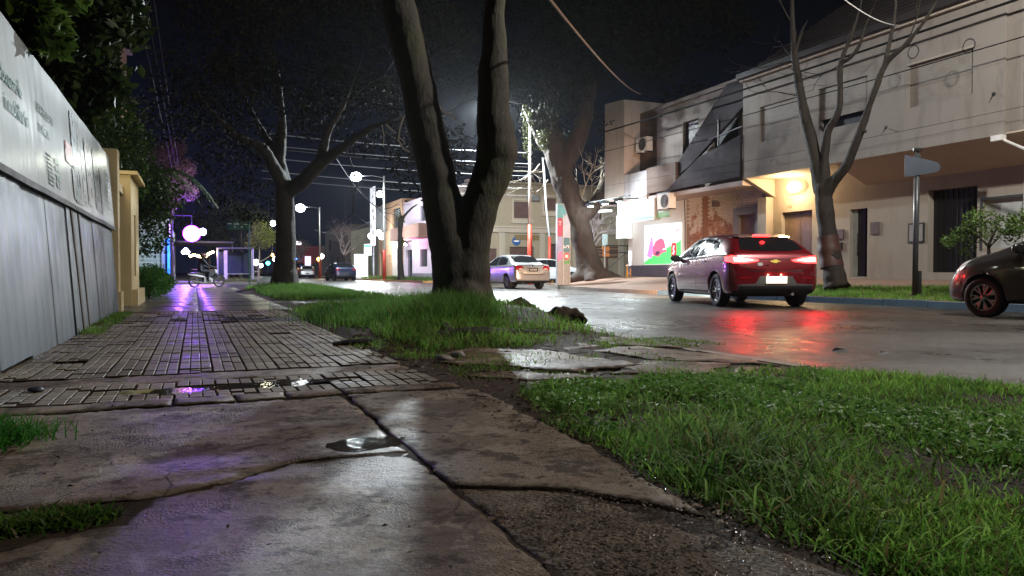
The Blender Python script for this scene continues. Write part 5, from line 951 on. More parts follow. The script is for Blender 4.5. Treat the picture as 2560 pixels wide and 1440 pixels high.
# ------------------------------------------------------------------ vehicles. Local frame: rear at y=0, nose at y=L, x to the right
def interp(tab, x): return float(np.interp(x, [a for a, _ in tab], [b for _, b in tab]))
def car_paint(name, c, metal=.4, rough=.28):
    if name in MC: return MC[name]
    q = NT(name); q.col(c); q.rough(rough); q.b.inputs['Metallic'].default_value = metal; q.b.inputs['Coat Weight'].default_value = .8; q.b.inputs['Coat Roughness'].default_value = .06; MC[name] = q.m; return q.m
def car_body(sp):
    L = sp['L']; ys = sorted(set([0, .03, .07, .11, .15, .2, .28, .4, .55, .75]+[.75+(L-1.25)*i/26 for i in range(27)]+[L-.42, L-.3, L-.2, L-.13, L-.08, L-.04, L]))
    rows = []
    for y in ys:
        zb, zs, zr, wb, wr = (interp(sp[k_], y) for k_ in ('zb', 'zs', 'zr', 'wb', 'wr')); zs = min(zs, zr-.005); dz = zr-zs; zm = zb+(zs-zb)*.5; wsh = wb*.955; wr = min(wr, wsh-.01)
        rows.append([(0, zb), (wb*.5, zb), (wb*.88, zb+.005), (wb*.965, zb+.06), (wb*.99, zb+(zs-zb)*.28), (wb, zm), (wb*.992, zb+(zs-zb)*.72), (wb*.975, zs-.06*min(1, (zs-zb))), (wsh, zs),
                     (wsh+(wr-wsh)*.30, zs+dz*.30), (wsh+(wr-wsh)*.62, zs+dz*.62), (wr+.0, zs+dz*.88), (wr*.90, zs+dz*.965), (wr*.6, zs+dz*.99), (0, zr)])
    n = len(rows[0]); V = []; 
    for y, r_ in zip(ys, rows): V += [(x, y, z) for x, z in r_]+[(-x, y, z) for x, z in reversed(r_[1:-1])]
    m_ = 2*n-2; Fc = [(i*m_+j, i*m_+(j+1) % m_, (i+1)*m_+(j+1) % m_, (i+1)*m_+j) for i in range(len(ys)-1) for j in range(m_)]
    # closing caps as strips between left and right
    for base, fl in ((0, False), ((len(ys)-1)*m_, True)):
        for j in range(n-1):
            a, b = j, j+1; a2, b2 = (m_-a) % m_, (m_-b) % m_
            q = [base+a, base+a2, base+b2, base+b]; q = list(dict.fromkeys(q))
            if len(q) >= 3: Fc.append(tuple(reversed(q)) if fl else tuple(q))
    me = bpy.data.meshes.new('body'); me.from_pydata(V, [], Fc)
    bm = bmesh.new(); bm.from_mesh(me); bmesh.ops.recalc_face_normals(bm, faces=bm.faces); bm.to_mesh(me); bm.free()
    o = bpy.data.objects.new('tmp', me); COL.objects.link(o); md = o.modifiers.new('s', 'SUBSURF'); md.levels = 1
    cut = []
    for wy in sp['wheels']:
        for s in (-1, 1):
            g = G(False); Mx = planeM((s*(sp['track']-.16), wy, sp['wr_']+.01), (0, 1, 0), (0, 0, 1)) if s > 0 else planeM((s*(sp['track']-.16), wy, sp['wr_']+.01), (0, -1, 0), (0, 0, 1))
            rr = sp['wr_']+.045; g.lathe([(0, 0), (rr, 0), (rr, .5), (0, .5)], Mx, 36); c = bpy.data.objects.new('c', g.mesh('c')); COL.objects.link(c); bm = bmesh.new(); bm.from_mesh(c.data); bmesh.ops.remove_doubles(bm, verts=bm.verts, dist=1e-5); bmesh.ops.recalc_face_normals(bm, faces=bm.faces); bm.to_mesh(c.data); bm.free(); cut.append(c)
            m2 = o.modifiers.new('b', 'BOOLEAN'); m2.operation = 'DIFFERENCE'; m2.object = c; m2.solver = 'EXACT'
    solid = bpy.data.meshes.new_from_object(o.evaluated_get(bpy.context.evaluated_depsgraph_get()))
    for c in cut: bpy.data.objects.remove(c)
    bpy.data.objects.remove(o)
    dmi = []
    for p in solid.polygons:
        c = p.center; inwell = any(abs(math.hypot(c.y-wy, c.z-sp['wr_']-.01)) < sp['wr_']+.043 and abs(c.x) < sp['track']+.10 and c.z < sp['wr_']*2.05+.05 and abs(c.x) > .3 and math.hypot(c.y-wy, c.z-sp['wr_']-.01) > 0 for wy in sp['wheels'])
        side = abs(p.normal.x) > .5 and abs(c.x) > sp['track']-.0
        dmi.append(1 if ((inwell and not side) or p.normal.z < -.7) and c.z < .75 else 0)
    solid.polygons.foreach_set('material_index', dmi); solid.polygons.foreach_set('use_smooth', [d == 0 for d in dmi])
    return solid
def patch(bvh, poly, axis, name, mat, parent, off=.004, res=.05, smooth=True, label=None, thick=0):
    """a panel laid on the body: poly in (y,z) for the sides ('R','L'), in (x,z) for 'B'ack and 'F'ront, in (x,y) for 'T'op"""
    out = []
    n = len(poly)
    for i in range(n):
        a = Vector(poly[i]); b = Vector(poly[(i+1) % n]); m_ = max(1, int((b-a).length/res)); out += [a.lerp(b, j/m_) for j in range(m_)]
    pts = list(out); x0, x1 = min(p.x for p in out), max(p.x for p in out); z0, z1 = min(p.y for p in out), max(p.y for p in out); x = x0+res/2
    while x < x1:
        z = z0+res/2
        while z < z1:
            if inpoly((x, z), out): pts.append(Vector((x, z)))
            z += res
        x += res
    vs, es, fs, *_ = geometry.delaunay_2d_cdt(pts, [(i, (i+1) % len(out)) for i in range(len(out))], [], 1, 1e-5)
    D = {'R': Vector((-1, 0, 0)), 'L': Vector((1, 0, 0)), 'B': Vector((0, 1, 0)), 'F': Vector((0, -1, 0)), 'T': Vector((0, 0, -1))}[axis]; V = []; 
    for p in vs:
        o = {'R': (3, p.x, p.y), 'L': (-3, p.x, p.y), 'B': (p.x, -3, p.y), 'F': (p.x, 9, p.y), 'T': (p.x, p.y, 4)}[axis]; h, nn, _, _ = bvh.ray_cast(Vector(o), D)
        if h is None:
            h, nn, _, _ = bvh.find_nearest(Vector((p.x, .05, p.y)) if axis == 'B' else Vector((p.x, 4.2, p.y)) if axis == 'F' else Vector((.8 if axis == 'R' else -.8, p.x, p.y)))
        if nn.dot(D) > 0: nn = -nn
        V.append(h+nn*off)
    g = G(False); g.add(V, [tuple(f) for f in fs])
    me = g.mesh(name); bm = bmesh.new(); bm.from_mesh(me); bmesh.ops.recalc_face_normals(bm, faces=bm.faces)
    if bm.faces and sum(f.normal.dot(D)*f.calc_area() for f in bm.faces) > 0: bmesh.ops.reverse_faces(bm, faces=bm.faces)
    bm.to_mesh(me); bm.free(); return_o = link(name, me, parent, mat, smooth)
    if label: return_o['label'] = label
    return return_o
def ribbon(pts, w_):  # closed outline round a polyline in 2d
    pts = [Vector(p) for p in pts]; a, b = [], []
    for i, p in enumerate(pts):
        t = (pts[min(i+1, len(pts)-1)]-pts[max(i-1, 0)]).normalized(); nn = Vector((-t.y, t.x)); a.append(p+nn*w_/2); b.append(p-nn*w_/2)
    return a+b[::-1]
def rim_mesh(r_, n, seedmat=None):
    g = G(False)
    g.lathe([(r_*.98, -.10), (r_, .0), (r_*.93, .012), (r_*.90, -.01), (r_*.88, -.09)], Matrix.Identity(4), 32)
    for k_ in range(n):
        a = 2*math.pi*k_/n; M4 = Matrix.Rotation(a, 4, 'Z')
        for s in (-1, 1): g.add([M4@Vector(q) for q in [(r_*.16, s*.012, .0), (r_*.16, s*.042, -.01), (r_*.92, s*.075, -.006), (r_*.92, s*.035, .0), (r_*.16, s*.012, -.03), (r_*.92, s*.035, -.03), (r_*.92, s*.075, -.035), (r_*.16, s*.042, -.04)]], [(0, 1, 2, 3) if s < 0 else (3, 2, 1, 0), (0, 3, 5, 4), (1, 7, 6, 2)])
    g.lathe([(0, .015), (r_*.17, .012), (r_*.22, -.02)], Matrix.Identity(4), 16); g2 = G(False); g2.lathe([(0, -.06), (r_*.9, -.06)], Matrix.Identity(4), 24)
    return g.mesh('rim'), g2.mesh('brake_shadow')
def tyre_mesh(r_, ri, w_):
    g = G(False); h = w_/2; g.lathe([(ri*.97, -h*.85), (ri, .0+h*.8), (ri*1.06, h*.92), (r_*.93, h), (r_*.985, h*.82), (r_, h*.5), (r_, -h*.5), (r_*.985, -h*.82), (r_*.93, -h), (ri*1.05, -h)], Matrix.Identity(4), 40, close=True); return g.mesh('tyre')
def make_car(sp, name, label, cat='car', group=None):
    t = thing(name, label, cat, (0, 0, 0), 0, group); solid = car_body(sp); bm = bmesh.new(); bm.from_mesh(solid); bvh = BVHTree.FromBMesh(bm); bm.free()
    b = link('body', solid, t, [sp['paint'], DARK]); L = sp['L']
    ty = tyre_mesh(sp['wr_'], sp['rim'], .2); rm, bs = rim_mesh(sp['rim'], sp.get('spokes', 5))
    for m_, mt in ((ty, RUBBER), (rm, sp.get('rimmat', ALLOY)), (bs, DARK)): m_.materials.append(mt); m_.polygons.foreach_set('use_smooth', [True]*len(m_.polygons))
    for wy in sp['wheels']:
        for s in (-1, 1):
            wh = bpy.data.objects.new('wheel', ty); COL.objects.link(wh); wh.parent = t; wh.location = (s*sp['track'], wy, sp['wr_']-.002); wh.rotation_euler = (Matrix.Rotation(s*math.pi/2, 4, 'Y')@Matrix.Rotation(random.uniform(0, 6), 4, 'Z')).to_euler()
            r2 = bpy.data.objects.new('rim', rm); COL.objects.link(r2); r2.parent = wh; r2.location = (0, 0, .075); r3 = bpy.data.objects.new('wheel_shade_disc', bs); COL.objects.link(r3); r3.parent = wh; r3.location = (0, 0, .06)  # flat dark disc behind the spokes stands in for the shade there
    for s, ax in ((1, 'R'), (-1, 'L')):
        if sp.get('dlo'): patch(bvh, sp['dlo'], ax, 'window_trim', sp.get('trim', PLAST), t, .006)
        for w_ in sp['side_windows']: patch(bvh, w_, ax, 'side_window', GLASSC, t, .010)
        for ln in sp.get('seams', []): patch(bvh, ribbon(ln, .010), ax, 'door_seam', DARK, t, .003, .06)
        for y, z in sp.get('handles', []):
            h, nn, _, _ = bvh.ray_cast(Vector((3*s, y, z)), Vector((-s, 0, 0)))
            if h: g = G(False); g.box(h.x-.006*s-.02 if s > 0 else h.x-.02, h.x+.02+.006, y-.09, y+.09, z-.014, z+.014); g.build('door_handle', sp.get('handlemat', sp['paint']), t)
        if sp.get('sill'): patch(bvh, sp['sill'], ax, 'sill_trim', PLAST, t, .004)
        my, mz = sp['mirror']; h, nn, _, _ = bvh.ray_cast(Vector((3*s, my, mz)), Vector((-s, 0, 0))); hx = h.x if h else s*.8
        bm = bmesh.new(); bmesh.ops.create_uvsphere(bm, u_segments=14, v_segments=10, radius=1); me = bpy.data.meshes.new('m'); bm.to_mesh(me); bm.free(); me.transform(Matrix.Translation((hx+s*.12, my, mz+.02))@Matrix.Diagonal((.12, .07, .075, 1)))
        for v_ in me.vertices: v_.co.y = max(v_.co.y, my-.03)
        mr = link('mirror', me, t, sp.get('mirrormat', sp['paint']), True); g = G(False); g.tube([(hx-s*.03, my+.02, mz-.05), (hx+s*.06, my+.01, mz-.01)], .025, 8); g.build('mirror_arm', PLAST, mr)
    if sp.get('rear_glass'): patch(bvh, sp['rear_glass'], 'B', 'rear_window', GLASSC, t, .008)
    if sp.get('front_glass'): patch(bvh, sp['front_glass'], 'F', 'windscreen', GLASSC, t, .008)
    for nm, ax, poly, mt, off in sp.get('patches', []): patch(bvh, poly, ax, nm, mt, t, off)
    px, pz, py = sp.get('plate', (0, .75, 0)); h, nn, _, _ = bvh.ray_cast(Vector((0, -3, pz)), Vector((0, 1, 0))); hy = (h.y if h else 0)
    g = G(False); g.box(-.2, .2, hy-.025, hy+.03, pz-.065, pz+.065); pl = g.build('number_plate', sp['platemat'], t)
    for x0, x1 in sp.get('plate_marks', []): g = G(False); g.box(x0, x1, hy-.028, hy-.0255, pz-.03, pz+.03); g.build('plate_marking', plain('plate_marks', (.5, .5, .48), .4), pl)
    t['bvh_y'] = hy; return t, bvh
def mir(poly): return [(-a, b) for a, b in reversed(poly)]
RED = car_paint('wine_red_paint', (.19, .010, .016), .35, .25); SILV = car_paint('silver_paint', (.52, .53, .55), .75, .3); DKC = car_paint('dark_grey_paint', (.035, .032, .030), .4, .3); WCP = car_paint('white_car_paint', (.7, .71, .73), 0, .3); NAVY = car_paint('navy_paint', (.015, .022, .06), .4, .3); DRED = car_paint('dull_red_paint', (.16, .02, .02), .3, .3)
TAILG = glow('tail_lamp_glow', (1, .02, .02), 16, (.5, .01, .01)); TAILC = glow('tail_lamp_core', (1, .30, .22), 12, (.6, .1, .1)); TAILR = plain('tail_lamp_red', (.35, .006, .01), .15); CLEARL = plain('clear_lens', (.6, .6, .6), .12); PLW = glow('glowing_plate', (1, .78, .60), 1.6, (.8, .8, .8))  # number plate glows by itself: plate lamps' light put into its material
PLB = plain('dark_plate', (.03, .03, .03), .4)
hatch = dict(L=4.42, wheels=(.80, 3.50), track=.775, wr_=.325, rim=.215, spokes=5, paint=RED,
    zb=[(0, .40), (.06, .30), (.2, .24), (.5, .2), (3.9, .19), (4.3, .22), (4.42, .34)],
    zr=[(0, .72), (.03, .82), (.07, .93), (.11, 1.02), (.2, 1.10), (.40, 1.245), (.60, 1.365), (.85, 1.415), (1.4, 1.462), (2.0, 1.475), (2.5, 1.44), (2.9, 1.30), (3.35, 1.06), (3.5, 1.01), (3.9, .94), (4.2, .84), (4.34, .72), (4.42, .58)],
    zs=[(0, .70), (.11, .97), (.3, 1.035), (.8, 1.035), (1.5, .99), (3.3, .93), (3.5, .92), (4.2, .78), (4.42, .5)],
    wb=[(0, .74), (.05, .82), (.12, .865), (.3, .895), (1.5, .90), (3.0, .895), (3.8, .87), (4.15, .80), (4.32, .68), (4.42, .52)],
    wr=[(0, .70), (.12, .76), (.3, .70), (.6, .62), (1.0, .585), (1.6, .60), (2.4, .60), (2.9, .63), (3.4, .74), (4.2, .66), (4.42, .4)],
    dlo=[(.66, 1.06), (.80, 1.19), (1.0, 1.30), (1.35, 1.37), (1.9, 1.40), (2.35, 1.385), (2.75, 1.28), (3.15, 1.08), (3.2, .955), (2.4, .955), (1.2, 1.0), (.85, 1.03)],
    side_windows=[[(.80, 1.09), (.92, 1.20), (1.08, 1.285), (1.38, 1.335), (1.84, 1.365), (1.84, 1.005), (1.2, 1.035)], [(1.92, 1.365), (2.3, 1.35), (2.68, 1.255), (3.02, 1.09), (3.06, .985), (1.92, 1.0)]],
    seams=[[(1.88, .97), (1.88, .32)], [(2.98, .93), (3.02, .6), (2.95, .32)], [(1.02, 1.0), (1.15, .75), (1.18, .5)], [(1.2, .31), (2.94, .30)]], handles=[(1.42, .90), (2.45, .86)], handlemat=CHROME,
    trim=CHROME, mirror=(3.0, .97), mirrormat=PLAST, sill=[(1.22, .21), (3.05, .20), (3.05, .29), (1.22, .30)],
    rear_glass=[(-.62, 1.10), (-.56, 1.26), (-.46, 1.35), (0, 1.37), (.46, 1.35), (.56, 1.26), (.62, 1.10), (.3, 1.075), (-.3, 1.075)],
    front_glass=[(-.62, 1.08), (-.54, 1.38), (.54, 1.38), (.62, 1.08)],
    patches=[('bumper_panel', 'B', [(-.74, .44), (-.40, .46), (-.32, .60), (.32, .60), (.40, .46), (.74, .44), (.72, .30), (-.72, .30)], plain('bumper_grey', (.10, .10, .10), .5), .005), ('lower_bumper', 'B', [(-.72, .42), (.72, .42), (.70, .27), (-.70, .27)], PLAST, .012), ('tailgate_seam', 'B', ribbon([(-.66, 1.0), (-.60, .80), (-.52, .70), (.52, .70), (.60, .80), (.66, 1.0)], .012), DARK, .006), ('crease', 'B', ribbon([(-.60, .90), (0, .925), (.60, .90)], .012), DARK, .005),
             ('tail_lamp', 'B', [(-.83, .99), (-.55, .955), (-.32, .90), (-.35, .875), (-.6, .84), (-.82, .84)], TAILG, .009), ('tail_lamp', 'B', mir([(-.83, .99), (-.55, .955), (-.32, .90), (-.35, .875), (-.6, .84), (-.82, .84)]), TAILG, .009),
             ('tail_lamp_side', 'L', [(.02, .98), (.34, .97), (.30, .88), (.04, .85)], TAILG, .008), ('tail_lamp_side', 'R', [(.02, .98), (.34, .97), (.30, .88), (.04, .85)], TAILG, .008),
             ('lamp_core', 'B', [(-.80, .95), (-.58, .93), (-.42, .895), (-.6, .875), (-.79, .875)], TAILC, .014), ('lamp_core', 'B', mir([(-.80, .95), (-.58, .93), (-.42, .895), (-.6, .875), (-.79, .875)]), TAILC, .014),
             ('reflector', 'B', [(-.70, .55), (-.5, .56), (-.5, .585), (-.70, .575)], TAILR, .008), ('reflector', 'B', mir([(-.70, .55), (-.5, .56), (-.5, .585), (-.70, .575)]), TAILR, .008),
             ('reversing_lamp', 'B', [(-.34, .85), (-.27, .85), (-.25, .82), (-.28, .79), (-.34, .79), (-.36, .82)], CLEARL, .010),
             ('badge', 'B', [(-.10, .885), (-.035, .888), (-.03, .905), (.04, .905), (.045, .888), (.10, .885), (.09, .86), (.035, .858), (.03, .842), (-.04, .842), (-.045, .858), (-.09, .86)], plain('gold_badge', (.55, .40, .08), .3, .7), .014), ('side_badge', 'B', [(-.20, .80), (-.13, .80), (-.13, .812), (-.20, .812)], CHROME, .01),
             ('headlamp', 'F', [(-.78, .78), (-.45, .74), (-.45, .66), (-.76, .68)], CLEARL, .01), ('headlamp', 'F', mir([(-.78, .78), (-.45, .74), (-.45, .66), (-.76, .68)]), CLEARL, .01)],
    plate=(0, .53, 0), platemat=PLW)
def place_car(t, x, y, head): # x,y: centre of the rear axle on the road
    t.rotation_euler = (0, 0, -R(head)); return t
def axle_to_origin(x, y, head, ry): h = R(head); return (x-math.sin(h)*ry, y-math.cos(h)*ry, ROAD_Z)
def red_car():
    t, bvh = make_car(hatch, 'red_hatchback', 'wine red hatchback braking on the wet road with glowing tail lamps'); hd = 17
    t.rotation_euler = (0, 0, -R(hd)); t.location = axle_to_origin(9.53+.77*math.cos(R(hd)), 11.96-.77*math.sin(R(hd)), hd, .80)
    g = G(False); g.box(-.16, .16, .62, .70, 1.385, 1.41); sp_ = g.build('brake_lamp', TAILG, t)
    g = G(False); g.add([(-.58, .66, 1.375), (.58, .66, 1.375), (.60, .95, 1.425), (-.60, .95, 1.425), (-.52, .54, 1.358), (.52, .54, 1.358), (-.5, .56, 1.34), (.5, .56, 1.34)], [(0, 4, 5, 1), (0, 1, 2, 3), (4, 6, 7, 5)]); g.build('spoiler', RED, t)
    g = G(False); g.tube([(-.02, .28, 1.13), (.05, .33, 1.19), (.30, .36, 1.19)], .012, 6); g.build('rear_wiper', BLACK, t); g = G(False); g.tube([(.35, .06, .26), (.35, .3, .27)], .03, 10); g.build('exhaust', GALV, t)
    for x in (-.68, .68):
        l_ = lamp('tail_light', (0, 0, 0), 26, (1, .015, .02), .1, 'SPOT', (R(-68), 0, 0), spot=R(150), blend=1.0); l_.data.energy = 42; l_.parent = t; l_.location = (x, -.18, .9)
    for x in (-.13, .13): l_ = lamp('plate_light', (0, 0, 0), .7, (1, .75, .45), .01); l_.parent = t; l_.location = (x, t['bvh_y']-.07, .625)
    l_ = lamp('brake_light', (0, 0, 0), 3, (1, .02, .02), .05); l_.parent = t; l_.location = (0, .5, 1.45)
    for x in (-.6, .6):
        l_ = lamp('headlight', (0, 0, 0), 3000, (1, .60, .38), .06, 'SPOT', (R(86), 0, 0), spot=R(70), blend=.8); l_.parent = t; l_.location = (x, 4.5, .70)
    return t
red_car()
sedan = dict(L=4.15, wheels=(.86, 3.30), track=.70, wr_=.29, rim=.19, spokes=8, paint=SILV,
    zb=[(0, .36), (.06, .28), (.2, .24), (.5, .22), (3.8, .22), (4.15, .32)],
    zr=[(0, .60), (.03, .78), (.06, .93), (.10, .985), (.2, 1.0), (.48, 1.02), (.60, 1.07), (1.05, 1.33), (1.25, 1.385), (1.7, 1.41), (2.1, 1.40), (2.35, 1.34), (3.0, 1.01), (3.15, .965), (3.8, .85), (4.05, .74), (4.15, .56)],
    zs=[(0, .58), (.06, .88), (.2, .95), (1, .93), (3.0, .90), (3.8, .78), (4.15, .5)], wb=[(0, .72), (.05, .785), (.15, .81), (.5, .825), (3.2, .82), (3.8, .77), (4.05, .66), (4.15, .5)],
    wr=[(0, .68), (.1, .72), (.5, .70), (.7, .64), (1.1, .57), (1.6, .56), (2.2, .565), (2.6, .62), (3.0, .72), (4.0, .6), (4.15, .4)],
    side_windows=[[(.92, 1.0), (.98, 1.16), (1.10, 1.24), (1.15, 1.245), (1.15, .985)], [(1.19, .985), (1.19, 1.25), (1.35, 1.29), (1.75, 1.315), (1.75, .975)], [(1.81, .975), (1.81, 1.315), (2.1, 1.30), (2.32, 1.23), (2.78, .99), (2.8, .965)]],
    seams=[[(1.78, .95), (1.78, .32)], [(2.75, .93), (2.72, .33)], [(1.1, .95), (1.2, .55)]], handles=[(1.35, .86), (2.2, .85)], handlemat=SILV, mirror=(2.7, .95), mirrormat=PLAST, trim=SILV,
    rear_glass=[(-.60, 1.09), (-.52, 1.32), (0, 1.345), (.52, 1.32), (.60, 1.09), (0, 1.075)], front_glass=[(-.6, 1.03), (-.5, 1.35), (.5, 1.35), (.6, 1.03)],
    patches=[('tail_lamp', 'B', [(-.77, .93), (-.50, .93), (-.44, .86), (-.46, .79), (-.56, .74), (-.76, .76)], TAILR, .008), ('tail_lamp', 'B', mir([(-.77, .93), (-.50, .93), (-.44, .86), (-.46, .79), (-.56, .74), (-.76, .76)]), TAILR, .008),
             ('clear_lamp', 'B', [(-.64, .82), (-.5, .83), (-.47, .79), (-.56, .765), (-.64, .77)], CLEARL, .014), ('clear_lamp', 'B', mir([(-.64, .82), (-.5, .83), (-.47, .79), (-.56, .765), (-.64, .77)]), CLEARL, .014),
             ('boot_seam', 'B', ribbon([(-.55, .70), (-.4, .60), (.4, .60), (.55, .70)], .016), DARK, .006), ('bumper_seam', 'B', ribbon([(-.78, .66), (-.4, .575), (.4, .575), (.78, .66)], .012), DARK, .006), ('plate_recess', 'B', [(-.30, .68), (.30, .68), (.31, .87), (-.31, .87)], plain('recess_silver', (.32, .32, .33), .4, .4), .006), ('lower_bumper', 'B', [(-.70, .34), (.70, .34), (.68, .27), (-.68, .27)], PLAST, .01),
             ('emblem', 'B', [(.04*math.cos(a), .925+.03*math.sin(a)) for a in [i*math.pi/6 for i in range(12)]], CHROME, .012), ('headlamp', 'F', [(-.7, .74), (-.4, .7), (-.4, .6), (-.7, .62)], CLEARL, .01), ('headlamp', 'F', mir([(-.7, .74), (-.4, .7), (-.4, .6), (-.7, .62)]), CLEARL, .01)],
    plate=(0, .775, 0), platemat=PLB, plate_marks=[(-.15, -.11), (-.10, -.06), (-.05, -.01), (.01, .05), (.06, .10), (.11, .15)])
t, bv = make_car(sedan, 'silver_saloon', 'silver four-door saloon parked by the kerb with its tail lit orange'); hd = -3; t.rotation_euler = (0, 0, -R(hd)); t.location = axle_to_origin(12.38, 27.95, hd, .86)
g = G(False); g.tube([(0, .95, 1.33), (0, .75, 1.50)], .006, 5); g.build('aerial', BLACK, t); g = G(False); g.tube([(-.4, .12, .27), (-.4, .35, .27)], .035, 8); g.build('exhaust', GALV, t)
# small dark hatchback, only its front half is in the picture
small = dict(L=3.85, wheels=(.62, 3.07), track=.72, wr_=.30, rim=.205, spokes=7, paint=DKC,
    zb=[(0, .36), (.1, .26), (.4, .22), (3.4, .20), (3.75, .22), (3.85, .34)], zr=[(0, .7), (.04, .95), (.1, 1.05), (.3, 1.3), (.6, 1.44), (1.3, 1.49), (1.8, 1.47), (2.15, 1.36), (2.75, 1.06), (2.95, .99), (3.3, .92), (3.6, .82), (3.76, .70), (3.85, .54)],
    zs=[(0, .68), (.1, .98), (1, .98), (2.7, .92), (3.4, .80), (3.85, .46)], wb=[(0, .70), (.06, .79), (.2, .83), (2.8, .84), (3.3, .82), (3.6, .74), (3.78, .60), (3.85, .44)], wr=[(0, .66), (.1, .74), (.5, .60), (1, .57), (1.8, .575), (2.3, .62), (2.8, .72), (3.5, .6), (3.85, .35)],
    side_windows=[[(.45, 1.05), (.6, 1.25), (.85, 1.36), (1.35, 1.40), (1.35, 1.0)], [(1.42, 1.40), (1.8, 1.37), (2.1, 1.27), (2.55, 1.02), (2.58, .985), (1.42, 1.0)]], seams=[[(1.38, .97), (1.38, .3)], [(2.5, .93), (2.52, .3)]], handles=[(.9, .9), (2.0, .88)], mirror=(2.5, .99), mirrormat=DKC, trim=PLAST,
    rear_glass=[(-.58, 1.08), (-.5, 1.38), (.5, 1.38), (.58, 1.08)], front_glass=[(-.62, 1.05), (-.5, 1.40), (.5, 1.40), (.62, 1.05)],
    patches=[('headlamp', 'L', [(3.30, .86), (3.55, .80), (3.72, .70), (3.62, .66), (3.40, .72)], CLEARL, .008), ('headlamp', 'R', [(3.30, .86), (3.55, .80), (3.72, .70), (3.62, .66), (3.40, .72)], CLEARL, .008), ('headlamp', 'F', [(-.62, .80), (-.35, .74), (-.35, .66), (-.60, .68)], CLEARL, .01), ('headlamp', 'F', mir([(-.62, .80), (-.35, .74), (-.35, .66), (-.60, .68)]), CLEARL, .01), ('grille', 'F', [(-.3, .68), (.3, .68), (.28, .58), (-.28, .58)], PLAST, .01), ('bumper_seam', 'L', ribbon([(3.35, .72), (3.45, .5), (3.42, .35)], .010), DARK, .004), ('red_side_patch', 'L', [(3.44, .50), (3.52, .50), (3.52, .54), (3.44, .54)], TAILR, .008), ('wheel_arch', 'L', ribbon([(3.07+.36*math.cos(a), .31+.36*math.sin(a)) for a in [i*math.pi/16 for i in range(1, 16)]], .03), PLAST, .004), ('tail_lamp', 'B', [(-.76, 1.0), (-.6, .98), (-.6, .8), (-.76, .8)], TAILR, .008), ('tail_lamp', 'B', [(.6, .98), (.76, 1.0), (.76, .8), (.6, .8)], TAILR, .008)],  # includes a small red patch low on the left front wing
    plate=(0, .7, 0), platemat=PLB)
t, bv = make_car(small, 'dark_hatchback', 'dark small car parked at the blue kerb, cut by the photo edge'); t.rotation_euler = (0, 0, -R(0)); t.location = (10.86+.72+.05, 7.53-3.07, ROAD_Z)
# copies of simpler far cars
far = dict(hatch); far.update(paint=NAVY, patches=[p for p in hatch['patches'] if p[0] in ('tailgate_seam', 'lower_bumper')]+[('tail_lamp', 'B', [(-.80, .98), (-.5, .95), (-.5, .84), (-.8, .84)], TAILR, .008), ('tail_lamp', 'B', mir([(-.80, .98), (-.5, .95), (-.5, .84), (-.8, .84)]), TAILR, .008)], trim=PLAST, handlemat=NAVY, platemat=PLB, L=4.42, plate=(0, .53, 0))
t, bv = make_car(far, 'blue_hatchback', 'dark blue hatchback on the glaring wet street beside the glowing white panel', group='vehicles far down the street'); t.location = (10.95, 59.2, ROAD_Z); t.rotation_euler = (0, 0, R(2))
wf = dict(far); wf.update(paint=WCP, mirrormat=WCP, handlemat=WCP); t, bv = make_car(wf, 'white_hatchback', 'white hatchback standing in the side street, half hidden behind the totem'); t.rotation_euler = (0, 0, -R(86)); t.location = (16.6, 39.2, ROAD_Z)
wg = dict(far); wg.update(paint=SILV, mirrormat=SILV, handlemat=SILV, zr=[(0, .72), (.04, .95), (.1, 1.1), (.3, 1.38), (.6, 1.46)]+[q for q in hatch['zr'] if q[0] >= 2]); t, bv = make_car(wg, 'silver_wagon', 'silver wagon parked far down the street right of the second trunk', group='vehicles far down the street'); t.location = (11.95, 88.5, ROAD_Z)
rc = dict(wg); rc.update(paint=DRED, mirrormat=DRED, handlemat=DRED); rc['patches'] = [(a, b, c, TAILG if a == 'tail_lamp' else d, e) for a, b, c, d, e in wg['patches']]; t, bv = make_car(rc, 'red_wagon', 'dark red car with lit tail lamps just left of the far silver wagon', group='vehicles far down the street'); t.location = (11.3, 97, ROAD_Z)
dc = dict(wg); dc.update(paint=DKC, mirrormat=DKC, handlemat=DKC); t, bv = make_car(dc, 'dark_far_car', 'small dark car far off in the road between shelter and second trunk', group='vehicles far down the street'); t.location = (9.8, 133, ROAD_Z)
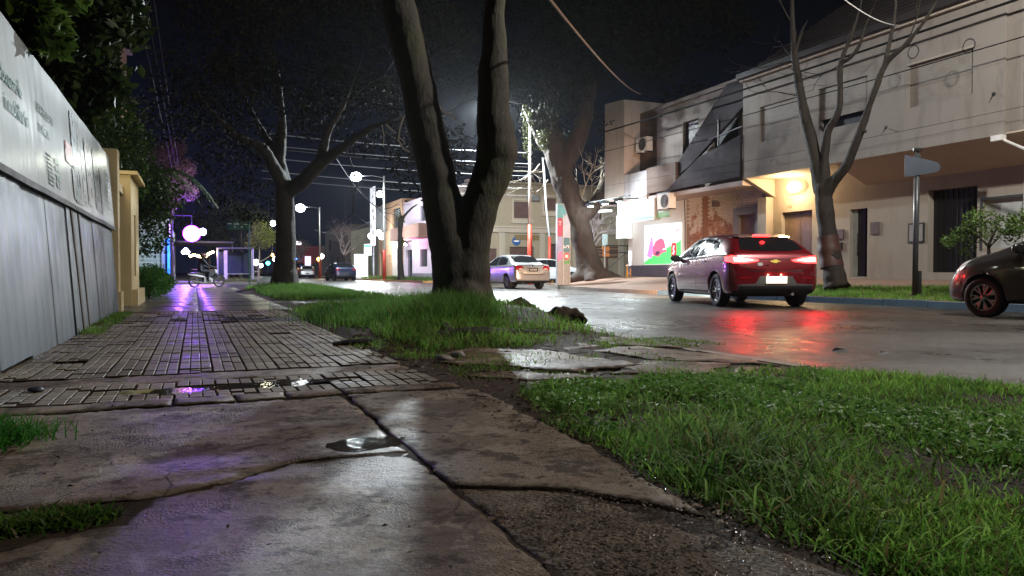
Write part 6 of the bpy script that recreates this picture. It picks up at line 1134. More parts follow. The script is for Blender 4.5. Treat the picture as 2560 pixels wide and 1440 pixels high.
# ------------------------------------------------------------------ motorcycle and rider
def motorcycle():
    a = W(488, 719, Z=ROAD_Z); hd = math.atan2(.55, 1.15)  # forward mostly to +X
    t = thing('motorcycle', 'small light motorcycle crossing at the end of the left pavement', 'motorcycle', (-.02, 35.9, ROAD_Z)); t.rotation_euler = (0, 0, R(27)); t.scale = (.9, .9, .9)
    for x, n in ((.0, 0), (1.28, 1)):
        g = G(False); M4 = planeM((x, 0, .29), (1, 0, 0), (0, 0, 1)); g.lathe([(.235, -.035), (.29, -.03), (.30, 0), (.29, .03), (.235, .035)], M4, 28, close=True); wh = g.build('wheel', RUBBER, t, True); g = G(False); g.lathe([(.215, -.02), (.24, -.02), (.24, .02), (.215, .02)], M4, 28, close=True)
        for k_ in range(10): q = k_*math.pi/5; g.tube([(x, 0, .29), (x+.22*math.cos(q), 0, .29+.22*math.sin(q))], .007, 4)
        g.lathe([(0, -.05), (.05, -.05), (.05, .05), (0, .05)], M4, 12); g.build('rim', CHROME, wh)
    g = G(False); g.tube([(0, .06, .29), (.45, .06, .36)], .02, 6); g.tube([(0, -.06, .29), (.45, -.06, .36)], .02, 6); g.tube([(.42, 0, .36), (.5, 0, .62), (1.02, 0, .80)], .028, 8); g.tube([(.45, 0, .3), (.85, 0, .3), (.98, 0, .7)], .025, 8); g.build('frame', BLACK, t)
    g = G(False); g.tube([(1.28, .06, .29), (1.12, .06, .66), (1.02, .06, .92)], .022, 8); g.tube([(1.28, -.06, .29), (1.12, -.06, .66), (1.02, -.06, .92)], .022, 8); g.build('fork', CHROME, t)
    g = G(False); g.box(.45, .78, -.12, .12, .26, .52); g.lathe([(.0, -.1), (.1, -.1), (.1, .1), (0, .1)], planeM((.82, 0, .38), (1, 0, 0), (0, 0, 1)), 14); g.build('engine', GALV, t); g = G(False); g.tube([(.8, -.12, .3), (.4, -.14, .24), (-.15, -.14, .33)], [.02, .03, .045], 8); g.build('exhaust', CHROME, t)
    g = G(False); g.prism([(-.30, .66), (-.22, .74), (.15, .76), (.45, .72), (.62, .74), (.66, .70), (.4, .64), (.05, .66)], planeM((0, .11, 0), (1, 0, 0), (0, 0, 1)), .22); g.build('seat', PLAST, t); g = G(False); g.prism([(-.36, .68), (-.28, .62), (.1, .56), (.45, .50), (.5, .56), (.05, .65)], planeM((0, .08, 0), (1, 0, 0), (0, 0, 1)), .16); g.build('tail_fairing', WCP, t)
    g = G(False); g.prism([(.62, .74), (.72, .86), (.95, .86), (1.02, .74), (.9, .56), (.66, .58)], planeM((0, .12, 0), (1, 0, 0), (0, 0, 1)), .24); g.build('tank', PLAST, t); g = G(False); g.prism([(1.0, .92), (1.14, .86), (1.16, .72), (1.06, .72)], planeM((0, .1, 0), (1, 0, 0), (0, 0, 1)), .2); g.build('headlamp', CLEARL, t)
    g = G(False); g.lathe([(.31, -.06), (.33, 0), (.31, .06)], planeM((1.28, 0, .29), (1, 0, 0), (0, 0, 1)), 28) if False else g.tube([(1.28+.34*math.cos(q), 0, .29+.34*math.sin(q)) for q in [R(v) for v in range(20, 150, 15)]], .035, 6); g.build('mudguard', PLAST, t)
    g = G(False); g.tube([(.93, .33, .99), (1.0, .12, .97), (1.0, -.12, .97), (.93, -.33, .99)], .015, 8); g.tube([(1.0, .2, .97), (1.0, .26, 1.12)], .008, 5); g.tube([(1.0, -.2, .97), (1.0, -.26, 1.12)], .008, 5); g.build('handlebar', BLACK, t)
    p = thing('person', 'rider in dark jacket and helmet sitting on the small motorcycle, hands on the bars', 'person', t.location); p.rotation_euler = t.rotation_euler; p.scale = t.scale
    pts = [(.28, 0, .84), (.30, 0, 1.0), (.37, 0, 1.2), (.42, 0, 1.34), (.44, 0, 1.43), (.45, 0, 1.5),
           (.40, .19, 1.33), (.56, .25, 1.10), (.80, .29, 1.02), (.92, .31, 1.0), (.40, -.19, 1.33), (.56, -.25, 1.10), (.80, -.29, 1.02), (.92, -.31, 1.0),
           (.32, .10, .82), (.70, .17, .80), (.62, .17, .42), (.66, .17, .33), (.80, .17, .31), (.32, -.10, .82), (.70, -.17, .80), (.62, -.17, .42), (.66, -.17, .33), (.80, -.17, .31)]
    ed = [(0, 1), (1, 2), (2, 3), (3, 4), (4, 5), (3, 6), (6, 7), (7, 8), (8, 9), (3, 10), (10, 11), (11, 12), (12, 13), (0, 14), (14, 15), (15, 16), (16, 17), (17, 18), (0, 19), (19, 20), (20, 21), (21, 22), (22, 23)]
    ra = [.15, .14, .16, .12, .06, .06, .075, .05, .042, .035, .075, .05, .042, .035, .10, .075, .055, .045, .04, .10, .075, .055, .045, .04]
    me = bpy.data.meshes.new('body'); me.from_pydata(pts, ed, []); o = bpy.data.objects.new('tmp', me); COL.objects.link(o); o.modifiers.new('s', 'SKIN')
    for i, v_ in enumerate(me.skin_vertices[0].data): v_.radius = (ra[i], ra[i]); v_.use_root = (i == 0)
    m2 = o.modifiers.new('u', 'SUBSURF'); m2.levels = 2; bd = evald(o); bpy.data.objects.remove(o); bd.materials.clear(); link('body', bd, p, plain('dark_jacket', (.02, .022, .03), .7), True)
    bm = bmesh.new(); bmesh.ops.create_uvsphere(bm, u_segments=20, v_segments=14, radius=.145); me = bpy.data.meshes.new('h'); bm.to_mesh(me); bm.free(); me.transform(Matrix.Translation((.47, 0, 1.58))@Matrix.Diagonal((1.1, .92, 1, 1))); hm = link('helmet', me, p, plain('helmet_brown', (.10, .05, .05), .25), True)
    g = G(False); g.prism([(.56, 1.62), (.625, 1.60), (.625, 1.53), (.56, 1.51)], planeM((0, .10, 0), (1, 0, 0), (0, 0, 1)), .2); g.build('visor', GLASSC, hm)
    for s in (-1, 1):
        g = G(False); M0 = Vector((.93, s*.31, .99))
        for k_ in range(4): yy = M0.y-s*.03+s*.02*k_; l_ = (.9, 1, .97, .8)[k_]; g.tube([(.92, yy, 1.005), (.955, yy, 1.02), (.98*l_+.98*(1-l_), yy, 1.0), (.97, yy, .975)], [.011, .010, .009, .008], 6)
        g.tube([(.92, M0.y-s*.045, .995), (.95, M0.y-s*.055, .975), (.965, M0.y-s*.04, .965)], [.012, .010, .008], 6); g.build('fingers', plain('skin_tone', (.3, .18, .12), .6), p)
motorcycle()
# ------------------------------------------------------------------ trees
LV = Vector((_c, -_s, 0))  # to the right across the view
def limb(path, radii, seg=14, sub=6, wob=.02, seed=0):
    """dense smooth tube with noise; path: points; returns G"""
    P = [Vector(p) for p in path]; n = len(P); out = []; rr = []
    for i in range(n-1):
        p0, p1, p2, p3 = P[max(i-1, 0)], P[i], P[i+1], P[min(i+2, n-1)]
        for j in range(sub):
            t = j/sub; out.append(.5*((2*p1)+(-p0+p2)*t+(2*p0-5*p1+4*p2-p3)*t*t+(-p0+3*p1-3*p2+p3)*t**3)); rr.append(radii[i]+(radii[i+1]-radii[i])*t)
    out.append(P[-1]); rr.append(radii[-1]); rr = [r_*(1+.10*noise.noise((i*.37+seed, seed, 0))) for i, r_ in enumerate(rr)]
    out = [p+Vector((noise.noise((i*.3, seed, 1)), noise.noise((i*.3, seed, 2)), 0))*wob for i, p in enumerate(out)]
    return out, rr
def merge_limbs(limbs, voxel, amp=.012, fr=3.0, seg=16):
    g = G(False)
    for out, rr in limbs: g.tube(out, rr, seg)
    me = g.mesh('t'); o = bpy.data.objects.new('tmp', me); COL.objects.link(o); m1 = o.modifiers.new('r', 'REMESH'); m1.mode = 'VOXEL'; m1.voxel_size = voxel; m2 = o.modifiers.new('s', 'SMOOTH'); m2.iterations = 6; m2.factor = .6
    r_ = evald(o); bpy.data.objects.remove(o); r_.materials.clear(); n = len(r_.vertices); co = np.empty(n*3, np.float32); no = np.empty(n*3, np.float32); r_.vertices.foreach_get('co', co); r_.vertices.foreach_get('normal', no); co = co.reshape(-1, 3); no = no.reshape(-1, 3)
    d = np.array([noise.noise((a*fr, b*fr, c*fr*.6))+.6*noise.noise((a*fr*2.7, b*fr*2.7, c*fr*1.3))+.35*noise.noise((a*fr*8, b*fr*8, c*fr*4)) for a, b, c in co]); co = co+no*(d*amp)[:, None]; r_.vertices.foreach_set('co', co.astype(np.float32).ravel()); r_.update(); return r_
def crown(name, centers, n, size, mat, parent, cols, droop=0, up=.2):
    """leaves in clumps round the given (point, radius) centres"""
    C = np.array([c for c, r_ in centers]); Rr = np.array([r_ for c, r_ in centers]); w_ = Rr**2; idx = NR.choice(len(C), n, p=w_/w_.sum()); d = NR.normal(0, 1, (n, 3)); d /= np.linalg.norm(d, axis=1)[:, None]; r_ = NR.uniform(.25, 1, n)**.45
    P = C[idx]+d*(Rr[idx]*r_)[:, None]*np.array((1, 1, .75)); sub = NR.normal(0, 1, (n//9+1, 3)); P += sub[NR.integers(len(sub), size=n)]*Rr[idx][:, None]*.12
    return leafbits(name, P, size, mat, None, cols, up=up, parent=parent)
def clumps(base, n, spread, r_, rng=None):
    rng = rng or NR; return [((base[0]+rng.normal(0, spread[0]), base[1]+rng.normal(0, spread[1]), base[2]+rng.normal(0, spread[2])), r_*rng.uniform(.6, 1.3)) for _ in range(n)]
def twigs(parent, starts, depth, L, r_, mat, name='twigs', spread=.6, kill=.12, up=.25, seg=4, nb=(2, 3)):
    g = G(False); 
    def rec(p, d, L_, r__, k_):
        q = p; pts = [p]; dd = d
        for i in range(3):
            dd = (dd+Vector((random.gauss(0, .16), random.gauss(0, .16), random.gauss(0, .12)+up*.1))).normalized(); q = q+dd*L_/3; pts.append(q)
        g.tube(pts, [r__, r__*.88, r__*.76, r__*.64], seg, False)
        if k_ <= 0: return
        for i in range(random.choice(nb)):
            if random.random() < kill: continue
            nd = (dd+Vector((random.gauss(0, spread), random.gauss(0, spread), random.gauss(0, spread*.7)+up*.3))).normalized(); rec(pts[random.choice((2, 3, 3))], nd, L_*random.uniform(.6, .85), r__*.6, k_-1)
    for p, d in starts: rec(Vector(p), Vector(d).normalized(), L, r_, depth)
    o = g.build(name, mat, parent); o['kind'] = 'stuff'; return o
def forked_tree():
    D = 9.7; B0 = Vector((3.13, 9.09, 0)); t = thing('forked_tree', 'thick grey street tree forking low into two tall limbs, filling the middle of the photo', 'tree', (3.13, 9.09, .0))
    def q(u, v, dd=0): return W(u, v, D=D+dd)-Vector((3.13, 9.09, 0))
    def r_(px): return px/F_PX*D
    L1 = limb([q(1150, 765), q(1140, 700), q(1128, 620), q(1112, 540), q(1095, 450), q(1068, 330), q(1040, 190), q(1005, 50), q(975, -80), q(940, -260)], [r_(72), r_(60), r_(55), r_(51), r_(47), r_(45), r_(44), r_(46), r_(44), r_(36)], 18, 6, .01, 1)
    L2 = limb([q(1165, 765), q(1170, 690), q(1178, 600), q(1205, 500), q(1232, 430, .05), q(1243, 360, .05), q(1233, 280), q(1234, 180), q(1236, 60), q(1242, -60), q(1250, -260)], [r_(62), r_(56), r_(50), r_(46), r_(50), r_(52), r_(42), r_(38), r_(28), r_(24), r_(20)], 18, 6, .008, 2)
    rt = [limb([q(1150, 700), q(1105, 755), q(1075, 790, -.1)], [r_(40), r_(34), r_(14)], seed=3), limb([q(1170, 690), q(1205, 745), q(1240, 785, -.2), q(1275, 800, -.35)], [r_(44), r_(34), r_(24), r_(9)], seed=4), limb([q(1160, 700, .2), q(1170, 760, -.4), q(1150, 800, -.55)], [r_(46), r_(36), r_(12)], seed=5), limb([q(1160, 700, .3), q(1190, 760, .5)], [r_(46), r_(22)], seed=6)]
    kn = [limb([q(1265, 400), q(1275, 375, -.03)], [r_(22), r_(16)], seed=8), limb([q(1065, 395, -.1), q(1062, 385, -.2)], [r_(20), r_(14)], seed=9)]
    link('trunk', merge_limbs([L1, L2]+rt+kn, .026, .011, 3.2), t, BARK, True)
    st = [(q(960, -160), (-.5, .2, .8)), (q(940, -250), (-.4, -.2, 1)), (q(1250, -250), (.3, .2, 1)), (q(1245, -150), (.5, -.1, .8))]
    twigs(t, st, 4, 1.6, .07, BARKD, 'branches', .5)
    crown('crown', clumps((0, 0, 6.6), 40, (1.9, 1.9, .8), .8), 9000, .06, LEAFD, t, ((.008, .01, .004), (.02, .02, .008)))
    # surface roots
forked_tree()
# dug-up root and bark lumps beside the forked tree
def lumps():
    t = thing('uprooted_lump', 'dark lump of earth and old root right of the foot of the forked tree', 'root', (3.75, 8.55, .05))
    me = merge_limbs([limb([(-.25, 0, -.05), (0, 0, .1), (.3, .05, -.02)], [.12, .16, .08], seed=11), limb([(.2, -.1, -.03), (.55, -.2, .04), (.8, -.25, -.06)], [.1, .11, .05], seed=12)], .02, .05, 6); link('lump', me, t, SOIL, True)
    t = thing('surface_root', 'long dark surface root lying across the verge in front of the forked tree', 'root', (2.2, 6.35, .0)); me = merge_limbs([limb([(-.45, -.1, -.04), (-.2, .05, .03), (.1, .02, .06), (.5, .1, .04), (1.1, .12, .0), (1.7, .3, -.05)], [.04, .06, .075, .05, .045, .02], seed=13), limb([(-.1, .05, .03), (-.05, .3, .10), (.05, .5, .03)], [.05, .05, .03], seed=14)], .012, .012, 8); link('root', me, t, BARKD, True)
    t = thing('root_stub', 'short root or pipe stub lying at the edge of the tiled pavement', 'root', (1.32, 6.4, .01)); me = merge_limbs([limb([(-.25, .02, .0), (0, .0, .015), (.25, -.04, 0)], [.02, .035, .025], seed=15)], .01, .008, 9); link('root', me, t, BARKD, True)
    for i, (x, y) in enumerate(((1.6, 5.0), (1.75, 5.15))): 
        bm = bmesh.new(); bmesh.ops.create_icosphere(bm, subdivisions=2, radius=.06); me = bpy.data.meshes.new('s'); bm.to_mesh(me); bm.free()
        for v_ in me.vertices: v_.co = v_.co*(1+.5*noise.noise(v_.co*14+Vector((i*5, 0, 0)))); v_.co.z *= .45
        o = link('rubble_stone', me, None, plain('rubble', (.2, .17, .15), .6), True); o.location = (x, y, .02); tag(o, ('left' if i == 0 else 'right')+' lump of rubble at the corner of the tiles and the verge', 'stone', 'rubble by the tiles')
lumps()
def street_tree(name, label, base, main, radii, branches, bark, voxel=.06, amp=.02, crownspec=None, tw=None, group=None, seed=20):
    b = Vector(base); t = thing(name, label, 'tree', b, 0, group); lb = [limb([Vector(p)-b for p in main], radii, seed=seed)]
    for i, (pp, rr) in enumerate(branches): lb.append(limb([Vector(p)-b for p in pp], rr, seed=seed+1+i))
    link('trunk', merge_limbs(lb, voxel, amp, 2.0), t, bark, True)
    if tw: twigs(t, [((Vector(p)-b), d) for p, d in tw['s']], tw.get('d', 4), tw.get('L', 1), tw.get('r', .03), tw.get('m', bark), 'twigs', tw.get('sp', .6), nb=tw.get('nb', (2, 3)))
    if crownspec: crown('crown', [((c[0]-b.x, c[1]-b.y, c[2]-b.z), r_) for c, r_ in crownspec['c']], crownspec['n'], crownspec['s'], crownspec.get('m', LEAFD), t, crownspec['cols'])
    return t
# second tree on the left verge
def q2(u, v, D): return W(u, v, D=D)
b2 = W(712, 712, D=24.5); px = lambda p, D: p/F_PX*D
BR2 = [([q2(712, 470, 24.5), q2(690, 430, 24.3), q2(655, 370, 24), q2(600, 345, 23.6), q2(540, 290, 23), q2(500, 240, 22.5), q2(470, 170, 22)], [.26, .22, .18, .13, .08, .05, .015]),
       ([q2(712, 470, 24.5), q2(700, 400, 24.8), q2(705, 300, 25), q2(690, 180, 25), q2(640, 60, 25), q2(610, -60, 25)], [.26, .2, .15, .10, .06, .02]),
       ([q2(716, 480, 24.5), q2(760, 450, 24.2), q2(800, 410, 24), q2(860, 365, 23.5), q2(930, 320, 23), q2(985, 300, 22.7)], [.28, .24, .22, .13, .10, .05]),
       ([q2(800, 410, 24), q2(820, 330, 24), q2(860, 260, 24), q2(900, 160, 24), q2(925, 60, 24)], [.2, .11, .07, .04, .015]), ([q2(700, 400, 24.8), q2(640, 300, 25), q2(600, 220, 25), q2(560, 120, 25)], [.16, .09, .05, .015])]
street_tree('rough_street_tree', 'dark gnarled street tree on the far green mound of the left verge', b2, [b2+Vector((0, 0, -.2)), q2(712, 690, 24.5), q2(714, 640, 24.5), q2(714, 560, 24.5), q2(712, 500, 24.5), q2(714, 470, 24.5)], [.55, .42, .33, .31, .31, .34], BR2, BARKD, .05, .03,
            dict(c=clumps((q2(620, 200, 24)), 30, (2.6, 1.5, 1.6), 1.0)+clumps((q2(860, 170, 24)), 22, (2.0, 1.2, 1.3), .9)+clumps(q2(960, 285, 22.8), 5, (.5, .3, .3), .3)+clumps(q2(760, 60, 24), 20, (3, 1.2, 1), 1), n=26000, s=.07, cols=((.010, .012, .005), (.028, .025, .011))),
            dict(s=[(q2(930, 320, 23), (.9, -.3, -.2)), (q2(985, 300, 22.7), (.8, -.3, -.5)), (q2(600, 345, 23.6), (-.6, 0, .5)), (q2(690, 180, 25), (-.2, 0, 1)), (q2(860, 365, 23.5), (.5, -.2, -.8)), (q2(880, 250, 24), (.5, 0, .8)), (q2(985, 300, 22.7), (.6, -.2, .1))], d=3, L=1.3, r=.035, sp=.55), seed=30)
def hanging_twigs():
    t = thing('hanging_branch', 'pale hooked twigs dangling against the night sky between the first and second tree', 'branch', q2(1000, 330, 22)); b = Vector(t.location); g = G(False)
    for pts, r_ in (([(1010, 290), (1000, 318), (996, 350), (1008, 372), (1024, 380)], .028), ([(996, 343), (1010, 352), (1012, 360)], .018), ([(965, 312), (976, 322), (990, 333)], .03), ([(955, 312), (960, 340), (958, 368)], .014), ([(1095, 262), (1115, 285), (1128, 285), (1140, 300)], .035), ([(1098, 285), (1118, 300), (1112, 312)], .012)): g.tube([q2(u, v, 22)-b for u, v in pts], r_, 6)
    g.tube([q2(985, 300, 22.7)-b, q2(1010, 290, 22)-b, q2(1060, 275, 22)-b, q2(1095, 262, 22)-b], .03, 6); g.build('twig', plain('pale_twig', (.22, .19, .14), .8), t)
hanging_twigs()
# big leaning tree at the far corner
b3 = Vector((16.0, 29.2, .2)); D3 = 32.5
street_tree('leaning_tree', 'huge leaning brown tree with spreading roots beside the totem at the far corner', b3, [q2(1490, 712, D3), q2(1480, 690, D3), q2(1467, 640, D3), q2(1450, 580, D3), q2(1430, 510, D3), q2(1405, 440, D3), q2(1385, 370, D3), q2(1370, 300, D3), q2(1370, 200, D3)], [.9, .66, .50, .48, .52, .52, .48, .42, .3],
            [([q2(1440, 540, D3), q2(1480, 520, D3), q2(1500, 480, D3+.5), q2(1515, 430, D3+1)], [.5, .36, .2, .1]), ([q2(1400, 430, D3), q2(1450, 330, D3), q2(1480, 200, D3)], [.5, .4, .25]), ([q2(1478, 680, D3), q2(1430, 700, D3-.3), q2(1395, 704, D3-.5)], [.4, .25, .08]), ([q2(1485, 680, D3), q2(1530, 695, D3-.3), q2(1570, 700, D3-.5)], [.4, .24, .07]), ([q2(1480, 680, D3), q2(1475, 706, D3-1)], [.45, .2]), ([q2(1385, 380, D3), q2(1345, 330, D3), q2(1310, 260, D3)], [.4, .28, .15])],
            BARKR, .08, .06, dict(c=clumps(q2(1420, 90, D3), 34, (3.5, 2, 1.6), 1.4)+clumps(q2(1620, 60, D3-3), 22, (3, 1.5, 1.2), 1.1)+clumps(q2(1400, 250, D3), 14, (1, 1, .8), .7), n=30000, s=.09, cols=((.008, .010, .004), (.02, .02, .009))),
            dict(s=[(q2(1350, 410, D3), (-.4, 0, -.5)), (q2(1360, 430, D3), (-.8, 0, -.2)), (q2(1370, 450, D3), (-.6, -.3, -.6)), (q2(1465, 530, D3), (.1, 0, 1)), (q2(1470, 520, D3), (.4, 0, .8)), (q2(1450, 500, D3), (.2, -.2, .9))], d=3, L=1.0, r=.035, m=plain('pale_twig', (.22, .19, .14), .8), nb=(2, 3, 4)), seed=50)
def hanging_fern():
    for (u0, v0, u1, v1, n, lab) in ((1316, 270, 1322, 400, 420, 'lit yellow-green epiphyte hanging down the left side of the leaning tree'), (1352, 330, 1362, 375, 300, 'pale hanging tuft lit against the dark leaning trunk')):
        p = q2((u0+u1)/2, (v0+v1)/2, D3-1); t = thing('hanging_epiphyte', lab, 'plant', p); P = []
        for i in range(n): s = NR.uniform(0, 1); c = q2(u0+(u1-u0)*s, v0+(v1-v0)*s, D3-1)-p; P.append((c.x+NR.normal(0, .11), c.y+NR.normal(0, .12), c.z+NR.normal(0, .08)))
        leafbits('fronds', np.array(P), .05, LEAF, None, ((.03, .035, .01), (.08, .085, .03)), up=-.2, parent=t)
hanging_fern()
# V-shaped bare tree in front of the white building
def vtree():
    X = 14.3; q = lambda u, v, dx=0: W(u, v, X=X+dx); b = Vector((14.3, 13.65, .28)); f = 18.2
    t = thing('bare_street_tree', 'bare street tree with a dark painted band, three limbs rising before the white building', 'tree', b); s = lambda p: p/F_PX*f
    main = [q(2092, 722), q(2088, 700), q(2078, 640), q(2066, 560), q(2060, 500), q(2058, 465)]
    lb = [limb([p-b for p in main], [s(36), s(27), s(24), s(22), s(21), s(23)], seed=70)]
    for k_, (pp, rr) in enumerate([([(2055, 480), (2040, 400), (2022, 330), (2002, 240), (1987, 140), (1982, 60), (1978, -40)], [26, 20, 18, 14, 11, 8, 6]), ([(2062, 475), (2062, 400), (2070, 330), (2098, 270), (2102, 160), (2128, 90), (2150, 20)], [22, 13, 12, 10, 8, 6, 4]), ([(2065, 478), (2085, 452), (2118, 410), (2150, 330), (2178, 250), (2215, 160), (2265, 110), (2320, 40), (2350, -20)], [24, 16, 13, 12, 9, 8, 7, 5, 3]),
                                   ([(2178, 250), (2205, 180), (2225, 100), (2238, 30), (2240, -40)], [9, 7, 6, 5, 3]), ([(2098, 160), (2125, 145), (2150, 110), (2165, 60), (2200, -20)], [7, 6, 5, 4, 3]), ([(1987, 140), (2000, 90), (2020, 50)], [7, 5, 3]), ([(2068, 335), (2050, 315)], [7, 5]), ([(2155, 325), (2166, 330)], [6, 5])]):
        lb.append(limb([q(*p)-b for p in pp], [s(v)*.85 for v in rr], seed=71+k_, wob=.01))
    link('trunk', merge_limbs(lb, .03, .012, 4), t, BARKV, True)
    g = G(False); pts, rr = limb([q(2080, 668)-b, q(2074, 630)-b, q(2069, 592)-b], [s(26.5)+.018, s(25)+.018, s(23.5)+.018], seed=70, wob=0); g.tube(pts, rr, 20, False); g.build('painted_band', plain('dark_red_band', (.07, .028, .022), .6), t, True)
    twigs(t, [(q(1982, 60)-b, (-.3, 0, 1)), (q(1985, 140)-b, (-.4, .8, .4)), (q(2150, 30)-b, (.1, -.2, 1)), (q(2265, 110)-b, (.1, -.5, 1)), (q(2238, 40)-b, (0, 0, 1)), (q(2000, 240)-b, (-.2, .9, .3)), (q(1990, 150)-b, (-.2, .9, .1)), (q(2102, 160)-b, (.0, .8, -.3))], 3, .9, .018, BARKD, 'twigs', .5)
vtree()
# leafy sapling by the dark car
def sapling():
    b = Vector((13.9, 9.55, .2)); t = thing('leafy_sapling', 'small leafy green sapling behind the dark parked car', 'tree', b); lb = [limb([(0, 0, -.05), (.02, .02, .5), (0, .0, .95), (.05, -.1, 1.25)], [.045, .035, .03, .02], seed=90), limb([(0, 0, .9), (-.05, .25, 1.15), (-.1, .5, 1.25)], [.025, .018, .01], seed=91), limb([(0, 0, .9), (.0, -.3, 1.2)], [.02, .01], seed=92)]
    link('trunk', merge_limbs(lb, .012, .004, 6), t, BARKD, True)
    c = [((-.05+NR.normal(0, .22), (x)*1.0, z), r_) for x, z, r_ in [(.75, 1.05, .16), (.6, 1.2, .2), (.45, .85, .16), (.4, 1.1, .2), (.3, 1.3, .22), (.15, 1.15, .2), (0, 1.3, .24), (-.2, 1.4, .26), (-.4, 1.3, .25), (-.6, 1.25, .25), (-.8, 1.3, .25), (-.35, 1.1, .2), (.55, 1.0, .15), (.1, 1.45, .2), (-.5, 1.5, .2), (-.95, 1.15, .2)]]
    crown('crown', c, 2600, .034, LEAF, t, ((.05, .10, .02), (.14, .22, .05)), up=.4)
sapling()
# leafy trees hanging over the hoarding on the left
def left_trees():
    t = thing('overhanging_tree', 'broad-leaved tree leaning over the hoarding, its lit leaves in the top left corner', 'tree', (-3.0, 7.2, -.1)); b = Vector((-3, 7.2, -.1))
    link('trunk', merge_limbs([limb([(0, 0, 0), (.1, 0, 1.5), (.3, -.2, 3.2), (.9, -.4, 4.2)], [.22, .18, .14, .08], seed=101), limb([(.2, -.1, 2.4), (1.0, -.6, 3.2), (1.6, -1.0, 3.45)], [.12, .08, .04], seed=102), limb([(.2, 0, 2.0), (.5, 1.5, 3.6)], [.12, .06], seed=103)], .05, .02), t, BARKD, True)
    def cl(u, v, D, r_, n=1): return [(tuple(W(u+NR.normal(0, 8), v+NR.normal(0, 8), D=D)-b), r_) for _ in range(n)]
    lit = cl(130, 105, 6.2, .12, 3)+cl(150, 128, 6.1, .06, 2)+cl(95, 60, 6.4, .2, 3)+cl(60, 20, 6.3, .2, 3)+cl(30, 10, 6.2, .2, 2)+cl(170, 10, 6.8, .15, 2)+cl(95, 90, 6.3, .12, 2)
    crown('lit_leaves', lit, 900, .085, LEAF, t, ((.07, .13, .02), (.17, .27, .05)), up=.3)  # lamp light put into a paler leaf colour; crown below is the darker copy
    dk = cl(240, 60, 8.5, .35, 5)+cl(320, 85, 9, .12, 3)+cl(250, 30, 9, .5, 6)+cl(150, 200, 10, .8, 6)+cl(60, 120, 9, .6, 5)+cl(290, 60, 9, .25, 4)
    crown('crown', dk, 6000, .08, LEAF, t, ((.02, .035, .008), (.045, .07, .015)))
    t = thing('dark_thicket_tree', 'dark leafy tree rising behind the far end of the hoarding', 'tree', (-3.2, 17, 0)); b = Vector((-3.2, 17, 0)); link('trunk', merge_limbs([limb([(0, 0, 0), (.1, 0, 2), (0, .1, 4)], [.22, .18, .1], seed=111)], .06, .02), t, BARKD, True)
    crown('crown', [((x, y, z), r_) for x, y, z, r_ in [(.2, 0, 3.6, 1.2), (.6, .5, 4.6, 1.2), (.4, 0, 5.8, 1.3), (-.8, 0, 5, 1.6), (-1.5, 0, 7, 1.8), (.2, .5, 7.2, 1.3), (1.1, 1, 3.3, .8), (1.0, .6, 4.0, .7), (-2, -1, 4, 1.6), (.9, 1.5, 5.3, .8), (-3, 0, 8, 2)]], 22000, .07, LEAF, t, ((.015, .03, .008), (.05, .075, .02)))
    t = thing('vine_covered_tree', 'dark leafy creeper and palm mass hanging over the left pavement beyond the gateway', 'tree', (-2.2, 25, 0)); b = Vector((-2.2, 25, 0)); link('trunk', merge_limbs([limb([(0, 0, 0), (.1, 0, 2), (.3, .1, 3.6)], [.2, .18, .12], seed=121)], .06, .02), t, BARKD, True)
    crown('crown', [((x, y, z), r_) for x, y, z, r_ in [(.5, 0, 3.4, 1.0), (.8, 0, 2.6, .9), (.8, .5, 1.7, .8), (.2, 0, 4.4, 1.0), (1.3, .5, 3.0, .7), (-.6, 0, 4, 1.4), (.0, 0, 5.3, .9), (.5, -4, 3, .8), (.3, -5, 3.8, .9)]], 16000, .065, LEAF, t, ((.02, .04, .008), (.06, .10, .02)))
    for k_ in range(11):  # palm fronds
        a = R(random.uniform(-70, 80)); L = random.uniform(1.5, 2.3); pts = [Vector((.8, 0, 3.5))+Vector((math.cos(a)*L*s, math.sin(a)*L*s*.6, .7*math.sin(s*2.6)*L*.35-.55*L*s*s)) for s in [i/8 for i in range(9)]]
        g = G(False); g.tube(pts, [.02*(1-.8*i/8)+.003 for i in range(9)], 5)
        for i in range(1, 9):
            for j in range(3):
                p = pts[i-1].lerp(pts[i], j/3); tt = (pts[i]-pts[i-1]).normalized(); sd = tt.cross(Vector((0, 0, 1))).normalized(); ll = .38*(1-.5*i/8)
                for s in (-1, 1): e_ = p+sd*s*ll*.7+tt*ll*.6-Vector((0, 0, ll*.45)); g.add([p, p+tt*.035, e_], [(0, 1, 2)])
        g.build('frond', plain('palm_green', (.06, .11, .03), .5), t)
    t = thing('hedge_shrub', 'bright green rounded shrub at the foot of the cream gatehouse wall', 'shrub', (-1.0, 19.6, 0)); g = G(False); g.tube([(0, 0, 0), (0, 0, .5)], .03); g.build('stem', BARKD, t)
    crown('foliage', [((.0, 0, .35), .42), ((.15, .8, .35), .4), ((-.1, -.9, .4), .4), ((-.1, 1.8, .35), .45), ((.1, .3, .6), .3), ((-.15, -1.4, .6), .25), ((0, 1.2, .6), .3), ((.1, 2.6, .3), .4)], 9000, .035, LEAF, t, ((.03, .10, .012), (.08, .19, .03)), up=.5)
    lamp('garden_light', (-.3, 16.6, 2.9), 18, (.95, 1, .85), .12)
    pw = W(425, 425, D=44); t = thing('purple_lit_tree', 'feathery tree crown glowing purple and pink behind the creeper on the left', 'tree', (pw.x, pw.y, 0)); b = Vector((pw.x, pw.y, 0)); link('trunk', merge_limbs([limb([(0, 0, 0), (0, 0, 3), (.2, 0, 6)], [.2, .15, .08], seed=131)], .08, .02), t, BARKD, True)
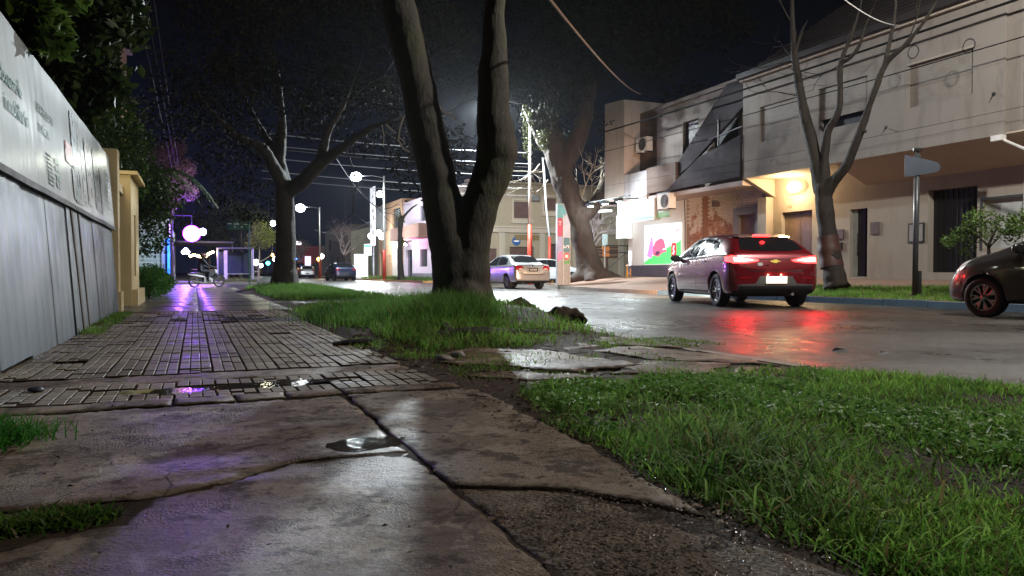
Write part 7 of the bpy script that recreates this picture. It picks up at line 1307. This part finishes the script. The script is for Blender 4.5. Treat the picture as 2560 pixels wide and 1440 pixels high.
    twigs(t, [((.1, 0, 4), (a, b_, 1)) for a, b_ in ((.5, 0), (-.5, .2), (.2, .5), (0, -.5), (.7, -.3), (-.3, -.6))], 4, 1.0, .04, plain('pink_twig', (.22, .13, .15), .8), 'twigs', .55, up=.1)
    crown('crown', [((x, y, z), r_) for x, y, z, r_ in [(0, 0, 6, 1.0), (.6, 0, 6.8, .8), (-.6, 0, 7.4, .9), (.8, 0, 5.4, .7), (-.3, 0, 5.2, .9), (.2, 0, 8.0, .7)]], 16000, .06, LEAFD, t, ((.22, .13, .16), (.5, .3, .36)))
    lamp('purple_crown_fill', (pw.x+.6, pw.y-2.2, 3.6), 90, (.85, .25, .75), .3)  # added lamp without a fitting, brightens the crown in purple
    # trees beyond
    p = W(645, 640, D=49); t = thing('lit_small_tree', 'small yellow-green lit tree beside the bus shelter', 'tree', (p.x, p.y, .07)); b = Vector(t.location); link('trunk', merge_limbs([limb([(0, 0, 0), (.05, 0, 1), (.1, 0, 2.6)], [.09, .07, .04], seed=141), limb([(.05, 0, 1.2), (.8, 0, .9+.8), (.9, 0, 2.4)], [.05, .04, .02], seed=142)], .03, .01), t, plain('pale_twig', (.22, .19, .14), .8), True)
    crown('crown', [((x, y, z), r_) for x, y, z, r_ in [(0, 0, 2.9, .6), (.4, 0, 2.5, .55), (.6, 0, 3.1, .5), (.1, 0, 3.6, .5), (.8, .2, 2.7, .4), (-.5, 0, 2.3, .4)]], 4200, .06, LEAF, t, ((.10, .13, .03), (.28, .30, .07))); lamp('tree_light', (p.x+.3, p.y-2.2, 3.6), 110, (1, .98, .7), .2)
    for i, (u, v, D, lab) in enumerate(((600, 520, 62, 'dark tall tree behind the green street sign'), (520, 560, 66, 'dark tree behind the purple sign'), (700, 560, 105, 'dark tree far beyond the second trunk'))):
        p = W(u, 690, D=D); t = thing('dark_far_tree', lab, 'tree', (p.x, p.y, .05), 0, 'dark trees beyond the cross street'); link('trunk', merge_limbs([limb([(0, 0, 0), (.1, 0, 2), (.1, 0, 4)], [.2, .16, .1], seed=150+i)], .08, .02), t, BARKD, True); crown('crown', clumps((0, 0, 4.8), 10, (1.3, 1, 1.1), 1.1), 4500, .11, LEAF, t, ((.02, .03, .01), (.06, .07, .025)))
    for u, v0, D, H, rad, lab in ((862, 690, 76, 5.0, 2.0, 'leafless twiggy tree, greyish purple, above the dark blue hatchback'), (1478, 690, 46, 4.2, 1.4, 'thin leafless tree against the beige building behind the leaning tree'), (750, 690, 98, 4.0, 1.5, 'leafless tree between the second trunk and the far lamp post')):
        p = W(u, v0, D=D); t = thing('leafless_tree', lab, 'tree', (p.x, p.y, .05)); link('trunk', merge_limbs([limb([(0, 0, 0), (.05, 0, 1.2), (0, 0, H*.5)], [.16, .13, .1], seed=160)], .05, .01), t, BARKD, True)
        twigs(t, [((0, 0, H*.45), (a, b_, 1.1)) for a, b_ in ((.5, 0), (-.5, .1), (.2, .5), (-.2, -.5), (0, 0), (.8, -.2), (-.8, -.2))], 5, H*.28, .045, plain('grey_twig', (.34, .28, .28), .8), 'twigs', .5, up=.2)
    D = 54; b = W(1003, 694, D=D); b.z = .07
    street_tree('pruned_street_tree', 'small dark pruned tree silhouetted against the lit orange shop', b, [b, W(1000, 640, D=D), W(1000, 590, D=D), W(1002, 545, D=D)], [.28, .2, .17, .2], [([W(1002, 550, D=D), W(1015, 535, D=D), W(1030, 520, D=D), W(1045, 510, D=D)], [.14, .1, .08, .04]), ([W(1002, 550, D=D), W(1001, 520, D=D)], [.1, .03]), ([W(1000, 600, D=D), W(1009, 596, D=D)], [.12, .1])], BARKD, .04, .03, dict(c=[(tuple(W(1002, 548, D=D)), .3), (tuple(W(1008, 608, D=D)), .25)], n=260, s=.07, cols=((.05, .07, .02), (.2, .2, .05))), seed=170)
left_trees()

# ------------------------------------------------------------------ thin haze added to give the lamps a glow
def haze():
    g = G(False); g.box(-62, 62, -62 if False else -30, 170, -1.2, 14); o = link('haze', g.mesh('haze'))
    m = bpy.data.materials.new('lamp_glow_haze'); m.use_nodes = True; n = m.node_tree.nodes; n.remove(n['Principled BSDF']); v = n.new('ShaderNodeVolumePrincipled'); v.inputs['Density'].default_value = .0002; v.inputs['Color'].default_value = (.9, .94, 1, 1); v.inputs['Anisotropy'].default_value = .7
    m.node_tree.links.new(v.outputs[0], n['Material Output'].inputs['Volume']); o.data.materials.append(m); o['kind'] = 'stuff'; o['label'] = 'thin haze added to give the street lamps a glow'
haze()
